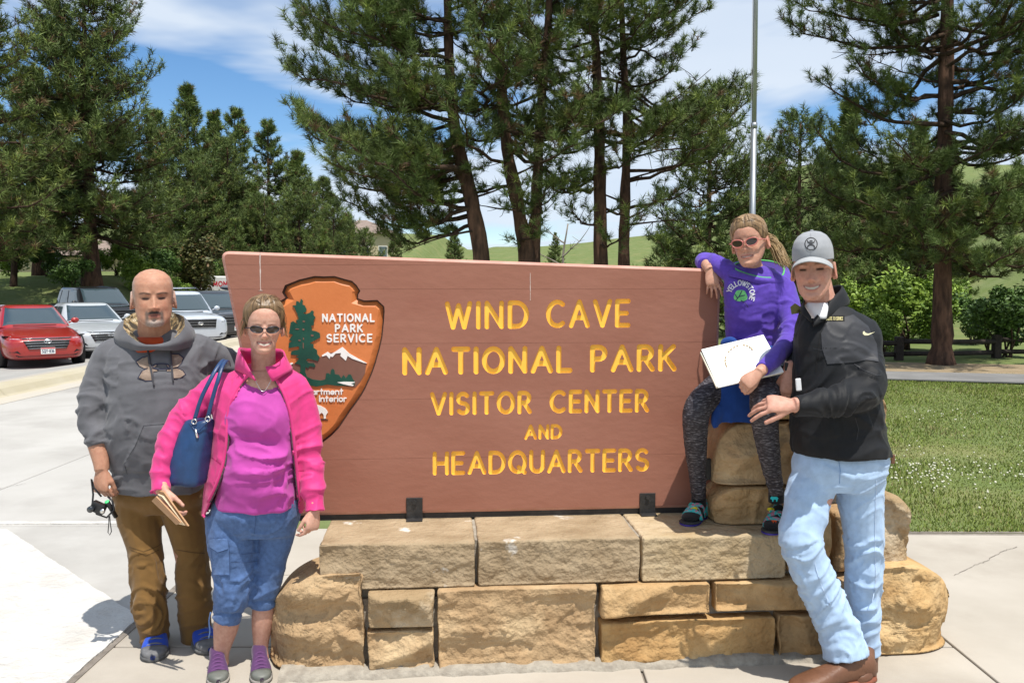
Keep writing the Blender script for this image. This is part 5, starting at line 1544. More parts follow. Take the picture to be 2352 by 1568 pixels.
def shoe(parent, heel, toe, size, m_up, m_sole, m_toe, m_lace, name="shoe", height=.075, width=.050, z0=0.0, lace_n=4, collar=True, strap=None, sole_t=.026):
    """heel and toe: (x, y) on the ground"""
    h = Vector((heel[0], heel[1], 0)); t = Vector((toe[0], toe[1], 0)); d = (t - h); L = d.length; d.normalize(); s = Vector((-d.y, d.x, 0))
    prof = [(0, .60, .80), (.06, .74, 1.0), (.2, .78, .98), (.36, .74, .92), (.5, .86, .74), (.66, 1.0, .60), (.8, .98, .50), (.92, .78, .42), (.98, .45, .34), (1.0, .2, .28)]
    def body(zb, ztf, k, f0=0, f1=1):
        rings = []
        for f, w, hh in prof:
            if f < f0 - .001 or f > f1 + .001: continue
            r = []
            for i in range(16):
                a = 2 * math.pi * i / 16; cy = math.cos(a); cz = math.sin(a)
                zt_ = zb + (ztf * hh if ztf > .03 else ztf)
                y = w * width * k * math.copysign(abs(cy) ** .75, cy)
                zz = zb + (zt_ - zb) * (.5 + .5 * math.copysign(abs(cz) ** .75, cz))
                r.append(h + d * (f * L) + s * y + Vector((0, 0, zz)))
            rings.append(r)
        return rings
    root = parent
    up = MB(); loft(up, body(z0 + .012, height, 1.0), 2)
    sh = up.build(name, m_up, root, smooth=True, world_coords=True)
    def sub(nm, mb, m): 
        o = mb.build(nm, m, sh, smooth=True); return o
    so = MB(); loft(so, body(z0, sole_t, 1.10), 2); sub("sole", so, m_sole)
    if m_toe is not None:
        tc = MB(); loft(tc, body(z0 + .012, height * 1.04, 1.045, .8, 1.0), 2); sub("toe_cap", tc, m_toe)
    if m_lace is not None:
        for i in range(lace_n):
            f = .40 + .36 * i / max(1, lace_n - 1); w = np.interp(f, [p[0] for p in prof], [p[1] for p in prof]) * width * .72; hh = np.interp(f, [p[0] for p in prof], [p[2] for p in prof]) * height + z0 + .012
            P = [h + d * (f * L) + s * (w * q) + Vector((0, 0, hh * (1 - .22 * q * q) + .002)) for q in np.linspace(-1, 1, 7)]
            lb = MB(); lb.tube(P, .0042, 6); sub("lace", lb, m_lace)
    return sh

# ------------------------------------------------------------------ bald man in the grey hooded sweatshirt
man = empty("person", ground(400, 1505)); man.location.z = 0
tag(man, "bald man with grey goatee in grey hooded sweatshirt and brown trousers", "person")
MH = head_xf(at(352, 683, 3.83), 1.045, R(1), R(3), R(-1))
mb = MB(); V, F, _ = head_grid(jaw=1.16, width=1.05); V = face_shape(V, nose=1.12, brow=1.2); mb.add(xf(MH, V), F)
for sd in (-1, 1): ear(mb, MH, sd, 1.1)
limb(mb, [(352, 705, 3.90, .068), (354, 745, 3.90, .068), (356, 785, 3.93, .078), (356, 815, 3.95, .10)])
Vh, Fh, Nh = remesh(mb, .0026, 2)
core = MB(); mb = MB(); loft(core, [ring(300, 420, 800, 3.96, .10), ring(280, 450, 900, 3.95, .13), ring(280, 460, 1100, 3.95, .13), ring(300, 440, 1170, 3.96, .10)])
limb(core, [(300, 810, 3.96, .07), (222, 880, 3.92, .055), (210, 960, 3.87, .050), (218, 1000, 3.84, .040)]); limb(mb, [(214, 980, 3.85, .042), (222, 1010, 3.83, .044), (232, 1060, 3.80, .034), (234, 1080, 3.79, .031)])
limb(core, [(430, 800, 3.97, .07), (500, 820, 4.05, .05), (545, 850, 4.08, .045), (580, 880, 4.04, .035), (600, 890, 3.98, .03)])
limb(core, [(312, 1150, 3.95, .09), (335, 1290, 3.92, .065), (350, 1470, 3.91, .045)]); limb(core, [(415, 1150, 3.97, .09), (438, 1290, 3.97, .065), (451, 1470, 3.98, .045)])
wr = at(234, 1078, 3.79)
hand(mb, wr, (0.02, -.18, -1), (-.35, -.9, .1), 1, 1.02, ((.75, 1.0, .7), (.85, 1.05, .7), (.9, 1.1, .7), (.95, 1.1, .7)), .03, (.5, .5, .3), .5)
hand(mb, at(600, 890, 3.98), (1, -.25, -.2), (0, 1, .3), 1, 1.0)
Vb, Fb, Nb = remesh(mb, .0042, 2)
SK = (0.48, 0.255, 0.168)
def man_col(L, C):
    x, y, z = L[:, 0], L[:, 1], L[:, 2]; ax = np.abs(x)
    C = skin_features(L, C, SK, (.30, .10, .075), 0, 0, (.05, .035, .028), .9)
    nz = vnoise(L * 260) * .5 + .5
    hair = sm(.052 - np.abs(z - .022), .006) * sm(y + .012 + .25 * np.clip(z - .03, 0, 1), .006) * sm(ax - .045, .006)
    side = sm(y + .035, .005) * sm(ax - .062, .004) * sm(.0785 - ax, .001) * sm(z + .02, .006) * sm(.07 - z, .01)
    C = blend(C, (.40, .34, .30), np.maximum(hair, side) * (.5 + .45 * nz))
    # moustache, goatee
    fr = np.clip((-y - .05) / .015, 0, 1)
    mous = sm(.030 - ax, .003) * G(z + .0565 + .30 * np.clip(ax - .010, 0, 1), .0052)
    jawl = G(ax - .029, .0060) * sm(-.052 - z, .004) * sm(z + .108, .006)
    soul = G(x, .011) * G(z + .083, .006)
    chinb = sm(.033 - ax + .1 * np.clip(z + .118, 0, .05), .004) * sm(-.088 - z, .003)
    C = blend(C, (.030, .021, .017), fr * np.clip(mous * 1.5, 0, 1))
    C = blend(C, (.16, .12, .095), fr * soul * .8)
    C = blend(C, (.13, .10, .085), fr * np.clip(jawl * 1.4, 0, 1))
    gray = np.stack([.20 + .20 * nz, .18 + .18 * nz, .16 + .165 * nz], -1)
    w = np.clip(fr * chinb, 0, 1)[:, None] * .9; C = C * (1 - w) + gray * w
    C = blend(C, np.array(SK) * .80, .35 * fr * sm(-.045 - z, .01) * sm(ax - .03, .008))
    return C
VV, FF, nr = join_body(Vh, Fh, Vb, Fb, core)
Call = np.vstack([head_object_colors(Vh, MH, SK, man_col), np.tile(np.array(SK) * .92, (nr, 1))])
body = build("body", VV, FF, m_skin, man, True, True); set_colors(body, Call)
# sweatshirt
mb = MB()
loft(mb, [ring(268, 466, 1126, 3.93, .150), ring(262, 472, 1108, 3.93, .155), ring(256, 480, 1060, 3.93, .170), ring(251, 484, 1000, 3.92, .185), ring(250, 483, 940, 3.92, .185), ring(250, 479, 880, 3.93, .175), ring(247, 478, 830, 3.95, .160),
          ring(256, 474, 797, 3.96, .140), ring(285, 450, 772, 3.97, .115), ring(316, 405, 756, 3.96, .085)])
s1 = limb(mb, [(312, 822, 3.96, .080), (262, 822, 3.96, .092), (236, 872, 3.94, .082), (215, 932, 3.88, .077), (212, 968, 3.86, .066), (222, 1000, 3.83, .055), (229, 1022, 3.82, .052)])
s2 = limb(mb, [(410, 812, 3.97, .09), (448, 808, 3.99, .095), (488, 820, 4.04, .080), (530, 838, 4.08, .070), (575, 870, 4.05, .055), (592, 885, 4.00, .045)])
bones = [(at(360, 780, 3.95), at(365, 1120, 3.93)), (at(262, 806, 3.97), at(208, 940, 3.88)), (at(208, 940, 3.88), at(229, 1022, 3.82)), (at(450, 800, 3.98), at(530, 838, 4.08))]
jn = [(at(208, 950, 3.86), .10, 1.5), (at(258, 880, 3.90), .09, .9), (at(300, 970, 3.78), .12, .5), (at(225, 1000, 3.83), .05, 1.0), (at(470, 830, 3.9), .1, .9)]
def hood_shape(V, N):
    px, py = proj(V); front = V[:, 1] < 3.93
    band = sm(py - 1086, 2.0) * sm(470 - px, 3) * (px > 245)
    V = V - N * (.008 * band * G((py - 1088), 5))[:, None]
    pk = np.array([inside(q, [[(330, 977), (470, 968), (470, 1085), (310, 1085), (283, 1068)]]) for q in zip(px, py)]) & front
    V = V + N * (.006 * pk)[:, None]
    cuff = sm(py - 1004, 2) * (px < 262) * G(py - 1006, 3); V = V - N * (.006 * cuff)[:, None]
    return V
hd = garment("hooded_sweatshirt", mb, .0082, m_hood, man, bones, .013, 4.0, jn, shape=hood_shape, f_al=17, f_ac=6)
tr = bvh(hd)
cowl(hd, [(362, 803, 3.775), (304, 806, 3.81), (262, 796, 3.95), (290, 768, 4.09), (355, 762, 4.14), (428, 764, 4.09), (450, 788, 3.96), (416, 802, 3.81)],
     [(364, 789, 3.785), (316, 784, 3.785), (284, 748, 3.87), (300, 722, 4.0), (355, 712, 4.06), (410, 720, 4.0), (424, 744, 3.87), (404, 774, 3.79)],
     [(362, 800, 3.845), (336, 792, 3.84), (318, 768, 3.92), (326, 752, 4.0), (355, 748, 4.02), (390, 752, 4.0), (402, 768, 3.92), (388, 788, 3.84)], m_hood, m_camo, seed=2.0)
mb = MB(); loft(mb, [ring(322, 394, 772, 3.925, .090), ring(314, 402, 784, 3.92, .105), ring(304, 412, 805, 3.93, .118)]); mb.build("undershirt", m_orange_t, man, True, True)
for P in ([(337, 783, 3.74), (342, 820, 3.74), (348, 855, 3.735), (354, 888, 3.735)], [(389, 780, 3.745), (392, 815, 3.745), (395, 850, 3.74), (398, 878, 3.74)]):
    Q = []
    for px, py, y in smooth_path(P, 14):
        h = tr.ray_cast(Vector((0, 0, CAM_H)), ray(px, py).normalized()); q = h[0] if h[0] else at(px, py, y)
        Q.append(q - ray(px, py).normalized() * .004)
    V, F = tube(Q, [.0050] * 11 + [.0042, .0036, .0032], 6); build("drawstring", V, F, m_seam, hd)
def z1(x, y): return (160.8 + x * .3845, 602.9 + y * .3845)
m_logo = m_camo
m_logo_l = mat("logo_tan", (0.27, 0.20, 0.155), (0.19, 0.135, 0.10), scale=30, rough=.8, c3=(.40, .32, .26), c3_scale=22, c3_lo=.55, c3_hi=.66)
m_logo_d = cloth("logo_navy", (0.03, 0.032, 0.06))
lobes = [[(393,590),(430,567),(463,558),(467,600),(480,625),(500,612),(520,606),(520,618),(498,630),(470,634),(440,632),(412,618)], [(405,690),(428,648),(468,630),(500,634),(525,640),(525,648),(498,650),(498,705),(450,707)],
         [(606,545),(650,545),(678,568),(668,600),(642,625),(610,632),(590,628),(575,618),(575,606),(600,610),(607,590)], [(620,692),(612,648),(575,648),(575,640),(600,636),(640,630),(675,645),(692,668),(660,690)]]
for lb in lobes:
    P = [z1(*p) for p in lb]; c = np.mean(np.array(P), 0)
    decal("chest_logo", tr, [[tuple(c + (np.array(p) - c) * 1.05) for p in P]], m_logo_d, hd, .0022)
    decal("chest_logo", tr, [[tuple(c + (np.array(p) - c) * .93) for p in P]], m_logo_l, hd, .0040)
cx, cy = z1(545, 620); oval = [(cx + 20 * math.cos(t), cy + 6.5 * math.sin(t)) for t in np.linspace(0, 2 * math.pi, 25)[:-1]]
stroke_decal("chest_logo", tr, [oval + [oval[0]]], 1.3, m_logo_d, hd, .0055)
for st in ([(330, 977), (405, 971), (470, 968)], [(330, 977), (310, 1025), (284, 1067)], [(286, 1068), (292, 1088)]):
    stroke_decal("pocket_seam", tr, [st], .8, m_seam, hd, .0018, h=.8)
# trousers
mb = MB()
loft(mb, [ring(264, 468, 1100, 3.95, .130), ring(258, 472, 1140, 3.95, .135), ring(285, 455, 1172, 3.96, .10)])
t1 = [(316, 1140, 3.95, .106), (319, 1190, 3.945, .100), (332, 1262, 3.925, .080), (340, 1330, 3.92, .083), (346, 1400, 3.92, .082), (354, 1450, 3.915, .070), (356, 1476, 3.91, .066)]
t2 = [(412, 1140, 3.97, .106), (425, 1190, 3.97, .098), (440, 1262, 3.97, .079), (445, 1330, 3.975, .082), (448, 1400, 3.98, .081), (451, 1450, 3.98, .072), (451, 1477, 3.98, .069)]
limb(mb, t1); limb(mb, t2)
jn = [(at(334, 1290, 3.85), .08, .8), (at(340, 1400, 3.86), .12, 1.4), (at(440, 1300, 3.9), .08, .7), (at(448, 1400, 3.92), .12, 1.2)]
tro = garment("trousers", mb, .0075, m_khaki, man, [(at(314, 1140, 3.95), at(334, 1290, 3.92)), (at(334, 1290, 3.92), at(351, 1474, 3.91)), (at(418, 1140, 3.97), at(440, 1290, 3.97)), (at(440, 1290, 3.97), at(451, 1476, 3.98))], .010, 9.0, jn, f_al=12, f_ac=5, twist=1.6)
tt = bvh(tro); m_kseam = cloth("brown_seam", (0.10, 0.055, 0.018))
for st in ([(297, 1256), (330, 1266), (362, 1254), (372, 1246)], [(300, 1262), (335, 1276), (365, 1262)], [(405, 1262), (440, 1268), (470, 1270)]): stroke_decal("knee_seam", tt, [st], .9, m_kseam, tro, .0016, h=.8)
m_bluef = cloth("blue_mesh", (0.012, 0.060, 0.42)); m_gsole = mat("grey_rubber", (.13, .13, .13), (.08, .08, .08), scale=30, rough=.7); m_gtoe = mat("grey_toe", (.16, .16, .165), (.11, .11, .115), scale=30, rough=.7)
a, b = ground(356, 1470), ground(349, 1524); shoe(man, (a.x, a.y + .06), (b.x, b.y + .01), 1, m_bluef, m_gsole, m_gtoe, m_gtoe, width=.056, height=.085)
a, b = ground(440, 1462), ground(472, 1506); shoe(man, (a.x, a.y + .06), (b.x + .02, b.y + .01), 1, m_bluef, m_gsole, m_gtoe, m_gtoe, width=.056, height=.085)

# camera gear in his hand: action camera on a looped strap, small torch
gear = empty("action_camera", at(238, 1165, 3.74)); tag(gear, "black action camera with neck strap hanging from the bald man's hand", "camera")
m_plas = mat("black_plastic", (0.012, 0.012, 0.013), rough=.35, spec=.5)
m_lens = mat("dark_lens", (0.02, 0.025, 0.03), rough=.08, spec=.8)
c = at(226, 1165, 3.73); rot = Matrix.Rotation(R(25), 3, 'Y')
MB().box(c, (.060, .034, .045), rot, .005).build("camera_body", m_plas, gear, False, True)
V, F = tube([c + Vector((-.02, -.016, .0)), c + Vector((-.021, -.034, -.001))], .014, 14); build("lens", V, F, m_lens, gear, True, True)
V, F = tube([c + Vector((.026, -.01, -.008)), c + Vector((.028, -.026, -.012))], .010, 12); build("dial", V, F, m_silver, gear, True, True)
V, F = tube([tuple(at(*p)) for p in [(233, 1140, 3.75), (216, 1120, 3.75), (210, 1100, 3.75), (214, 1135, 3.75), (212, 1158, 3.74), (222, 1180, 3.74), (245, 1188, 3.74), (262, 1170, 3.75), (258, 1150, 3.75), (248, 1140, 3.76)]], .0045, 6); build("strap", V, F, m_plas, gear, True, True)
V, F = tube([tuple(at(*p)) for p in [(250, 1180, 3.74), (250, 1200, 3.74), (248, 1222, 3.74), (252, 1228, 3.74), (256, 1220, 3.74), (253, 1198, 3.74), (252, 1182, 3.74)]], .0022, 6); build("wrist_loop", V, F, m_plas, gear, True, True)
torch = empty("torch", at(255, 1170, 3.74)); tag(torch, "small black torch with green end held below the action camera", "torch")
V, F = tube([tuple(at(*p)) for p in [(246, 1152, 3.73), (254, 1165, 3.75), (266, 1186, 3.78)]], [.0115, .010, .010], 12); build("barrel", V, F, m_plas, torch, True, True)
m_gl = mat("green_glass", (.08, .75, .22), rough=.25)
V, F = tube([tuple(at(246, 1152, 3.728)), tuple(at(245.3, 1151, 3.7265))], .0095, 12); build("lamp_glass", V, F, m_gl, torch, True, True)
# ------------------------------------------------------------------ woman in the pink jacket
wom = empty("person", ground(555, 1568)); wom.location.z = 0
tag(wom, "smiling woman in open pink jacket, violet top and blue cropped trousers", "person")
WH = head_xf(at(606, 749, 3.60), .945, R(2), R(-1), R(2))
mb = MB(); V, F, _ = head_grid(jaw=.93, width=.97); V = face_shape(V, smile=1.0, nose=.9, brow=.5, chin=1.1, mz=.076, nb=.006, ez=-.010); mb.add(xf(WH, V), F)
for sd in (-1, 1): ear(mb, WH, sd, .85, .97)
limb(mb, [(605, 780, 3.67, .052), (605, 815, 3.67, .050), (606, 845, 3.68, .054), (607, 868, 3.69, .085), (607, 890, 3.69, .10)])
loft(mb, [ring(566, 648, 850, 3.68, .060), ring(548, 668, 878, 3.68, .090), ring(548, 668, 930, 3.68, .095)])
Vh, Fh, Nh = remesh(mb, .0026, 2)
core = MB(); mb = MB(); loft(core, [ring(535, 685, 900, 3.69, .10), ring(540, 680, 1000, 3.69, .11), ring(520, 680, 1150, 3.69, .11), ring(540, 660, 1200, 3.69, .09)])
limb(core, [(530, 880, 3.70, .05), (470, 915, 3.685, .045), (428, 956, 3.65, .04), (385, 1040, 3.59, .034)]); limb(mb, [(375, 1070, 3.56, .032), (371, 1112, 3.525, .029), (375, 1128, 3.50, .028)])
limb(core, [(675, 885, 3.70, .05), (702, 955, 3.70, .045), (709, 1030, 3.67, .04), (718, 1110, 3.62, .032)]); limb(mb, [(720, 1125, 3.61, .031), (722, 1160, 3.58, .028), (722, 1172, 3.57, .027)])
limb(core, [(533, 1180, 3.68, .078), (536, 1300, 3.665, .058), (530, 1385, 3.667, .048)]); limb(mb, [(528, 1388, 3.667, .050), (525, 1405, 3.67, .052), (519, 1440, 3.68, .053), (509, 1495, 3.69, .034), (506, 1525, 3.69, .036)])
limb(core, [(638, 1180, 3.695, .07), (630, 1250, 3.70, .05), (620, 1310, 3.705, .042), (610, 1365, 3.715, .042)]); limb(mb, [(610, 1362, 3.715, .046), (607, 1380, 3.72, .047), (603, 1425, 3.73, .047), (599, 1485, 3.74, .032), (600, 1515, 3.73, .035)])
hand(mb, at(376, 1126, 3.50), (.35, -.35, -.9), (-.5, -.75, .0), 1, .88, ((.5, .8, .4), (.55, .8, .5), (.6, .8, .5), (.6, .8, .5)), .04, (.5, .3, .2), .6)
hand(mb, at(722, 1170, 3.57), (-.10, -.20, -1), (.8, -.55, .1), -1, .86, ((.5, .7, .4), (.75, .95, .6), (.9, 1.0, .6), (.95, 1.0, .6)), .05, (.4, .3, .2), .5)
Vb, Fb, Nb = remesh(mb, .0042, 2)
SKW = (0.585, 0.335, 0.25)
def wom_col(L, C):
    C = skin_features(L, C, SKW, (.42, .115, .105), 1.0, .72, (.20, .13, .08), .3, eyes=False, cheeks=.55, mz=.076, nb=.006)
    return C
VV, FF, nr = join_body(Vh, Fh, Vb, Fb, core)
body = build("body", VV, FF, m_skin, wom, True, True)
set_colors(body, np.vstack([head_object_colors(Vh, WH, SKW, wom_col), np.tile(np.array(SKW) * .97, (nr, 1))]))
# hair: shell that follows the skull, swept back
def hair_shell(M, hairline, thick, m, parent, seed, c_lo, c_hi, width=1.0, extra=None, name="hair"):
    V, F, th = head_grid(nz=100, na=128, width=width)
    x, y, z = V.T; a = np.minimum(th, 2 * math.pi - th)          # 0 in front, pi behind
    line = np.interp(a, [p[0] for p in hairline], [p[1] for p in hairline])
    w = sm(z - line, .0022)
    n = V - np.array([0, .005, .01]); n /= np.linalg.norm(n, axis=1, keepdims=True)
    fl = vnoise(np.stack([th * 9 + seed, z * 14 + y * 10, 0 * z + seed], -1)); fl2 = vnoise(np.stack([th * 30 + seed, z * 22 + y * 18, 0 * z], -1))
    t = thick(a, z) * (1 + .22 * fl + .06 * fl2) * (.30 + .70 * np.clip((z - line) / .035, 0, 1))
    V = V + n * (w * t - (1 - w) * (.006 + .016 * np.clip((line - z) / .03, 0, 1)))[:, None]
    if extra is not None: V = extra(V, w)
    o = build(name, xf(M, V), F, m, parent, True, True)
    k = np.clip(.5 + .55 * fl2 + .35 * fl, 0, 1)[:, None]; set_colors(o, np.array(c_lo) * (1 - k) + np.array(c_hi) * k)
    return o
m_hair = mat("hair", (.2, .13, .07), vcol="Col", rough=.42, spec=.4, bump=.25, bump_scale=300)
def strands(M, paths, r, m, parent, col, rng, jit=.006, n=6, name="hair_lock"):
    mb = MB()
    for P in paths:
        for k in range(n):
            Q = np.array(P) + rng.normal(0, jit, (1, 3)) + np.cumsum(rng.normal(0, jit * .35, (len(P), 3)), 0)
            S = smooth_path(Q, 12); V, F = tube(xf(M, S), list(r * np.linspace(1, .25, 12)), 5); mb.add(V, F)
    o = mb.build(name, m, parent, True, True, fix=False); c = np.tile(np.array(col), (len(o.data.vertices), 1)); c *= (1 + .35 * vnoise(np.array([v.co[:] for v in o.data.vertices]) * 60)[:, None]); set_colors(o, np.clip(c, .01, .9)); return o
rg = np.random.default_rng(5)
HL, HH = (.05, .029, .014), (.25, .155, .075)
hair = hair_shell(WH, [(0, .078), (.35, .075), (.7, .062), (1.0, .038), (1.25, .004), (1.45, -.012), (1.8, -.02), (2.2, -.06), (3.2, -.075)], lambda a, z: .008 + .009 * np.clip(z / .1, 0, 1) + .004 * np.clip(a - 1.2, 0, 1), m_hair, wom, 3.0, HL, HH)
strands(WH, [[(.01, -.060, .104), (.03, -.040, .120), (.052, -.005, .118), (.066, .035, .098)], [(-.012, -.060, .104), (-.035, -.045, .112), (-.058, -.010, .104), (-.074, .025, .07)], [(.052, -.052, .078), (.072, -.030, .062), (.082, -.004, .03), (.085, .014, .0)],
             [(-.054, -.050, .076), (-.072, -.030, .055), (-.082, -.004, .02), (-.087, .010, -.02)], [(.078, -.010, .03), (.086, .0, .0), (.092, .0, -.03), (.098, -.008, -.045)], [(-.078, -.012, .03), (-.089, -.008, .0), (-.096, -.006, -.03), (-.102, -.014, -.05)],
             [(.0, -.050, .112), (.02, -.02, .126), (.045, .015, .124), (.055, .055, .10)]], .0014, m_hair, hair, (.17, .105, .05), rg, jit=.005, n=16)
# sunglasses
m_frame = mat("dark_frame", (.012, .012, .02), rough=.3, spec=.5); m_tint = mat("tinted_lens", (.035, .018, .015), rough=.06, spec=.6)
def glasses(M, parent, lens, zc, y, m_f, m_l, fr=.0022, bridge_z=.004, ear_y=.02, name="sunglasses", label="", cat="sunglasses"):
    root = empty(name, xf(M, np.array([[0, y, zc]]))[0]); tag(root, label, cat)
    for sd in (-1, 1):
        P = [(sd * (.033 + lens[0] * (abs(math.cos(t)) ** .8) * math.copysign(1, math.cos(t))), y + .010 * ((.033 + lens[0] * math.cos(t)) / .06) ** 2, zc + lens[1] * math.sin(t) * (1.0 if math.sin(t) < 0 else .75) + .003 * math.cos(t)) for t in np.linspace(0, 2 * math.pi, 25)[:-1]]
        V, F = tube(xf(M, P), fr * M_scale(M), 7, closed=True); build("rim", V, F, m_f, root, True, True)
        c = np.mean(np.array(P), 0); LV = xf(M, np.vstack([[c + np.array([0, -.0015, 0])], P])); n = len(P)
        build("lens", LV, [(0, 1 + i, 1 + (i + 1) % n) for i in range(n)], m_l, root, True, True)
        hx = sd * (.033 + lens[0])
        V, F = tube(xf(M, [(hx, y + .012, zc + .004), (sd * .0745, y + .03, zc + .004), (sd * .0800, ear_y - .02, zc + .0), (sd * .0815, ear_y + .01, zc - .006)]), fr * .95, 6); build("temple", V, F, m_f, root, True, True)
    V, F = tube(xf(M, [(-.033 + lens[0], y + .003, zc + .002), (0, y - .003, zc + bridge_z), (.033 - lens[0], y + .003, zc + .002)]), fr, 6); build("bridge", V, F, m_f, root, True, True)
    return root
def M_scale(M): return float(np.linalg.norm(M[:3, 0]))
glasses(WH, wom, (.0255, .0160), -.010, -.108, m_frame, m_tint, label="slim dark sunglasses worn by the woman in pink")
# violet top
mb = MB()
loft(mb, [ring(500, 688, 1162, 3.66, .142), ring(500, 686, 1145, 3.66, .147), ring(508, 684, 1100, 3.65, .156), ring(512, 684, 1060, 3.65, .150), ring(514, 684, 1010, 3.66, .133), ring(514, 686, 965, 3.665, .142), ring(518, 690, 925, 3.675, .128), ring(526, 684, 895, 3.685, .118), ring(540, 668, 868, 3.69, .090), ring(560, 655, 855, 3.69, .07)])
def figure(V, N):
    px, py = proj(V); f = (V[:, 1] < 3.66)
    d = .022 * (G(px - 565, 34) + G(px - 648, 34)) * G(py - 955, 36) + .020 * G(px - 605, 70) * G(py - 1085, 48) - .010 * G(px - 605, 80) * G(py - 1012, 16)
    return V + np.array([0, -1., 0]) * (d * f)[:, None]
def low_neck(V, F, N):
    px, py = proj(V); c = V[F].mean(1); qx, qy = proj(c)
    return ~((qy < 897 - 30 * np.clip(np.abs(qx - 608) / 44, 0, 2) ** 2) & (c[:, 1] < 3.70))
top = garment("violet_top", mb, .007, m_violet, wom, [(at(560, 1000, 3.66), at(650, 1010, 3.66)), (at(540, 1120, 3.66), at(660, 1110, 3.66))], .024, 2.0, [(at(600, 1020, 3.55), .1, .6), (at(650, 1090, 3.55), .1, .9)], f_al=4, f_ac=13, keep=low_neck, shape=figure)
# jacket, open in front
mb = MB()
loft(mb, [ring(466, 700, 1176, 3.68, .172), ring(470, 701, 1140, 3.68, .172), ring(480, 702, 1080, 3.68, .168), ring(488, 703, 1020, 3.68, .155), ring(490, 703, 960, 3.685, .155), ring(490, 704, 900, 3.695, .140), ring(505, 698, 868, 3.705, .115), ring(540, 675, 848, 3.71, .085), ring(560, 655, 836, 3.72, .07)])
limb(mb, [(545, 890, 3.70, .055), (505, 886, 3.70, .066), (470, 915, 3.685, .067), (428, 956, 3.65, .068), (397, 1005, 3.61, .058), (378, 1056, 3.57, .050), (369, 1095, 3.54, .046), (369, 1132, 3.51, .044)])
limb(mb, [(655, 890, 3.70, .055), (682, 892, 3.70, .062), (702, 955, 3.70, .062), (709, 1025, 3.675, .059), (718, 1105, 3.625, .053), (722, 1160, 3.585, .046), (723, 1176, 3.575, .046)])
LE = np.array([(596, 842), (578, 858), (552, 888), (532, 930), (526, 980), (524, 1020), (516, 1070), (498, 1120), (476, 1165), (468, 1182)]); RE = np.array([(612, 842), (628, 866), (646, 900), (660, 940), (668, 985), (674, 1040), (680, 1100), (688, 1165), (690, 1182)])
def open_front(V, F, N):
    c = V[F].mean(1); qx, qy = proj(c); xl = np.interp(qy, LE[:, 1], LE[:, 0]); xr = np.interp(qy, RE[:, 1], RE[:, 0])
    nf = N[F].mean(1)
    hole = (qx > xl) & (qx < xr) & (c[:, 1] < 3.675) & (qy > 838) & (nf[:, 1] < .2) & (np.abs(qx - 590) < 130)
    under = (nf[:, 2] < -.75) & (qy > 1140) & (qx > 478) & (qx < 696)
    return ~(hole | under)
jn = [(at(425, 965, 3.6), .08, .9), (at(380, 1060, 3.55), .10, .8), (at(712, 1060, 3.6), .12, 1.0), (at(720, 1140, 3.55), .1, 1.1), (at(470, 920, 3.65), .08, .6)]
jk = garment("pink_jacket", mb, .0072, m_pink, wom, [(at(500, 886, 3.7), at(428, 956, 3.65)), (at(428, 956, 3.65), at(369, 1130, 3.51)), (at(682, 892, 3.7), at(709, 1025, 3.67)), (at(709, 1025, 3.67), at(723, 1176, 3.57)), (at(600, 860, 3.7), at(590, 1170, 3.7))], .0135, 6.0, jn, f_al=16, f_ac=6, keep=open_front)
so = jk.modifiers.new("thickness", 'SOLIDIFY'); so.thickness = .006; so.offset = -1
jt = bvh(jk)
m_zip = mat("dark_zip", (.035, .02, .03), (.12, .11, .11), scale=300, rough=.5)
def edge_path(E, dx, y_fallback=3.56):
    Q = []
    for (x, y) in smooth_path(E[1:-1], 26):
        h = jt.ray_cast(Vector((0, 0, CAM_H)), ray(x + dx, y).normalized()); q = h[0] if h[0] and abs(h[0].y - 3.58) < .16 else None; Q.append((x, y, q))
    ys = [q.y for _, _, q in Q if q is not None]; last = np.median(ys) if ys else y_fallback
    out = []
    for x, y, q in Q:
        if q is not None: last = .5 * last + .5 * q.y
        out.append(at(x, y, last - .004))
    return smooth_path(out[::2], 40)
for E, dx in ((LE, -5), (RE, 5)):
    P = edge_path(E, dx); V, F = tube(P, (.0042), 6); build("zip", V, F, m_zip, jk)
    P2 = P + np.array([-.008 if dx < 0 else .008, -.002, 0]); V, F = tube(P2, .0068, 7); build("front_edge", V, F, m_pink, jk)
# standing collar, folded open
def strip(name, lower, upper, m, parent, t=.006):
    L_ = smooth_path([tuple(at(*p)) for p in lower], 30); U_ = smooth_path([tuple(at(*p)) for p in upper], 30)
    rows = [L_ * (1 - k) + U_ * k + np.array([0, -.008 * math.sin(k * math.pi), 0]) for k in np.linspace(0, 1, 6)]
    V = np.vstack(rows); F = [(i * 30 + q, i * 30 + q + 1, (i + 1) * 30 + q + 1, (i + 1) * 30 + q) for i in range(5) for q in range(29)]
    o = build(name, V, F, m, parent, True); s = o.modifiers.new("thickness", 'SOLIDIFY'); s.thickness = t; s.offset = 0; return o
strip("collar", [(588, 874, 3.565), (562, 858, 3.60), (540, 846, 3.68), (560, 836, 3.78), (607, 832, 3.82), (655, 836, 3.78), (672, 848, 3.68), (650, 862, 3.60), (626, 876, 3.565)],
      [(584, 866, 3.555), (562, 828, 3.585), (549, 800, 3.66), (568, 800, 3.76), (607, 800, 3.79), (645, 802, 3.76), (652, 818, 3.66), (630, 838, 3.59), (610, 842, 3.56)], m_pink, jk)
for sq in ([(516, 1072), (500, 1060), (486, 1050)], [(680, 1082), (690, 1080), (698, 1080)]): stroke_decal("jacket_seam", jt, [sq], .7, mat("pink_seam", (.45, .02, .12)), jk, .0015, h=.8)
V, F = tube(smooth_path([tuple(at(*p)) for p in [(580, 852, 3.60), (590, 880, 3.575), (604, 899, 3.565), (618, 882, 3.575), (630, 852, 3.60)]], 20), .0012, 5)
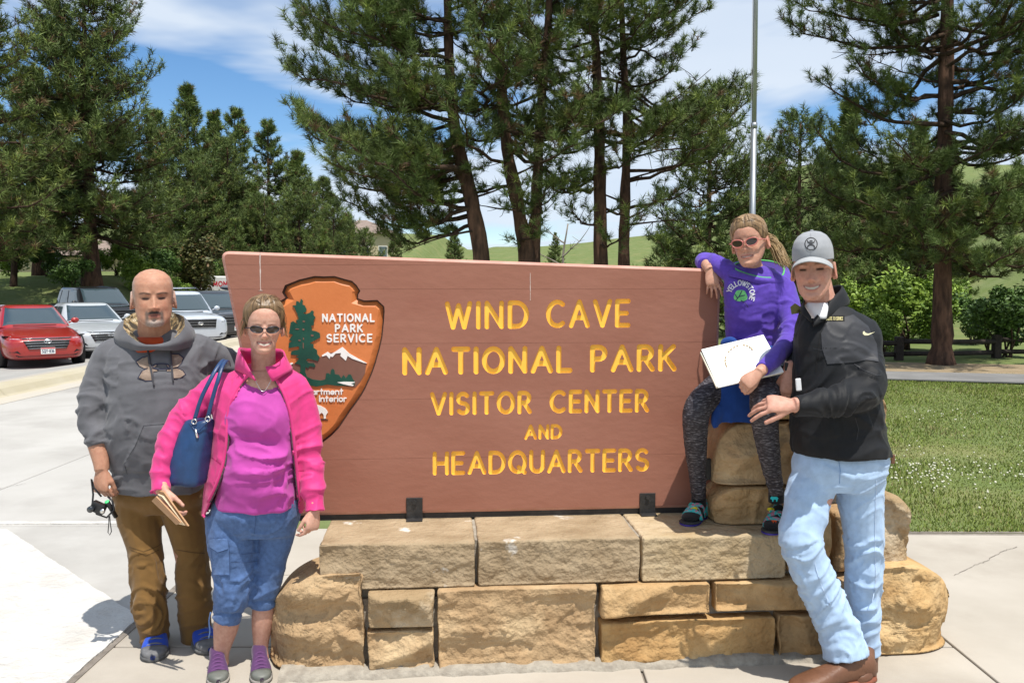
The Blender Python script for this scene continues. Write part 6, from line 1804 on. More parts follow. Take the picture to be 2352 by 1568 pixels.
nk = build("necklace", V, F, m_silver, None, True); tag(nk, "thin silver necklace on the woman in pink", "necklace")
# cropped trousers
mb = MB()
loft(mb, [ring(492, 690, 1142, 3.67, .138), ring(484, 692, 1180, 3.675, .142), ring(500, 680, 1225, 3.68, .11)])
wl1 = [(530, 1175, 3.675, .110), (534, 1245, 3.665, .106), (537, 1310, 3.66, .091), (535, 1352, 3.66, .083), (526, 1398, 3.663, .071), (520, 1424, 3.667, .064)]
wl2 = [(638, 1175, 3.69, .102), (635, 1230, 3.69, .082), (626, 1280, 3.695, .068), (612, 1345, 3.71, .066), (605, 1380, 3.715, .064), (604, 1392, 3.718, .058)]
limb(mb, wl1); limb(mb, wl2)
def cuff_w(V, N):
    px, py = proj(V); g_ = G(py - 1410, 3) * (px < 572) + G(py - 1381, 3) * (px > 568); return V - N * (.007 * g_)[:, None]
jn = [(at(545, 1350, 3.6), .12, .8), (at(530, 1405, 3.6), .06, 1.0), (at(612, 1365, 3.65), .08, 1.0), (at(585, 1195, 3.6), .08, .9)]
tw = garment("cropped_trousers", mb, .007, m_chamb, wom, [(at(533, 1175, 3.67), at(543, 1320, 3.66)), (at(543, 1320, 3.66), at(523, 1424, 3.66)), (at(640, 1175, 3.69), at(622, 1310, 3.69)), (at(622, 1310, 3.69), at(607, 1392, 3.71))], .0085, 12.0, jn, f_al=15, f_ac=6, shape=cuff_w, twist=1.2)
wt = bvh(tw); m_chs = cloth("chambray_seam", (0.045, 0.085, 0.20)); m_chl = cloth("chambray_pocket", (0.105, 0.185, 0.385), k=.75, scale=60)
pk = [(487, 1245), (518, 1240), (526, 1250), (528, 1320), (490, 1320)]
decal("cargo_pocket", wt, [pk], m_chl, tw, .006); decal("pocket_flap", wt, [[(479, 1238), (522, 1236), (524, 1260), (500, 1268), (482, 1256)]], m_chl, tw, .011)
for sq in ([(490, 1320), (528, 1320), (526, 1250)], [(482, 1257), (500, 1269), (524, 1261)], [(530, 1270), (560, 1272), (596, 1268)], [(530, 1290), (560, 1292), (594, 1287)], [(585, 1172), (588, 1190), (584, 1225)]): stroke_decal("trouser_seam", wt, [sq], .7, m_chs, tw, .0075, h=.8)
V, F = tube(smooth_path([tuple(at(*p)) for p in [(484, 1405, 3.60), (480, 1425, 3.60), (482, 1450, 3.60), (479, 1466, 3.60)]], 10), .0028, 6); build("hem_tie", V, F, m_chamb, tw)
m_psh = cloth("purple_webbing", (0.085, 0.032, 0.105)); m_ptoe = mat("grey_bumper", (.14, .145, .13), (.10, .105, .09), scale=20, rough=.5); m_lgr = mat("pale_sole", (.38, .35, .31), (.3, .28, .25), scale=20, rough=.7); m_pl = cloth("plum_strap", (0.13, 0.05, 0.15))
for (hx, tx, ty, dy) in [((508, 1505), 502, 1570, .06), ((600, 1500), 602, 1566, .06)]:
    b = ground(tx, ty + 8); a = at(hx[0], hx[1], 3.78)
    sh = shoe(wom, (a.x, b.y + .235), (b.x, b.y), 1, m_psh, m_lgr, m_ptoe, m_pl, name="sandal", width=.043, height=.078, lace_n=5)

# handbag on her arm
bag = empty("handbag", at(430, 1110, 3.60)); tag(bag, "navy blue leather handbag hanging under the woman's pink sleeve", "handbag")
mb = MB()
def bagring(pl, pr, y, Yc, d): return ring(pl, pr, y, Yc, d, n=24, p=3.2, yaw=R(-18))
loft(mb, [bagring(392, 468, 1112, 3.58, .055), bagring(386, 474, 1100, 3.58, .066), bagring(392, 480, 1050, 3.585, .064), bagring(412, 488, 1000, 3.59, .056), bagring(428, 490, 968, 3.595, .045), bagring(436, 488, 962, 3.595, .036)])
V, F, N = remesh(mb, .006, 4); V = V + N * (.004 * fbm(V * 14, 3))[:, None]
bo = build("bag_body", V, F, m_navy, bag, True, True)
for P in ([(446, 966, 3.545), (462, 915, 3.55), (485, 868, 3.57), (503, 838, 3.615), (515, 826, 3.68), (520, 838, 3.76)], [(477, 960, 3.545), (488, 915, 3.545), (502, 868, 3.56), (512, 838, 3.605), (522, 828, 3.67), (526, 840, 3.76)]):
    S = smooth_path([tuple(at(*p)) for p in P], 26); V, F = tube(S, [(.0035, .0085)] * 26, 8, up=(0, -1, 0)); build("strap", V, F, m_navy, bag, True, True)
for px, py in ((446, 968), (477, 962)):
    c = at(px, py, 3.54); P = [tuple(c + Vector((.010 * math.cos(t), 0, .010 * math.sin(t)))) for t in np.linspace(0, 2 * math.pi, 13)[:-1]]; V, F = tube(P, .0022, 6, closed=True); build("ring", V, F, m_silver, bag, True, True)
V, F = tube([tuple(at(449, 985, 3.53)), tuple(at(454, 1005, 3.525))], [.004, .006], 6); build("zip_pull", V, F, m_silver, bag, True, True)
V, F = tube(smooth_path([tuple(at(*p)) for p in [(436, 972, 3.555), (452, 990, 3.53), (470, 975, 3.535), (486, 962, 3.55)]], 14), .003, 6); build("top_edge", V, F, m_navy, bag, True, True)
# tan leather folder in her right hand
fo = empty("folder", at(395, 1170, 3.48)); tag(fo, "tan leather folder held low in the woman's hand below the handbag", "folder")
def slab4(c, t): 
    P = [Vector(at(*p)) for p in c]; n = (P[1] - P[0]).cross(P[3] - P[0]).normalized() * t
    return MB().add(P + [p + n for p in P], [(0, 1, 2, 3), (7, 6, 5, 4), (0, 4, 5, 1), (1, 5, 6, 2), (2, 6, 7, 3), (3, 7, 4, 0)])
slab4([(357, 1125, 3.50), (376, 1130, 3.46), (432, 1208, 3.42), (402, 1200, 3.47)], .006).build("cover", m_kraft, fo, False, True)
slab4([(348, 1150, 3.47), (358, 1140, 3.44), (415, 1200, 3.41), (405, 1205, 3.44)], .006).build("cover", m_kraft, fo, False, True)
slab4([(362, 1135, 3.485), (372, 1140, 3.46), (424, 1206, 3.43), (402, 1201, 3.455)], .012).build("pages", mat("cream_paper", (.62, .50, .34)), fo, False, True)
# ------------------------------------------------------------------ girl sitting on the pier
girl = empty("person", at(1725, 890, 4.1)); tag(girl, "girl in purple hooded top and dark leggings sitting on the stone pier", "person")
GH = head_xf(at(1722, 556, 3.98), .965, R(-14), R(2), R(-8))
SKG = (0.55, 0.305, 0.215)
mb = MB(); V, F, _ = head_grid(jaw=1.0, width=.98); V = face_shape(V, smile=.35, nose=.68, brow=.1, chin=.7); mb.add(xf(GH, V), F)
for sd in (-1, 1): ear(mb, GH, sd, .85, .97)
limb(mb, [(1724, 580, 4.03, .045), (1728, 605, 4.04, .042), (1732, 622, 4.05, .048), (1734, 640, 4.05, .07)])
Vh, Fh, Nh = remesh(mb, .0026, 2)
core = MB(); mb = MB(); loft(core, [ring(1690, 1785, 650, 4.05, .07), ring(1685, 1780, 740, 4.07, .075), ring(1690, 1780, 830, 4.1, .08)])
limb(mb, [(1685, 640, 4.05, .035), (1650, 606, 4.12, .032), (1625, 600, 4.22, .030), (1622, 606, 4.15, .027), (1632, 622, 4.10, .024)])
limb(core, [(1800, 662, 4.03, .035), (1815, 720, 3.95, .035), (1814, 776, 3.85, .034), (1782, 820, 3.67, .026)]); limb(mb, [(1775, 827, 3.645, .027), (1748, 851, 3.555, .024), (1742, 857, 3.54, .023)])
g1 = [(1698, 852, 4.07, .080), (1648, 893, 3.95, .075), (1604, 935, 3.845, .066), (1597, 985, 3.87, .060), (1600, 1060, 3.95, .050), (1604, 1125, 4.005, .038), (1605, 1142, 4.02, .035)]
g2 = [(1768, 858, 4.07, .082), (1762, 882, 3.86, .076), (1757, 915, 3.62, .067), (1757, 975, 3.66, .060), (1768, 1050, 3.74, .050), (1780, 1115, 3.81, .038), (1782, 1133, 3.825, .036)]
for g_ in (g1, g2): limb(core, [(a, b_, c, r * .7) for a, b_, c, r in g_])
hand(mb, at(1632, 619, 4.105), (.12, -.28, -1), (-.15, -.95, .28), 1, .80, ((.25, .35, .25), (.3, .35, .25), (.35, .4, .3), (.45, .5, .3)), .16, (.2, .2, .1), .55)
hand(mb, at(1742, 857, 3.54), (-.82, -.10, -.62), (-.25, -.90, .35), 1, .78, ((.7, .9, .6), (.8, .95, .6), (.85, .95, .6), (.9, .95, .6)), .03, (.4, .4, .2), .45)
Vb, Fb, Nb = remesh(mb, .0036, 2)
def girl_col(L, C): return skin_features(L, C, SKG, (.44, .16, .13), .45, .30, (.20, .12, .07), .35, eyes=False, cheeks=.4)
VV, FF, nr = join_body(Vh, Fh, Vb, Fb, core)
body = build("body", VV, FF, m_skin, girl, True, True)
set_colors(body, np.vstack([head_object_colors(Vh, GH, SKG, girl_col), np.tile(np.array(SKG) * .97, (nr, 1))]))
HL2, HH2 = (.075, .042, .020), (.34, .215, .105)
gh = hair_shell(GH, [(0, .064), (.3, .066), (.6, .056), (.85, .036), (1.05, .010), (1.25, .0), (1.5, .004), (1.75, -.012), (2.2, -.055), (3.2, -.06)], lambda a, z: .0085 + .005 * np.clip(z / .1, 0, 1), m_hair, girl, 8.0, HL2, HH2, width=.98)
strands(GH, [[(.02, .085, .02), (.075, .10, .0), (.10, .085, -.06), (.112, .06, -.115)], [(.03, .09, .01), (.085, .095, -.02), (.115, .07, -.08), (.135, .05, -.125)], [(.02, .09, .0), (.09, .09, -.03), (.122, .055, -.095), (.145, .03, -.14)]], .0019, m_hair, gh, (.33, .22, .10), rg, jit=.009, n=70, name="ponytail")
strands(GH, [[(.0, -.070, .092), (-.03, -.055, .106), (-.058, -.02, .098), (-.07, .04, .06)], [(.012, -.070, .092), (.045, -.055, .094), (.070, -.02, .072), (.078, .04, .03)], [(.045, -.062, .078), (.066, -.04, .062), (.078, -.01, .03), (.08, .03, .01)], [(-.045, -.062, .078), (-.064, -.04, .06), (-.074, -.01, .02), (-.075, .03, -.02)]], .0013, m_hair, gh, (.20, .125, .06), rg, jit=.005, n=16)
m_pf = mat("pink_frame", (.50, .16, .13), rough=.3, spec=.5)
glasses(GH, girl, (.0270, .0205), -.002, -.104, m_pf, m_tint, fr=.0030, label="pink framed sunglasses worn by the girl in purple")
# top
mb = MB()
loft(mb, [ring(1666, 1798, 832, 4.10, .115), ring(1664, 1797, 800, 4.085, .115), ring(1666, 1797, 765, 4.07, .108), ring(1664, 1802, 715, 4.05, .104), ring(1662, 1810, 668, 4.045, .100), ring(1664, 1808, 638, 4.05, .085), ring(1688, 1780, 620, 4.055, .062), ring(1705, 1760, 611, 4.06, .05)])
limb(mb, [(1700, 645, 4.05, .05), (1670, 622, 4.07, .050), (1645, 605, 4.13, .046), (1622, 598, 4.22, .042), (1614, 600, 4.20, .040), (1618, 607, 4.14, .036)])
limb(mb, [(1770, 655, 4.05, .055), (1800, 662, 4.03, .056), (1815, 720, 3.95, .053), (1814, 776, 3.85, .051), (1782, 820, 3.67, .043), (1750, 849, 3.56, .036)])
bones = [(at(1735, 620, 4.05), at(1732, 820, 4.09)), (at(1670, 622, 4.07), at(1622, 598, 4.22)), (at(1800, 662, 4.03), at(1814, 776, 3.89)), (at(1814, 776, 3.85), at(1750, 850, 3.56))]
jn = [(at(1812, 770, 3.88), .07, 1.5), (at(1790, 690, 3.98), .06, .9), (at(1760, 730, 3.95), .08, .7), (at(1700, 790, 3.98), .07, .8), (at(1655, 612, 4.08), .05, .8)]
gt = garment("purple_top", mb, .007, m_purple, girl, bones, .0090, 15.0, jn, f_al=20, f_ac=7, twist=1.2)
cowl(gt, [(1700, 640, 3.965), (1668, 632, 4.03), (1672, 614, 4.10), (1715, 604, 4.16), (1775, 608, 4.17), (1812, 628, 4.10), (1805, 655, 4.0), (1755, 655, 3.955)],
     [(1722, 631, 3.975), (1690, 618, 4.02), (1690, 606, 4.09), (1722, 598, 4.13), (1768, 600, 4.14), (1798, 612, 4.09), (1795, 634, 4.01), (1758, 638, 3.97)],
     [(1725, 634, 4.0), (1704, 622, 4.03), (1702, 614, 4.08), (1725, 610, 4.11), (1758, 612, 4.11), (1780, 620, 4.08), (1778, 632, 4.03), (1755, 638, 4.0)], m_purple, cloth("purple_lining", (0.06, 0.032, 0.22)), seed=5.0, amp=.007, bulge=.014, trim=mat("green_trim", (.10, .42, .12)))
gtr = bvh(gt)
m_pr = mat("print_white", (.62, .62, .68)); m_prg = mat("print_green", (.10, .42, .14), (.20, .62, .22), scale=40); m_prd = mat("print_dark", (.03, .02, .10))
def arc_text(word, cx, cy, r, a0, a1, hgt):
    out = []; st, W = text_strokes(word, .28)
    for ch, ss in st:
        for s_ in ss:
            out.append([(cx + (r + v * hgt) * math.cos(R(a0 + (a1 - a0) * u / W)), cy - (r + v * hgt) * math.sin(R(a0 + (a1 - a0) * u / W))) for u, v in s_])
    return out
gcx, gcy = 1701, 677
for s_ in arc_text("YELLOWSTONE", gcx, gcy, 22, 165, -25, 11): stroke_decal("print_letter", gtr, [s_], 1.15, m_pr, gt, .002, h=.6, grid=9)
blob = [(gcx + (15 + 2 * math.sin(3 * t)) * math.cos(t), gcy + 2 + (15 + 2 * math.cos(2 * t)) * math.sin(t)) for t in np.linspace(0, 2 * math.pi, 29)[:-1]]
decal("print_patch", gtr, [blob], m_prg, gt, .002)
for st in ([(1690, 690), (1698, 680), (1704, 668)], [(1698, 681), (1710, 678)], [(1694, 685), (1688, 676)], [(1702, 690), (1712, 696), (1718, 705)]): stroke_decal("print_branch", gtr, [st], 1.0, m_prd, gt, .0035, h=.7)
for s_ in arc_text("NATIONAL", gcx, gcy + 2, -32, -40, 60, -6): pass
# jacket tied round the waist
mb = MB(); loft(mb, [ring(1662, 1802, 824, 4.09, .128), ring(1658, 1806, 806, 4.085, .134), ring(1662, 1802, 790, 4.08, .122)])
limb(mb, [(1672, 806, 4.0, .024), (1664, 788, 3.985, .024), (1680, 782, 3.97, .022), (1688, 795, 3.965, .024), (1680, 815, 3.94, .040), (1668, 850, 3.93, .045)])
loft(mb, [ring(1655, 1740, 850, 3.90, .035), ring(1648, 1742, 905, 3.86, .028), ring(1642, 1738, 950, 3.86, .024), ring(1640, 1732, 972, 3.86, .018)])
limb(mb, [(1650, 930, 3.86, .03), (1642, 965, 3.85, .026), (1644, 985, 3.85, .016)])
wj = garment("waist_jacket", mb, .0065, m_royal, girl, [(at(1690, 790, 3.95), at(1690, 970, 3.9))], .009, 21.0, (), f_al=7, f_ac=17)
# leggings
def legging_mat():
    m = bpy.data.materials.new("marled_leggings"); m.use_nodes = True; N, L = m.node_tree.nodes, m.node_tree.links; b = N['Principled BSDF']
    tc = N.new("ShaderNodeTexCoord"); mp = N.new("ShaderNodeMapping"); mp.inputs['Scale'].default_value = (30, 30, 230); t = N.new("ShaderNodeTexNoise"); t.inputs['Scale'].default_value = 1.6; t.inputs['Detail'].default_value = 3
    L.new(tc.outputs['Object'], mp.inputs[0]); L.new(mp.outputs[0], t.inputs[0]); r = N.new("ShaderNodeValToRGB"); e = r.color_ramp.elements; e[0].position = .53; e[0].color = (.020, .017, .024, 1); e[1].position = .78; e[1].color = (.33, .32, .36, 1)
    L.new(t.outputs['Fac'], r.inputs[0]); L.new(r.outputs[0], b.inputs['Base Color']); b.inputs['Roughness'].default_value = .75; return m
mb = MB(); loft(mb, [ring(1668, 1800, 815, 4.10, .110), ring(1664, 1806, 850, 4.10, .115), ring(1675, 1798, 885, 4.08, .085)])
limb(mb, g1); limb(mb, g2)
lg = garment("leggings", mb, .0075, legging_mat(), girl, [(at(*g1[0][:3]), at(*g1[2][:3])), (at(*g1[2][:3]), at(*g1[-1][:3])), (at(*g2[0][:3]), at(*g2[2][:3])), (at(*g2[2][:3]), at(*g2[-1][:3]))], .004, 25.0, [(at(1780, 1110, 3.8), .07, 1.6), (at(1603, 1110, 4.0), .07, 1.4)], f_al=30, f_ac=8)
# socks and strapped sandals
m_sock = cloth("black_sock", (.012, .012, .014)); m_strap = mat("teal_webbing", (.03, .42, .42), (.45, .15, .22), scale=70, rough=.7, lo=.52, hi=.56); m_psole = mat("purple_midsole", (.06, .04, .32), (.05, .03, .25), scale=10, rough=.6)
m_ybear = mat("yellow_print", (.75, .62, .02)); m_tprint = mat("teal_print", (.02, .55, .62)); m_oprint = mat("orange_print", (.75, .10, .02))
def sandal_foot(ankle, toe_px, heel_off, prints):
    t = ground(toe_px[0], toe_px[1], ctop + .004); a = at(*ankle); d = Vector((t.x - a.x, t.y - a.y, 0)); d.normalize(); h = Vector((t.x, t.y, 0)) - d * .215
    mb = MB(); limb(mb, [(ankle[0], ankle[1] - 14, ankle[2], .034), (ankle[0], ankle[1], ankle[2], .035), (ankle[0], ankle[1] + 18, ankle[2] + .005, .036)])
    s = Vector((-d.y, d.x, 0)); rings = []
    for f, w, z0, z1 in [(.0, .018, .03, .06), (.06, .030, .018, .085), (.22, .033, .018, .105), (.38, .034, .018, .088), (.55, .038, .018, .066), (.75, .042, .018, .052), (.9, .034, .018, .043), (.97, .018, .02, .036)]:
        rings.append([h + d * (f * .215) + s * (w * math.cos(q)) + Vector((0, 0, ctop + (z0 + z1) / 2 + (z1 - z0) / 2 * math.sin(q))) for q in np.linspace(0, 2 * math.pi, 17)[:-1]])
    loft(mb, rings, 2); V, F, N = remesh(mb, .004, 3); so = build("sock", V, F, m_sock, girl, True, True)
    sm_ = MB(); sl_ = MB()
    for mbx, z0, z1, k in ((sm_, .001, .010, 1.0), (sl_, .0095, .019, 1.04)):
        rr = []
        for f, w in [(-.03, .016), (.0, .030), (.2, .037), (.42, .036), (.62, .042), (.8, .047), (.93, .042), (1.01, .028), (1.05, .012)]:
            rr.append([h + d * (f * .215) + s * (w * k * math.copysign(abs(math.cos(q)) ** .8, math.cos(q))) + Vector((0, 0, ctop + z0 + (z1 - z0) * (.5 + .5 * math.copysign(abs(math.sin(q)) ** .6, math.sin(q))))) for q in np.linspace(0, 2 * math.pi, 17)[:-1]])
        loft(mbx, rr, 2)
    sd = empty("sandal", h + Vector((0, 0, ctop)))
    mids = sm_.build("midsole", m_psole, girl, True, True); sl_.build("footbed", m_rubber, mids, True)
    bpy.data.objects.remove(sd)
    tr = bvh(so)
    def strap(f0, f1, zt, w=.011):
        P = []
        for k in np.linspace(-1, 1, 15):
            f = f0 + (f1 - f0) * (k + 1) / 2; q = h + d * (f * .215); top = np.interp(f, [0, .22, .38, .55, .75, .9], [.085, .105, .088, .066, .052, .043]); wd = np.interp(f, [0, .22, .38, .55, .75, .9], [.03, .033, .034, .038, .042, .034])
            ang = k * math.pi * .5
            P.append(q + s * ((wd + .003) * math.sin(ang)) + Vector((0, 0, ctop + .016 + (top - .013) * max(0, math.cos(ang)) ** .8)))
        V, F = tube(P, [(.003, w)] * 15, 8, up=(0, 0, 1)); build("strap", V, F, m_strap, girl, True, True)
    strap(.72, .66, .05); strap(.66, .34, .06); strap(.34, .66, .06); strap(.22, .20, .1, .012)
    for lp, m in prints: decal("sock_print", tr, [lp], m, so, .002, grid=4)
def bear(x, y, s, fl=1): return [(x + fl * s * a, y + s * b) for a, b in [(-1, -.2), (-.7, -.6), (.2, -.6), (.8, -.5), (1.1, -.1), (.9, .2), (.8, .7), (.5, .7), (.5, .2), (-.1, .2), (-.2, .7), (-.5, .7), (-.5, .2), (-.9, .1)]]
sandal_foot((1605, 1142, 4.03), (1577, 1206), 0, [(bear(1594, 1168, 8), m_ybear), (bear(1604, 1138, 9), m_tprint)])
sandal_foot((1783, 1134, 3.85), (1768, 1226), 0, [(bear(1770, 1170, 8), m_ybear), (bear(1778, 1145, 9), m_tprint), (bear(1778, 1196, 6), m_oprint)])
# white booklet on her lap
bk = empty("booklet", at(1700, 830, 3.7)); tag(bk, "white booklet resting on the girl's lap", "booklet")
m_paper = mat("white_paper", (.80, .80, .78), rough=.6); m_paper2 = mat("cream_edge", (.62, .58, .47))
C4 = [(1611, 804, 3.80), (1753, 770, 3.86), (1800, 855, 3.60), (1650, 891, 3.56)]
cov = slab4(C4, -.004).build("cover", m_paper, bk, False, True)
slab4([(1608, 812, 3.805), (1752, 780, 3.868), (1797, 858, 3.608), (1645, 892, 3.568)], -.008).build("pages", m_paper2, bk, False, True)
bt_ = bvh(cov); m_mark = mat("tan_print", (.40, .30, .18), (.25, .20, .13), scale=80)
for k, t in enumerate(np.linspace(R(205), R(20), 15)):
    cx_, cy_ = 1699 + 34 * math.cos(t), 822 - 30 * math.sin(t) - 6 * math.cos(t)
    dx, dy = -math.sin(t), -math.cos(t)
    if k % 5 == 4: continue
    stroke_decal("printed_mark", bt_, [[(cx_ - 2.2 * dx, cy_ - 2.2 * dy), (cx_ + 2.2 * dy, cy_ - 1.5 * dx)], [(cx_, cy_), (cx_ + 2 * dx, cy_ + 2 * dy)]], 1.15, m_mark, cov, .0012, h=.5, grid=9)

# ------------------------------------------------------------------ tall man in cap and black jacket
yng = empty("person", ground(1960, 1600)); yng.location.z = 0
tag(yng, "tall smiling man in grey cap, black jacket and pale jeans leaning by the pier", "person")
YH = head_xf(at(1868, 617, 3.52), 1.035, R(-5), R(4), R(-3))
SKY_ = (0.54, 0.290, 0.215)
mb = MB(); V, F, _ = head_grid(jaw=1.08, width=.95); V = face_shape(V, smile=.9, nose=1.0, brow=1.0, chin=1.2); mb.add(xf(YH, V), F)
for sd in (-1, 1): ear(mb, YH, sd, .95, .93)
limb(mb, [(1874, 648, 3.60, .060), (1882, 685, 3.60, .062), (1892, 715, 3.62, .072), (1896, 740, 3.63, .10)])
Vh, Fh, Nh = remesh(mb, .0026, 2)
core = MB(); mb = MB(); loft(core, [ring(1840, 1960, 750, 3.62, .10), ring(1840, 1980, 880, 3.6, .11), ring(1850, 2010, 1040, 3.58, .11), ring(1860, 2000, 1090, 3.58, .09)])
limb(core, [(1976, 764, 3.60, .055), (1990, 830, 3.52, .05), (1990, 893, 3.43, .046), (1935, 917, 3.36, .040), (1885, 925, 3.33, .032)]); limb(mb, [(1875, 926, 3.32, .034), (1860, 928, 3.315, .034), (1823, 931, 3.31, .031)])
limb(mb, [(1832, 834, 3.71, .036), (1819, 845, 3.66, .034), (1814, 852, 3.63, .031)])
limb(core, [(1880, 1100, 3.55, .08), (1847, 1250, 3.48, .062), (1905, 1420, 3.50, .05), (1945, 1510, 3.48, .045)]); limb(core, [(1982, 1100, 3.57, .08), (1988, 1260, 3.6, .06), (1988, 1500, 3.66, .045)])
hand(mb, at(1821, 931, 3.31), (-1, .10, .06), (.1, -.72, .68), 1, 1.0, ((.35, .35, .2), (.45, .40, .25), (.6, .45, .25), (.85, .5, .3)), .22, (.3, .2, .1), .6)
hand(mb, at(1815, 850, 3.63), (-.08, -.12, -1), (-.1, -.97, .1), -1, 1.0, ((.45, .7, .4), (.5, .75, .4), (.55, .75, .4), (.6, .75, .4)), .05, (.4, .3, .2), .5)
Vb, Fb, Nb = remesh(mb, .004, 2)
def y_col(L, C):
    C = skin_features(L, C, SKY_, (.40, .15, .13), .9, .8, (.13, .085, .05), .7, cheeks=.45)
    x, y, z = L.T; nz = vnoise(L * 300) * .5 + .5
    st = sm(.030 - np.abs(z + .0575), .01) * sm(.030 - np.abs(x), .004) * G(z + .056, .007); C = blend(C, np.array(SKY_) * .55, st * .5 * (y < -.05))
    hr = sm(y + .025, .004) * sm(np.abs(x) - .06, .003) * sm(z + .028, .004) * sm(.0785 - np.abs(x), .001); hr = np.maximum(hr, sm(y - .03, .006) * sm(z + .05, .006)); C = blend(C, (.13, .085, .05), hr * (.5 + .4 * nz))
    return C
VV, FF, nr = join_body(Vh, Fh, Vb, Fb, core)
body = build("body", VV, FF, m_skin, yng, True, True)
set_colors(body, np.vstack([head_object_colors(Vh, YH, SKY_, y_col), np.tile(np.array(SKY_) * .97, (nr, 1))]))
# cap
CT = np.array([(.026,.0825,-.100,.106),(.05,.083,-.104,.107),(.075,.0805,-.102,.103),(.10,.072,-.090,.091),(.12,.057,-.068,.071),(.133,.035,-.040,.044),(.1375,.012,-.012,.015),(.138,.003,-.003,.004)])
V, F, th = head_grid(CT, nz=40, na=72)
V[:, 0] *= .93; V[:, 2] += .008
V[:, 2] -= .010 * np.clip((V[:, 1] + .02) / .1, 0, 1) * np.clip(1 - (V[:, 2] - .026) / .06, 0, 1)
a_ = np.minimum(th, 2 * math.pi - th)
m_capg = cloth("cap_grey", (.30, .31, .33), k=.88); m_capb = cloth("cap_mesh_black", (.012, .012, .013)); m_bill = cloth("cap_bill", (.36, .37, .38), k=.9)
Fq = [f for f in F if len(f) == 4]; fa = np.array([a_[list(f)].mean() for f in Fq]) 
cap_ = empty("cap", xf(YH, np.array([[0, 0, .05]]))[0]); tag(cap_, "grey baseball cap with round black badge on the tall man's head", "cap")
front = [f for f, q in zip(Fq, fa) if q < 1.45]; backf = [f for f, q in zip(Fq, fa) if q >= 1.45]
WV = xf(YH, V)
def subm(fs):
    u = sorted({i for f in fs for i in f}); mp = {i: k for k, i in enumerate(u)}; return WV[u], [[mp[i] for i in f] for f in fs]
v_, f_ = subm(front); cf = build("front_panel", v_, f_, m_capg, cap_, True, True); s_ = cf.modifiers.new("t", 'SOLIDIFY'); s_.thickness = .003
v_, f_ = subm(backf); cbk = build("back_panel", v_, f_, m_capb, cap_, True, True)
nu, nv = 25, 9; BV = []
for k in (0, 1):
    for i in range(nv):
        for j in range(nu):
            u = -1 + 2 * j / (nu - 1); v = i / (nv - 1); ang = u * 1.28
            rx, ry = .076, .104
            x = rx * math.sin(ang) * (1 + .03 * v); y = -ry * math.cos(ang) - .064 * v * (math.cos(ang * .98) ** .55 if abs(u) < 1 else .0)
            z = .045 - .032 * abs(u) ** 2.0 - .013 * v + .006 * (1 - abs(u)) - k * .004
            BV.append((x, y, z))
BF = [(i * nu + j, i * nu + j + 1, (i + 1) * nu + j + 1, (i + 1) * nu + j) for i in range(nv - 1) for j in range(nu - 1)]
o2 = nu * nv; BF = BF + [tuple(q + o2 for q in f[::-1]) for f in BF] + [((nv - 1) * nu + j, (nv - 1) * nu + j + 1, (nv - 1) * nu + j + 1 + o2, (nv - 1) * nu + j + o2) for j in range(nu - 1)]
bl = build("bill", xf(YH, BV), BF, m_bill, cap_, True, True)
V, F, _ = ell((0, 0, .147), (.007, .007, .004)); build("button", xf(YH, V), F, m_capg, cap_, True, True)
ctr = bvh(cf); m_ink = mat("badge_black", (.008, .008, .01), rough=.6)
bx_, by_, br_ = 1863, 560, 14.2
circ = [(bx_ + br_ * math.cos(t), by_ + br_ * math.sin(t)) for t in np.linspace(0, 2 * math.pi, 33)]
stroke_decal("badge", ctr, [circ], .95, m_ink, cf, .002, h=.6, grid=9)
for st in ([(bx_ - 8, by_ - 7.5), (bx_ - 7, by_ - 4), (bx_ - 3, by_ - 2.2), (bx_ + 3, by_ - 2.2), (bx_ + 7, by_ - 4), (bx_ + 8, by_ - 7.5)], [(bx_, by_ - 2), (bx_, by_ + 2)], [(bx_ - 8.5, by_ + 8), (bx_ - 6.5, by_ + 3.5), (bx_ - 3, by_ + 2), (bx_ + 3, by_ + 2), (bx_ + 6.5, by_ + 3.5), (bx_ + 8.5, by_ + 8)], [(bx_ - 3.5, by_ - 6.5), (bx_ - 1, by_ - 8), (bx_ + 1.5, by_ - 7.8), (bx_ + 3.5, by_ - 6.3), (bx_, by_ - 5.8), (bx_ - 3.5, by_ - 6.5)]):
    stroke_decal("badge", ctr, [st], 1.15 if len(st) != 6 or st[0][0] != bx_ - 3.5 else .6, m_ink, cf, .0025, h=.6, grid=9)
stroke_decal("cap_seam", ctr, [[(1862, 533), (1862, 545)], [(1862, 575), (1862, 590)]], .35, mat("cap_thread", (.2, .2, .22)), cf, .002, h=.3)
# jacket
mb = MB()
loft(mb, [ring(1824, 2046, 1042, 3.565, .160), ring(1818, 2042, 1025, 3.565, .160), ring(1816, 2030, 980, 3.57, .156), ring(1818, 2020, 900, 3.58, .155), ring(1822, 2012, 820, 3.59, .150), ring(1824, 2008, 770, 3.60, .138), ring(1830, 1996, 735, 3.61, .118), ring(1838, 1965, 712, 3.62, .095), ring(1850, 1940, 700, 3.63, .08)])
limb(mb, [(1940, 770, 3.60, .07), (1976, 764, 3.60, .078), (1990, 830, 3.53, .075), (1990, 893, 3.44, .079), (1938, 916, 3.36, .066), (1876, 926, 3.32, .055), (1834, 931, 3.31, .046), (1824, 931, 3.308, .042)])
limb(mb, [(1875, 770, 3.65, .06), (1858, 762, 3.68, .060), (1846, 806, 3.76, .056), (1832, 832, 3.72, .050), (1819, 845, 3.66, .043)])
bones = [(at(1900, 720, 3.62), at(1935, 1040, 3.57)), (at(1976, 764, 3.6), at(1990, 893, 3.44)), (at(1990, 893, 3.44), at(1826, 931, 3.308)), (at(1836, 752, 3.67), at(1812, 830, 3.72))]
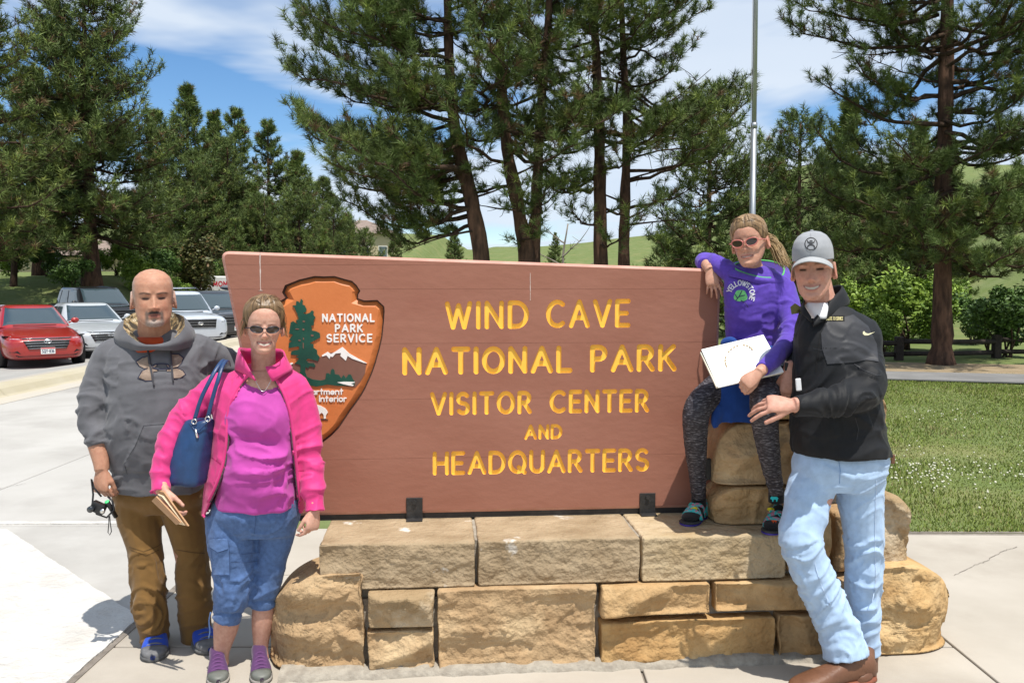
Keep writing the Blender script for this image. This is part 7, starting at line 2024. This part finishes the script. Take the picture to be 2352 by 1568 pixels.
jn = [(at(2005, 890, 3.40), .10, 1.3), (at(1935, 935, 3.3), .12, .8), (at(1930, 880, 3.45), .12, .7), (at(1850, 940, 3.28), .06, 1.0), (at(1975, 1000, 3.42), .15, .6)]
bj = garment("black_jacket", mb, .0078, m_black, yng, bones, .0105, 31.0, jn, f_al=10, f_ac=5, twist=1.3)
btr = bvh(bj)
decal("shoulder_panel", btr, [[(1900, 738), (1960, 722), (1994, 748), (2014, 790), (2018, 830), (1990, 826), (1960, 832), (1900, 836), (1888, 800), (1886, 765)]], m_grey_ny, bj, .0035, grid=2.6)
strip("collar", [(1864, 740, 3.49), (1840, 716, 3.55), (1846, 698, 3.66), (1890, 684, 3.73), (1938, 682, 3.70), (1950, 698, 3.61), (1914, 722, 3.525), (1868, 750, 3.475)],
      [(1862, 728, 3.50), (1846, 698, 3.57), (1856, 678, 3.65), (1892, 662, 3.71), (1928, 655, 3.68), (1932, 664, 3.61), (1905, 690, 3.545), (1868, 734, 3.49)], m_black, bj)
mb = MB(); loft(mb, [ring(1854, 1899, 695, 3.585, .064), ring(1852, 1897, 710, 3.58, .082), ring(1856, 1890, 730, 3.57, .088)]); mb.build("undershirt", m_white_t, yng, True, True)
m_gold = mat("gold_thread", (.50, .44, .20)); m_patch = cloth("black_patch", (.012, .012, .013)); m_olive = cloth("olive_patch", (.16, .155, .055))
decal("name_patch", btr, [[(1892, 724), (1940, 724), (1940, 738), (1892, 738)]], m_patch, bj, .0042)
for s_ in text_px("SALUTE TO SERVICE", 1897, 735, 1936, 735, 7.5, .2): stroke_decal("patch_letter", btr, [s_], .42, m_gold, bj, .0058, h=.3, grid=9)
decal("olive_patch", btr, [[(1815, 705), (1826, 696), (1838, 704), (1842, 718), (1818, 722)]], m_olive, bj, .003)
decal("swoosh", btr, [[(1982, 762), (1985, 760), (1988, 764), (1994, 766), (2010, 762), (1994, 770), (1986, 770), (1982, 767)]], mat("pale_thread", (.62, .58, .38)), bj, .0045)
for st, w in (([(1884, 765), (1880, 800), (1874, 850)], 1.2), ([(1866, 795), (1895, 800), (1938, 800)], 1.0), ([(1868, 800), (1895, 805), (1938, 804)], .6), ([(1962, 835), (1985, 850), (2015, 862), (2024, 860)], .6), ([(1960, 808), (1975, 795), (2005, 790)], .6), ([(1965, 960), (1972, 985), (1968, 1010)], .7)):
    stroke_decal("jacket_seam", btr, [st], w, m_patch if w > .9 else m_grey_ny, bj, .0035, h=.5)
# watch
wv = [tuple(at(1815, 843, 3.665) + Vector((.036 * math.cos(t), .034 * math.sin(t), 0))) for t in np.linspace(0, 2 * math.pi, 21)[:-1]]
wt_ = empty("wristwatch", at(1815, 843, 3.66)); tag(wt_, "black wristwatch on the tall man's arm behind the booklet", "watch")
V, F = tube(wv, .0065, 8, closed=True); build("band", V, F, m_plas, wt_, True, True)
MB().box(at(1812, 842, 3.622), (.034, .010, .036), None, .004).build("watch_case", m_plas, wt_, False, True)
MB().box(at(1834, 883, 3.46), (.022, .010, .050), Matrix.Rotation(R(-6), 3, 'Y'), .004).build("plastic_tag", mat("white_plastic", (.75, .75, .76), rough=.4), None)
tag(bpy.data.objects["plastic_tag"], "small white plastic tag hanging by the tall man's hand", "tag")
# jeans
mb = MB(); loft(mb, [ring(1828, 2040, 1028, 3.57, .140), ring(1817, 2038, 1075, 3.565, .142), ring(1832, 2022, 1122, 3.56, .110)])
y1 = [(1876, 1082, 3.56, .098), (1860, 1130, 3.54, .097), (1850, 1180, 3.515, .093), (1840, 1238, 3.485, .090), (1870, 1325, 3.49, .086), (1912, 1412, 3.50, .086), (1938, 1485, 3.485, .090), (1943, 1508, 3.48, .092)]
y2 = [(1976, 1098, 3.575, .104), (1976, 1150, 3.58, .098), (1982, 1230, 3.595, .084), (1984, 1300, 3.61, .081), (1982, 1370, 3.63, .074), (1984, 1450, 3.65, .069), (1986, 1500, 3.66, .071)]
limb(mb, y1); limb(mb, y2)
jn = [(at(1850, 1270, 3.4), .10, .8), (at(1890, 1400, 3.42), .13, .9), (at(1925, 1475, 3.4), .08, .6), (at(1990, 1290, 3.5), .1, 1.2), (at(1988, 1400, 3.56), .12, 1.2), (at(1925, 1120, 3.45), .09, .9)]
je = garment("jeans", mb, .0075, m_jean, yng, [(at(*y1[0][:3]), at(*y1[3][:3])), (at(*y1[3][:3]), at(*y1[-1][:3])), (at(*y2[0][:3]), at(*y2[2][:3])), (at(*y2[2][:3]), at(*y2[-1][:3]))], .0120, 41.0, jn, f_al=13, f_ac=5, twist=1.7)
jtr = bvh(je); m_js = cloth("denim_seam", (.50, .62, .80)); m_jd = cloth("denim_shade", (.18, .30, .52))
for st in ([(2015, 1050), (2012, 1150), (2010, 1260), (2012, 1330), (2004, 1380)], [(1872, 1290), (1884, 1335), (1908, 1390)]): stroke_decal("jeans_seam", jtr, [smooth_path(st, 20).tolist()], .7, m_js, je, .0035, h=.8, grid=20)
stroke_decal("jeans_seam", jtr, [[(1925, 1045), (1930, 1080), (1928, 1110)]], .7, m_jd, je, .0018, h=.8)
# boots
m_boot = mat("brown_leather", (.115, .050, .026), (.17, .078, .042), scale=9, rough=.48, spec=.4, bump=.2, bump_scale=60); m_welt = mat("tan_welt", (.25, .075, .035), (.17, .055, .028), scale=20, rough=.5)
def boot(hx, tx, z0, shaft):
    sh = shoe(yng, hx, tx, 1, m_boot, m_welt, None, None, name="boot", width=.056, height=.11, z0=z0, sole_t=.030)
    mb = MB(); limb(mb, shaft); mb.build("boot_shaft", m_boot, sh, True)
    h = Vector((*hx, 0)); d = (Vector((*tx, 0)) - h).normalized(); MB().box(h + d * .045 + Vector((0, 0, z0 - .010)), (.08, .075, .034), Matrix.Rotation(math.atan2(d.y, d.x), 3, 'Z'), .006).build("boot_heel", m_welt, sh)
p0 = at(2000, 1560, 3.50); p1 = at(1815, 1585, 3.36)
boot((p0.x, p0.y), (p1.x, p1.y), .030, [(1948, 1480, 3.49, .056), (1958, 1510, 3.485, .056), (1962, 1545, 3.48, .054)])
p0 = at(1992, 1555, 3.72); p1 = at(1975, 1590, 3.45)
boot((p0.x, p0.y), (p1.x - .02, p1.y - .02), .0295, [(1987, 1480, 3.66, .05), (1988, 1510, 3.66, .05), (1988, 1540, 3.66, .05)])
kp = empty("key_fob", at(2048, 1050, 3.60)); tag(kp, "keys with brown leather fob clipped at the tall man's hip", "keys")
V, F = tube([tuple(at(2040, 1036, 3.60)), tuple(at(2044, 1050, 3.60))], .003, 6); build("clip", V, F, m_silver, kp, True, True)
MB().box(at(2051, 1054, 3.60), (.016, .008, .040), None, .003).build("leather_fob", m_boot, kp, False, True)
# ------------------------------------------------------------------ parked vehicles
def evalmesh(V, F, lv=2):
    me = mesh_from(V, F); o = bpy.data.objects.new("tmp", me); COL.objects.link(o)
    s = o.modifiers.new("s", 'SUBSURF'); s.levels = lv; s.render_levels = lv
    dg = bpy.context.evaluated_depsgraph_get(); e = o.evaluated_get(dg); em = e.to_mesh()
    W = np.empty(len(em.vertices) * 3); em.vertices.foreach_get("co", W); FF = [tuple(p.vertices) for p in em.polygons]
    e.to_mesh_clear(); bpy.data.objects.remove(o); bpy.data.meshes.remove(me)
    return W.reshape(-1, 3), FF
def patch(name, trees, poly, axis, sgn, m, parent, off=.006, grid=.06, far=4.0):
    """poly in the two axes across the projection axis; laid on the first surface met. axis 0: seen from front/back, 1: from a side, 2: from above"""
    oth = [k for k in (0, 1, 2) if k != axis]
    vs = [Vector(p) for p in poly]; n = len(vs); es = [(i, (i + 1) % n) for i in range(n)]
    x0, x1 = min(p[0] for p in poly), max(p[0] for p in poly); y0, y1 = min(p[1] for p in poly), max(p[1] for p in poly)
    for i in range(1, int((x1 - x0) / grid) + 1):
        for j in range(1, int((y1 - y0) / grid) + 1):
            q = (x0 + i * grid, y0 + j * grid)
            if inside(q, [poly]): vs.append(Vector((q[0] + .0013, q[1] + .0017)))
    # finer edge
    ex = []
    v, e, f, *_ = geometry.delaunay_2d_cdt(vs, es, [], 0, 1e-7)
    pts = []; last = None; d = [0, 0, 0]; d[axis] = -sgn
    for p in v:
        o = [0, 0, 0]; o[axis] = sgn * far; o[oth[0]] = p.x; o[oth[1]] = p.y
        best = None
        for t in trees:
            h = t.ray_cast(Vector(o), Vector(d))
            if h[0] is not None and (best is None or h[3] < best[1]): best = (h[0], h[3])
        if best is None: pts.append(None); continue
        q = best[0].copy(); q[axis] += sgn * off; pts.append(q)
    ok = [q for q in pts if q is not None]
    if not ok: return None
    med = float(np.median([q[axis] for q in ok]))
    for i, p in enumerate(pts):
        if p is None:
            o = [0, 0, 0]; o[axis] = med; o[oth[0]] = v[i].x; o[oth[1]] = v[i].y; pts[i] = Vector(o)
    F = [tuple(t) for t in f if inside(sum((v[i] for i in t), Vector((0, 0))) / len(t), [poly])]
    return MB().add(pts, F).build(name, m, parent, smooth=True, fix=False)
def paint_mat(name, c, c2=None): return mat(name, c, c2 or tuple(q * .9 for q in c), scale=3, rough=.28, spec=.5, coat=1.0, metal=.15)
m_glass_c = mat("car_glass", (.035, .055, .065), rough=.05, spec=.9, coat=.4)
m_chrome = mat("chrome", (.8, .8, .8), metal=1.0, rough=.12); m_dark = mat("dark_trim", (.012, .012, .013), rough=.5); m_tyre = mat("tyre", (.02, .02, .02), (.03, .03, .03), scale=20, rough=.85); m_lamp = mat("headlamp", (.62, .66, .70), (.25, .28, .32), scale=14, rough=.08, spec=.8, coat=1.0, lo=.4, hi=.6)
m_rim = mat("alloy", (.45, .45, .47), metal=.9, rough=.3); m_plate = mat("plate_white", (.72, .72, .70), rough=.5); m_pink_ = mat("plate_red", (.55, .06, .07)); m_pgreen = mat("plate_ink", (.03, .06, .12))
def vehicle(name, front, heading, zg, st, gh, paint, label, cat, grille, lights, plate=None, logo=.70, wheels=(.33, 1.42, -1.40), tall=False, sticker=None, slats=5, extra=None, rack=False, nose=None):
    """st: stations (x, half width, z bottom, z top); gh: greenhouse (x base front, x base back, x roof front, x roof back, half width base, half width roof, z base, z roof)"""
    h = Vector((math.cos(heading), math.sin(heading), 0)); L = st[0][0]
    root = empty(name, Vector((front[0], front[1], zg)) - h * L, heading); tag(root, label, cat, "vehicles in the car park")
    V = []; n = 12
    for x, w, zb, ztp in st:
        H = ztp - zb
        half = [(.0, zb), (.62 * w, zb), (.93 * w, zb + .05 * H), (1.0 * w, zb + .35 * H), (.985 * w, zb + .70 * H), (.93 * w, zb + .90 * H), (.72 * w, zb + 1.0 * H), (.0, zb + 1.035 * H)]
        ringp = half + [(-y, z) for y, z in half[-2:0:-1]]
        V += [(x, y, z) for y, z in ringp]
    k = len(ringp); F = [(i * k + q, i * k + (q + 1) % k, (i + 1) * k + (q + 1) % k, (i + 1) * k + q) for i in range(len(st) - 1) for q in range(k)]
    F += [tuple(range(k - 1, -1, -1)), tuple((len(st) - 1) * k + q for q in range(k))]
    BV_, BF_ = evalmesh(V, F, 2); bd = MB().add(BV_, BF_).build("body_shell", paint, root, smooth=True)
    xb0, xb1, xr0, xr1, wb, wr, zb, zr = gh
    rows = []
    for t, ww, a, b in [(0, wb, xb0, xb1), (.12, wb * .995, xb0 * .9 + xr0 * .1, xb1 * .9 + xr1 * .1), (.75, wr + (wb - wr) * .18, xr0 * .78 + xb0 * .22, xr1 * .78 + xb1 * .22), (.93, wr, xr0, xr1), (1.0, wr * .86, xr0 - .10, xr1 + .10)]:
        z = zb + (zr - zb) * t; r = []
        m_ = (a + b) / 2; hl = (a - b) / 2
        for u, v_ in [(1, 0), (.985, .55), (.93, .88), (.80, 1), (.35, 1), (-.1, 1), (-.5, 1), (-.82, 1), (-.95, .86), (-.99, .5), (-1, 0)]: r.append((m_ + hl * u, ww * v_, z))
        r = r + [(x, -y, z_) for x, y, z_ in r[-2:0:-1]]
        rows.append(r)
    k2 = len(rows[0]); GV = [p for r in rows for p in r]; GF = [(i * k2 + q, i * k2 + (q + 1) % k2, (i + 1) * k2 + (q + 1) % k2, (i + 1) * k2 + q) for i in range(len(rows) - 1) for q in range(k2)] + [tuple((len(rows) - 1) * k2 + q for q in range(k2))]
    GV_, GF_ = evalmesh(GV, GF, 1); gho = MB().add(GV_, GF_).build("roof", paint, root, smooth=True)
    tb = BVHTree.FromPolygons([tuple(p) for p in BV_], BF_); tg = BVHTree.FromPolygons([tuple(p) for p in GV_], GF_)
    hz = zr - zb
    def P(*a, **kw): return patch(*a, **kw)
    ws = P("windshield", [tg], [(-wb * .86, zb + .04 * hz), (wb * .86, zb + .04 * hz), (wr * .90, zb + .88 * hz), (-wr * .90, zb + .88 * hz)], 0, 1, m_glass_c, root, off=.010)
    P("rear_window", [tg], [(-wb * .80, zb + .12 * hz), (wb * .80, zb + .12 * hz), (wr * .84, zb + .85 * hz), (-wr * .84, zb + .85 * hz)], 0, -1, m_glass_c, root, off=.010)
    for sd in (1, -1):
        cuts = [(.14, .44), (.475, .74)] + ([(.77, .93)] if tall else [])
        for c0, c1 in cuts:
            bx = lambda c: xb0 + (xb1 - xb0) * c; rx = lambda c: xr0 + (xr1 - xr0) * c
            P("side_window", [tg], [(bx(c0) * .86 + rx(c0) * .14, zb + .14 * hz), (bx(c1) * .86 + rx(c1) * .14, zb + .14 * hz), (bx(c1) * .2 + rx(c1) * .8, zb + .80 * hz), (bx(c0) * .2 + rx(c0) * .8, zb + .80 * hz)], 1, sd, m_glass_c, root, off=.012)
        mr = MB(); V_, F_, _ = ell((xb0 - .42, sd * (wb + .13), zb + .14), (.06, .10, .075)); mr.add(V_, F_); mr.tube([(xb0 - .44, sd * (wb - .02), zb + .08), (xb0 - .42, sd * (wb + .08), zb + .12)], .02, 6); mr.build("wing_mirror", paint, root, True)
        lp = [(sd * y, z) for y, z in lights]; P("headlight", [tb], lp, 0, 1, m_lamp, root, off=.008)
    gz0, gz1, gw0, gw1 = grille
    gp = [(-gw1, gz1), (gw1, gz1), (gw0, gz0), (-gw0, gz0)]
    gr = P("grille", [tb], gp, 0, 1, m_dark, root, off=.010)
    zs = np.linspace(gz0 + .02, gz1 - .015, slats)
    for z in zs:
        t = (z - gz0) / (gz1 - gz0); w = gw0 + (gw1 - gw0) * t
        Q = []
        for y in np.linspace(-w * .96, w * .96, 11):
            hh = tb.ray_cast(Vector((4, y, z)), Vector((-1, 0, 0)))
            if hh[0]: Q.append(hh[0] + Vector((.016, 0, 0)))
        if len(Q) > 3: V_, F_ = tube(Q, [(.010, .005)] * len(Q), 6, up=(1, 0, 0)); build("slat", V_, F_, m_chrome if slats < 9 else m_dark, gr)
    hh = tb.ray_cast(Vector((4, 0, logo)), Vector((-1, 0, 0)))
    if hh[0]:
        ring_ = [tuple(hh[0] + Vector((.022, .075 * math.cos(t), .042 * math.sin(t)))) for t in np.linspace(0, 2 * math.pi, 17)[:-1]]; V_, F_ = tube(ring_, .009, 6, closed=True); em = build("badge", V_, F_, m_chrome, root)
        for yy in (-.03, .03): V_, F_ = tube([tuple(hh[0] + Vector((.022, yy - .006, -.035))), tuple(hh[0] + Vector((.022, yy + .006, .035)))], .008, 6); build("badge_bar", V_, F_, m_chrome, em)
        V_, F_ = tube([tuple(hh[0] + Vector((.022, -.03, -.006))), tuple(hh[0] + Vector((.022, .03, .006)))], .008, 6); build("badge_bar", V_, F_, m_chrome, em)
    zb0 = st[2][2]
    P("lower_intake", [tb], [(-.62, zb0 + .05), (.62, zb0 + .05), (.66, zb0 + .14), (-.66, zb0 + .14)], 0, 1, m_dark, root, off=.008)
    for sd in (1, -1):
        P("fog_recess", [tb], [(sd * .56, zb0 + .17), (sd * .80, zb0 + .15), (sd * .82, zb0 + .27), (sd * .62, zb0 + .24)], 0, 1, m_dark, root, off=.008)
    if plate:
        hh = tb.ray_cast(Vector((4, 0, plate[0])), Vector((-1, 0, 0))); px_ = hh[0].x + .02 if hh[0] else L
        pl = MB().box((px_, 0, plate[0]), (.012, .305, .152), None, .003).build("number_plate", m_plate, root)
        MB().box((px_ + .0085, 0, plate[0] + .060), (.004, .295, .026)).build("plate_band", m_pink_, pl)
        st_, W = text_strokes(plate[1], .3)
        for ch, ss in st_:
            V2, T2 = fill_loops(outline([[((u / W - .5) * .25, (v_ - .5) * .07) for u, v_ in s_] for s_ in ss], .006, .004)); MB().add([(px_ + .0075, y, plate[0] - .012 + z) for y, z in V2], T2).build("plate_letter", m_pgreen, pl, fix=False)
    rw_, xf_, xr_ = wheels; wy = max(s_[1] for s_ in st) - .10
    for x in (xf_, xr_):
        for sd in (1, -1):
            V_, F_ = tube([(x, sd * (wy + .112), rw_), (x, sd * (wy - .06), rw_)], rw_ + .06, 26); build("wheel_arch", V_, F_, m_dark, root)
            prof = [(wy - .10, rw_ - .05), (wy - .10, rw_), (wy + .02, rw_ + .0), (wy + .10, rw_ - .02), (wy + .115, rw_ - .07), (wy + .10, rw_ - .11)]
            Vw = []; nn = 26
            for q in range(nn):
                a_ = 2 * math.pi * q / nn
                for y, r in prof: Vw.append((x + r * math.cos(a_), sd * y, rw_ + r * math.sin(a_)))
            kk = len(prof); Fw = [(q * kk + i, q * kk + i + 1, ((q + 1) % nn) * kk + i + 1, ((q + 1) % nn) * kk + i) for q in range(nn) for i in range(kk - 1)]
            wh = MB().add(Vw, Fw).build("wheel", m_tyre, root, True)
            rm = MB()
            V_, F_ = tube([(x, sd * (wy + .02), rw_), (x, sd * (wy + .095), rw_)], .05, 12); rm.add(V_, F_)
            for q in range(5):
                a_ = 2 * math.pi * q / 5; rm.tube([(x + .03 * math.cos(a_), sd * (wy + .10), rw_ + .03 * math.sin(a_)), (x + (rw_ - .10) * math.cos(a_), sd * (wy + .105), rw_ + (rw_ - .10) * math.sin(a_))], [.035, .03], 6)
            V_, F_ = tube([(x + (rw_ - .10) * math.cos(t), sd * (wy + .10), rw_ + (rw_ - .10) * math.sin(t)) for t in np.linspace(0, 2 * math.pi, 25)[:-1]], .015, 6, closed=True); rm.add(V_, F_); rm.build("rim", m_rim, wh, True)
    if rack:
        for sd in (1, -1): V_, F_ = tube([(xr0 - .15, sd * wr * .85, zr + .03), (xr0 - .3, sd * wr * .86, zr + .07), (xr1 + .3, sd * wr * .86, zr + .07), (xr1 + .1, sd * wr * .85, zr + .02)], .016, 6); build("roof_rail", V_, F_, m_dark, root)
        for x in (xr0 - .5, xr1 + .6): V_, F_ = tube([(x, -wr * .9, zr + .09), (x, wr * .9, zr + .09)], .016, 6); build("cross_bar", V_, F_, m_chrome, root)
    V_, F_ = tube([(xb0 - .06, -.5, zb + .05), (xb0 + .02, .0, zb + .045), (xb0 - .02, .45, zb + .05)], .012, 5); build("wiper", V_, F_, m_dark, root)
    if extra: extra(root, tb, tg)
    return root
SED = [(2.43, .50, .30, .64), (2.36, .72, .22, .70), (2.20, .83, .19, .75), (1.85, .90, .18, .82), (1.4, .925, .18, .89), (.95, .93, .18, .95), (0, .93, .18, .96), (-1.0, .93, .18, .98), (-1.7, .92, .2, 1.03), (-2.1, .87, .24, 1.03), (-2.38, .76, .32, .98), (-2.44, .6, .42, .88)]
SEDG = (1.05, -1.85, .15, -.95, .83, .60, .92, 1.46)
SUV = [(2.36, .60, .38, .90), (2.32, .82, .30, .98), (2.15, .90, .26, 1.03), (1.7, .94, .25, 1.08), (1.1, .96, .25, 1.12), (0, .96, .25, 1.13), (-1.2, .96, .25, 1.14), (-2.0, .95, .28, 1.15), (-2.30, .90, .34, 1.12), (-2.36, .8, .42, 1.05)]
SUVG = (1.15, -2.28, .30, -1.95, .88, .70, 1.08, 1.78)
TRK = [(2.95, .74, .48, 1.08), (2.92, .93, .40, 1.16), (2.75, .99, .36, 1.20), (2.2, 1.01, .36, 1.22), (1.4, 1.01, .36, 1.24), (0, 1.01, .36, 1.25), (-1.6, 1.01, .36, 1.28), (-2.6, 1.01, .38, 1.28), (-2.92, .98, .42, 1.26), (-2.96, .9, .5, 1.18)]
TRKG = (1.35, -1.75, .55, -1.50, .93, .76, 1.20, 1.93)
SL_ = [(.55, .64), (.84, .70), (.90, .78), (.70, .76), (.56, .70)]
HD = -32
red = vehicle("parked_car", (-10.9, 20.4), R(-52), -.28, SED, SEDG, paint_mat("red_paint", (.36, .018, .014)), "red sedan with number plate, nearest car at the left edge", "car", (.46, .73, .40, .56), SL_, plate=(.42, "SQY-836"), logo=.64)
vehicle("parked_car", (-10.75, 23.3), R(-50), -.28, SED, SEDG, paint_mat("silver_paint", (.52, .55, .58)), "silver sedan beside the red one, left of the bald man", "car", (.46, .73, .40, .56), SL_, logo=.64)
vehicle("pickup_truck", (-13.6, 30.8), R(-44), -.28, TRK, TRKG, paint_mat("black_paint", (.010, .010, .012)), "black crew cab pickup truck behind the silver sedan", "truck", (.70, 1.10, .55, .60), [(.68, .80), (.92, .82), (.94, 1.06), (.70, 1.06)], logo=.9, wheels=(.40, 1.85, -1.75), tall=True)
SV = [(.60, .78), (.86, .80), (.90, .98), (.68, .96)]
vehicle("parked_car", (-9.45, 26.4), R(-54), -.28, SUV, SUVG, paint_mat("silver_blue_paint", (.50, .54, .60)), "silver sport utility car with slatted grille, right of the bald man", "car", (.66, .93, .46, .50), SV, logo=.80, wheels=(.36, 1.4, -1.35), tall=True, rack=True, slats=4)
vehicle("parked_car", (-9.2, 29.3), R(-52), -.28, SUV, SUVG, paint_mat("charcoal_paint", (.016, .018, .022)), "charcoal minivan with pale number plate next to the sign", "car", (.70, .92, .46, .52), SV, plate=(.52, "836"), logo=.84, wheels=(.36, 1.4, -1.35), tall=True, slats=3)
def roofbox(root, tb, tg):
    V_, F_, _ = ell((-.6, 0, 1.93), (.95, .36, .12), 18, 10); V_[:, 0] += .0; o = build("roof_box", V_, F_, mat("grey_box", (.16, .17, .19), rough=.4), root)
vehicle("parked_car", (-9.4, 33.0), R(-50), -.34, SUV, SUVG, paint_mat("navy_paint", (.010, .016, .040)), "navy car with grey roof box, farthest car beside the sign", "car", (.70, .92, .46, .52), SV, logo=.84, wheels=(.36, 1.4, -1.35), tall=True, extra=roofbox, slats=3)
vehicle("parked_car", (-13.6, 37.0), R(-50), -.34, SUV, SUVG, paint_mat("black_blue_paint", (.012, .014, .022)), "dark car with roof bars seen behind the bald man's ear", "car", (.70, .92, .46, .52), SV, logo=.84, wheels=(.36, 1.4, -1.35), tall=True, rack=True, slats=3)
# motorhome
rv = empty("motorhome", (-14.2, 47, -.8), R(176)); tag(rv, "white motorhome with red lettering behind the parked cars", "motorhome", "vehicles in the car park")
m_rv = mat("rv_white", (.72, .72, .71), (.66, .66, .65), scale=2, rough=.4, coat=.4)
prof = [(-3.6, .5), (2.0, .5), (2.1, 1.2), (2.45, 1.6), (2.6, 2.0), (2.5, 2.55), (2.2, 2.85), (1.6, 2.98), (-3.5, 2.95), (-3.62, 2.8)]
mb = MB(); mb.prism(prof, lambda x, z: (x, -1.15, z), lambda x, z: (x, 1.15, z)); rb = mb.build("coach_body", m_rv, rv)
bv = rb.modifiers.new("b", 'BEVEL'); bv.width = .08; bv.segments = 3
MB().box((.6, 0, 3.06), (1.0, .7, .18), None, .05).build("roof_unit", mat("rv_grey", (.08, .08, .09)), rv)
def rv_text(yside):
    st_, W = text_strokes("EL MONTE RV", .34); m_r = mat("rv_red", (.50, .03, .05))
    for ch, ss in st_:
        V2, T2 = fill_loops(outline([[(1.95 - u * .24, 2.45 + v_ * .24) for u, v_ in s_] for s_ in ss], .030, .02)); MB().add([(x, yside * 1.156, z) for x, z in V2], T2).build("coach_letter", m_r, rb, fix=False)
rv_text(1)
MB().box((-1.6, 1.158, 1.9), (1.4, .02, .5), None, .005).build("coach_window", m_glass_c, rv); MB().box((2.30, 0, 1.55), (.5, 1.9, .5), Matrix.Rotation(R(-25), 3, 'Y'), .02).build("windscreen", m_glass_c, rv)
for x in (-2.4, 1.4):
    for sd in (-1, 1): V_, F_ = tube([(x, sd * 1.1, .42), (x, sd * .85, .42)], .42, 20); build("wheel", V_, F_, m_tyre, rv)

# ------------------------------------------------------------------ flagpole, rail fence, buildings
fp = at(1727, 640, 14.0); pole = empty("flagpole", (fp.x, fp.y, 0)); tag(pole, "tall galvanised steel flagpole behind the girl's head", "flagpole")
m_galv = mat("galvanised", (.42, .44, .46), (.30, .32, .34), scale=9, rough=.38, metal=.7, stretch=(1, 1, .15))
zc = at(1724, 290, 14.0).z
V, F = tube([(0, 0, -.05), (-.008, 0, zc)], [.047, .045], 16); build("lower_section", V, F, m_galv, pole)
V, F = tube([(-.008, 0, zc), (-.03, 0, 9.5)], [.038, .032], 16); build("upper_section", V, F, m_galv, pole)
V, F = tube([(-.008, 0, zc - .03), (-.008, 0, zc + .05)], .051, 16); build("coupling", V, F, m_galv, pole)
V, F = tube([(-.06, -.02, 1.2), (-.066, -.02, 5), (-.075, -.02, 9.3)], .004, 5); build("halyard", V, F, mat("rope_grey", (.35, .34, .32)), pole)
V, F = tube([(0, 0, 0), (0, 0, .06)], [.16, .14], 20); build("base_flange", V, F, m_galv, pole)
fence = empty("rail_fence", ground(2064, 824)); fence.location.z = 0; tag(fence, "low dark wooden rail fence beside the path on the right", "fence")
m_fw = mat("dark_stained_wood", (.022, .016, .013), (.045, .032, .024), scale=10, rough=.85, bump=.5, bump_scale=30)
F0 = fence.location
def frail(p, q, z0, z1, r): V, F = tube([(p[0], p[1], z0), ((p[0] + q[0]) / 2, (p[1] + q[1]) / 2, (z0 + z1) / 2 - .01), (q[0], q[1], z1)], r, 8); build("rail", V, F, m_fw, fence)
posts = [(-2.6, -.15), (0, 0), (2.55, .6), (5.2, 1.1)]
for (x, y) in posts: MB().box((x, y, .23), (.17, .17, .56), None, .02).build("post", m_fw, fence)
for a, b in zip(posts[:-1], posts[1:]):
    frail((a[0], a[1] - .02), (b[0], b[1] - .02), .40, .36, .055); frail((a[0], a[1] + .02), (b[0], b[1] + .02), .12, .10, .055)
m_wall = mat("cream_wall", (.50, .42, .28), (.45, .38, .25), scale=2, rough=.9); m_roof = mat("brown_shingle", (.26, .20, .17), (.19, .145, .12), scale=3, rough=.9, bump=.4, bump_scale=4)
def house(px, Y, w, d, hw, hr, label, rz=0):
    s = spot(px, Y); r = empty("house", s, rz); tag(r, label, "house")
    mb = MB().box((0, 0, hw / 2), (w, d, hw)).build("wall", m_wall, r)
    e = .5; V = [(-w/2-e, -d/2-e, hw), (w/2+e, -d/2-e, hw), (w/2+e, d/2+e, hw), (-w/2-e, d/2+e, hw), (-w/2+d/2, 0, hr), (w/2-d/2, 0, hr)]
    MB().add([(x, y, z + .02) for x, y, z in V], [(0, 1, 5, 4), (1, 2, 5), (2, 3, 4, 5), (3, 0, 4), (3, 2, 1, 0)]).build("roof", m_roof, r)
    for x in (-w * .3, 0, w * .3):
        wn_ = MB().box((x, -d / 2 - .02, hw * .68), (1.0, .06, 1.3)).build("window", mat("white_trim", (.6, .58, .52)), r); MB().box((x, -d / 2 - .06, hw * .68), (.8, .04, 1.1)).build("pane", m_glass_c, wn_)
house(835, 96, 6.4, 5.5, 6.0, 7.6, "cream house with brown shingle roof behind the far pines", R(14))
house(160, 64, 9, 6, 1.2, 3.0, "low building with pinkish roof beyond the left pines", R(10))
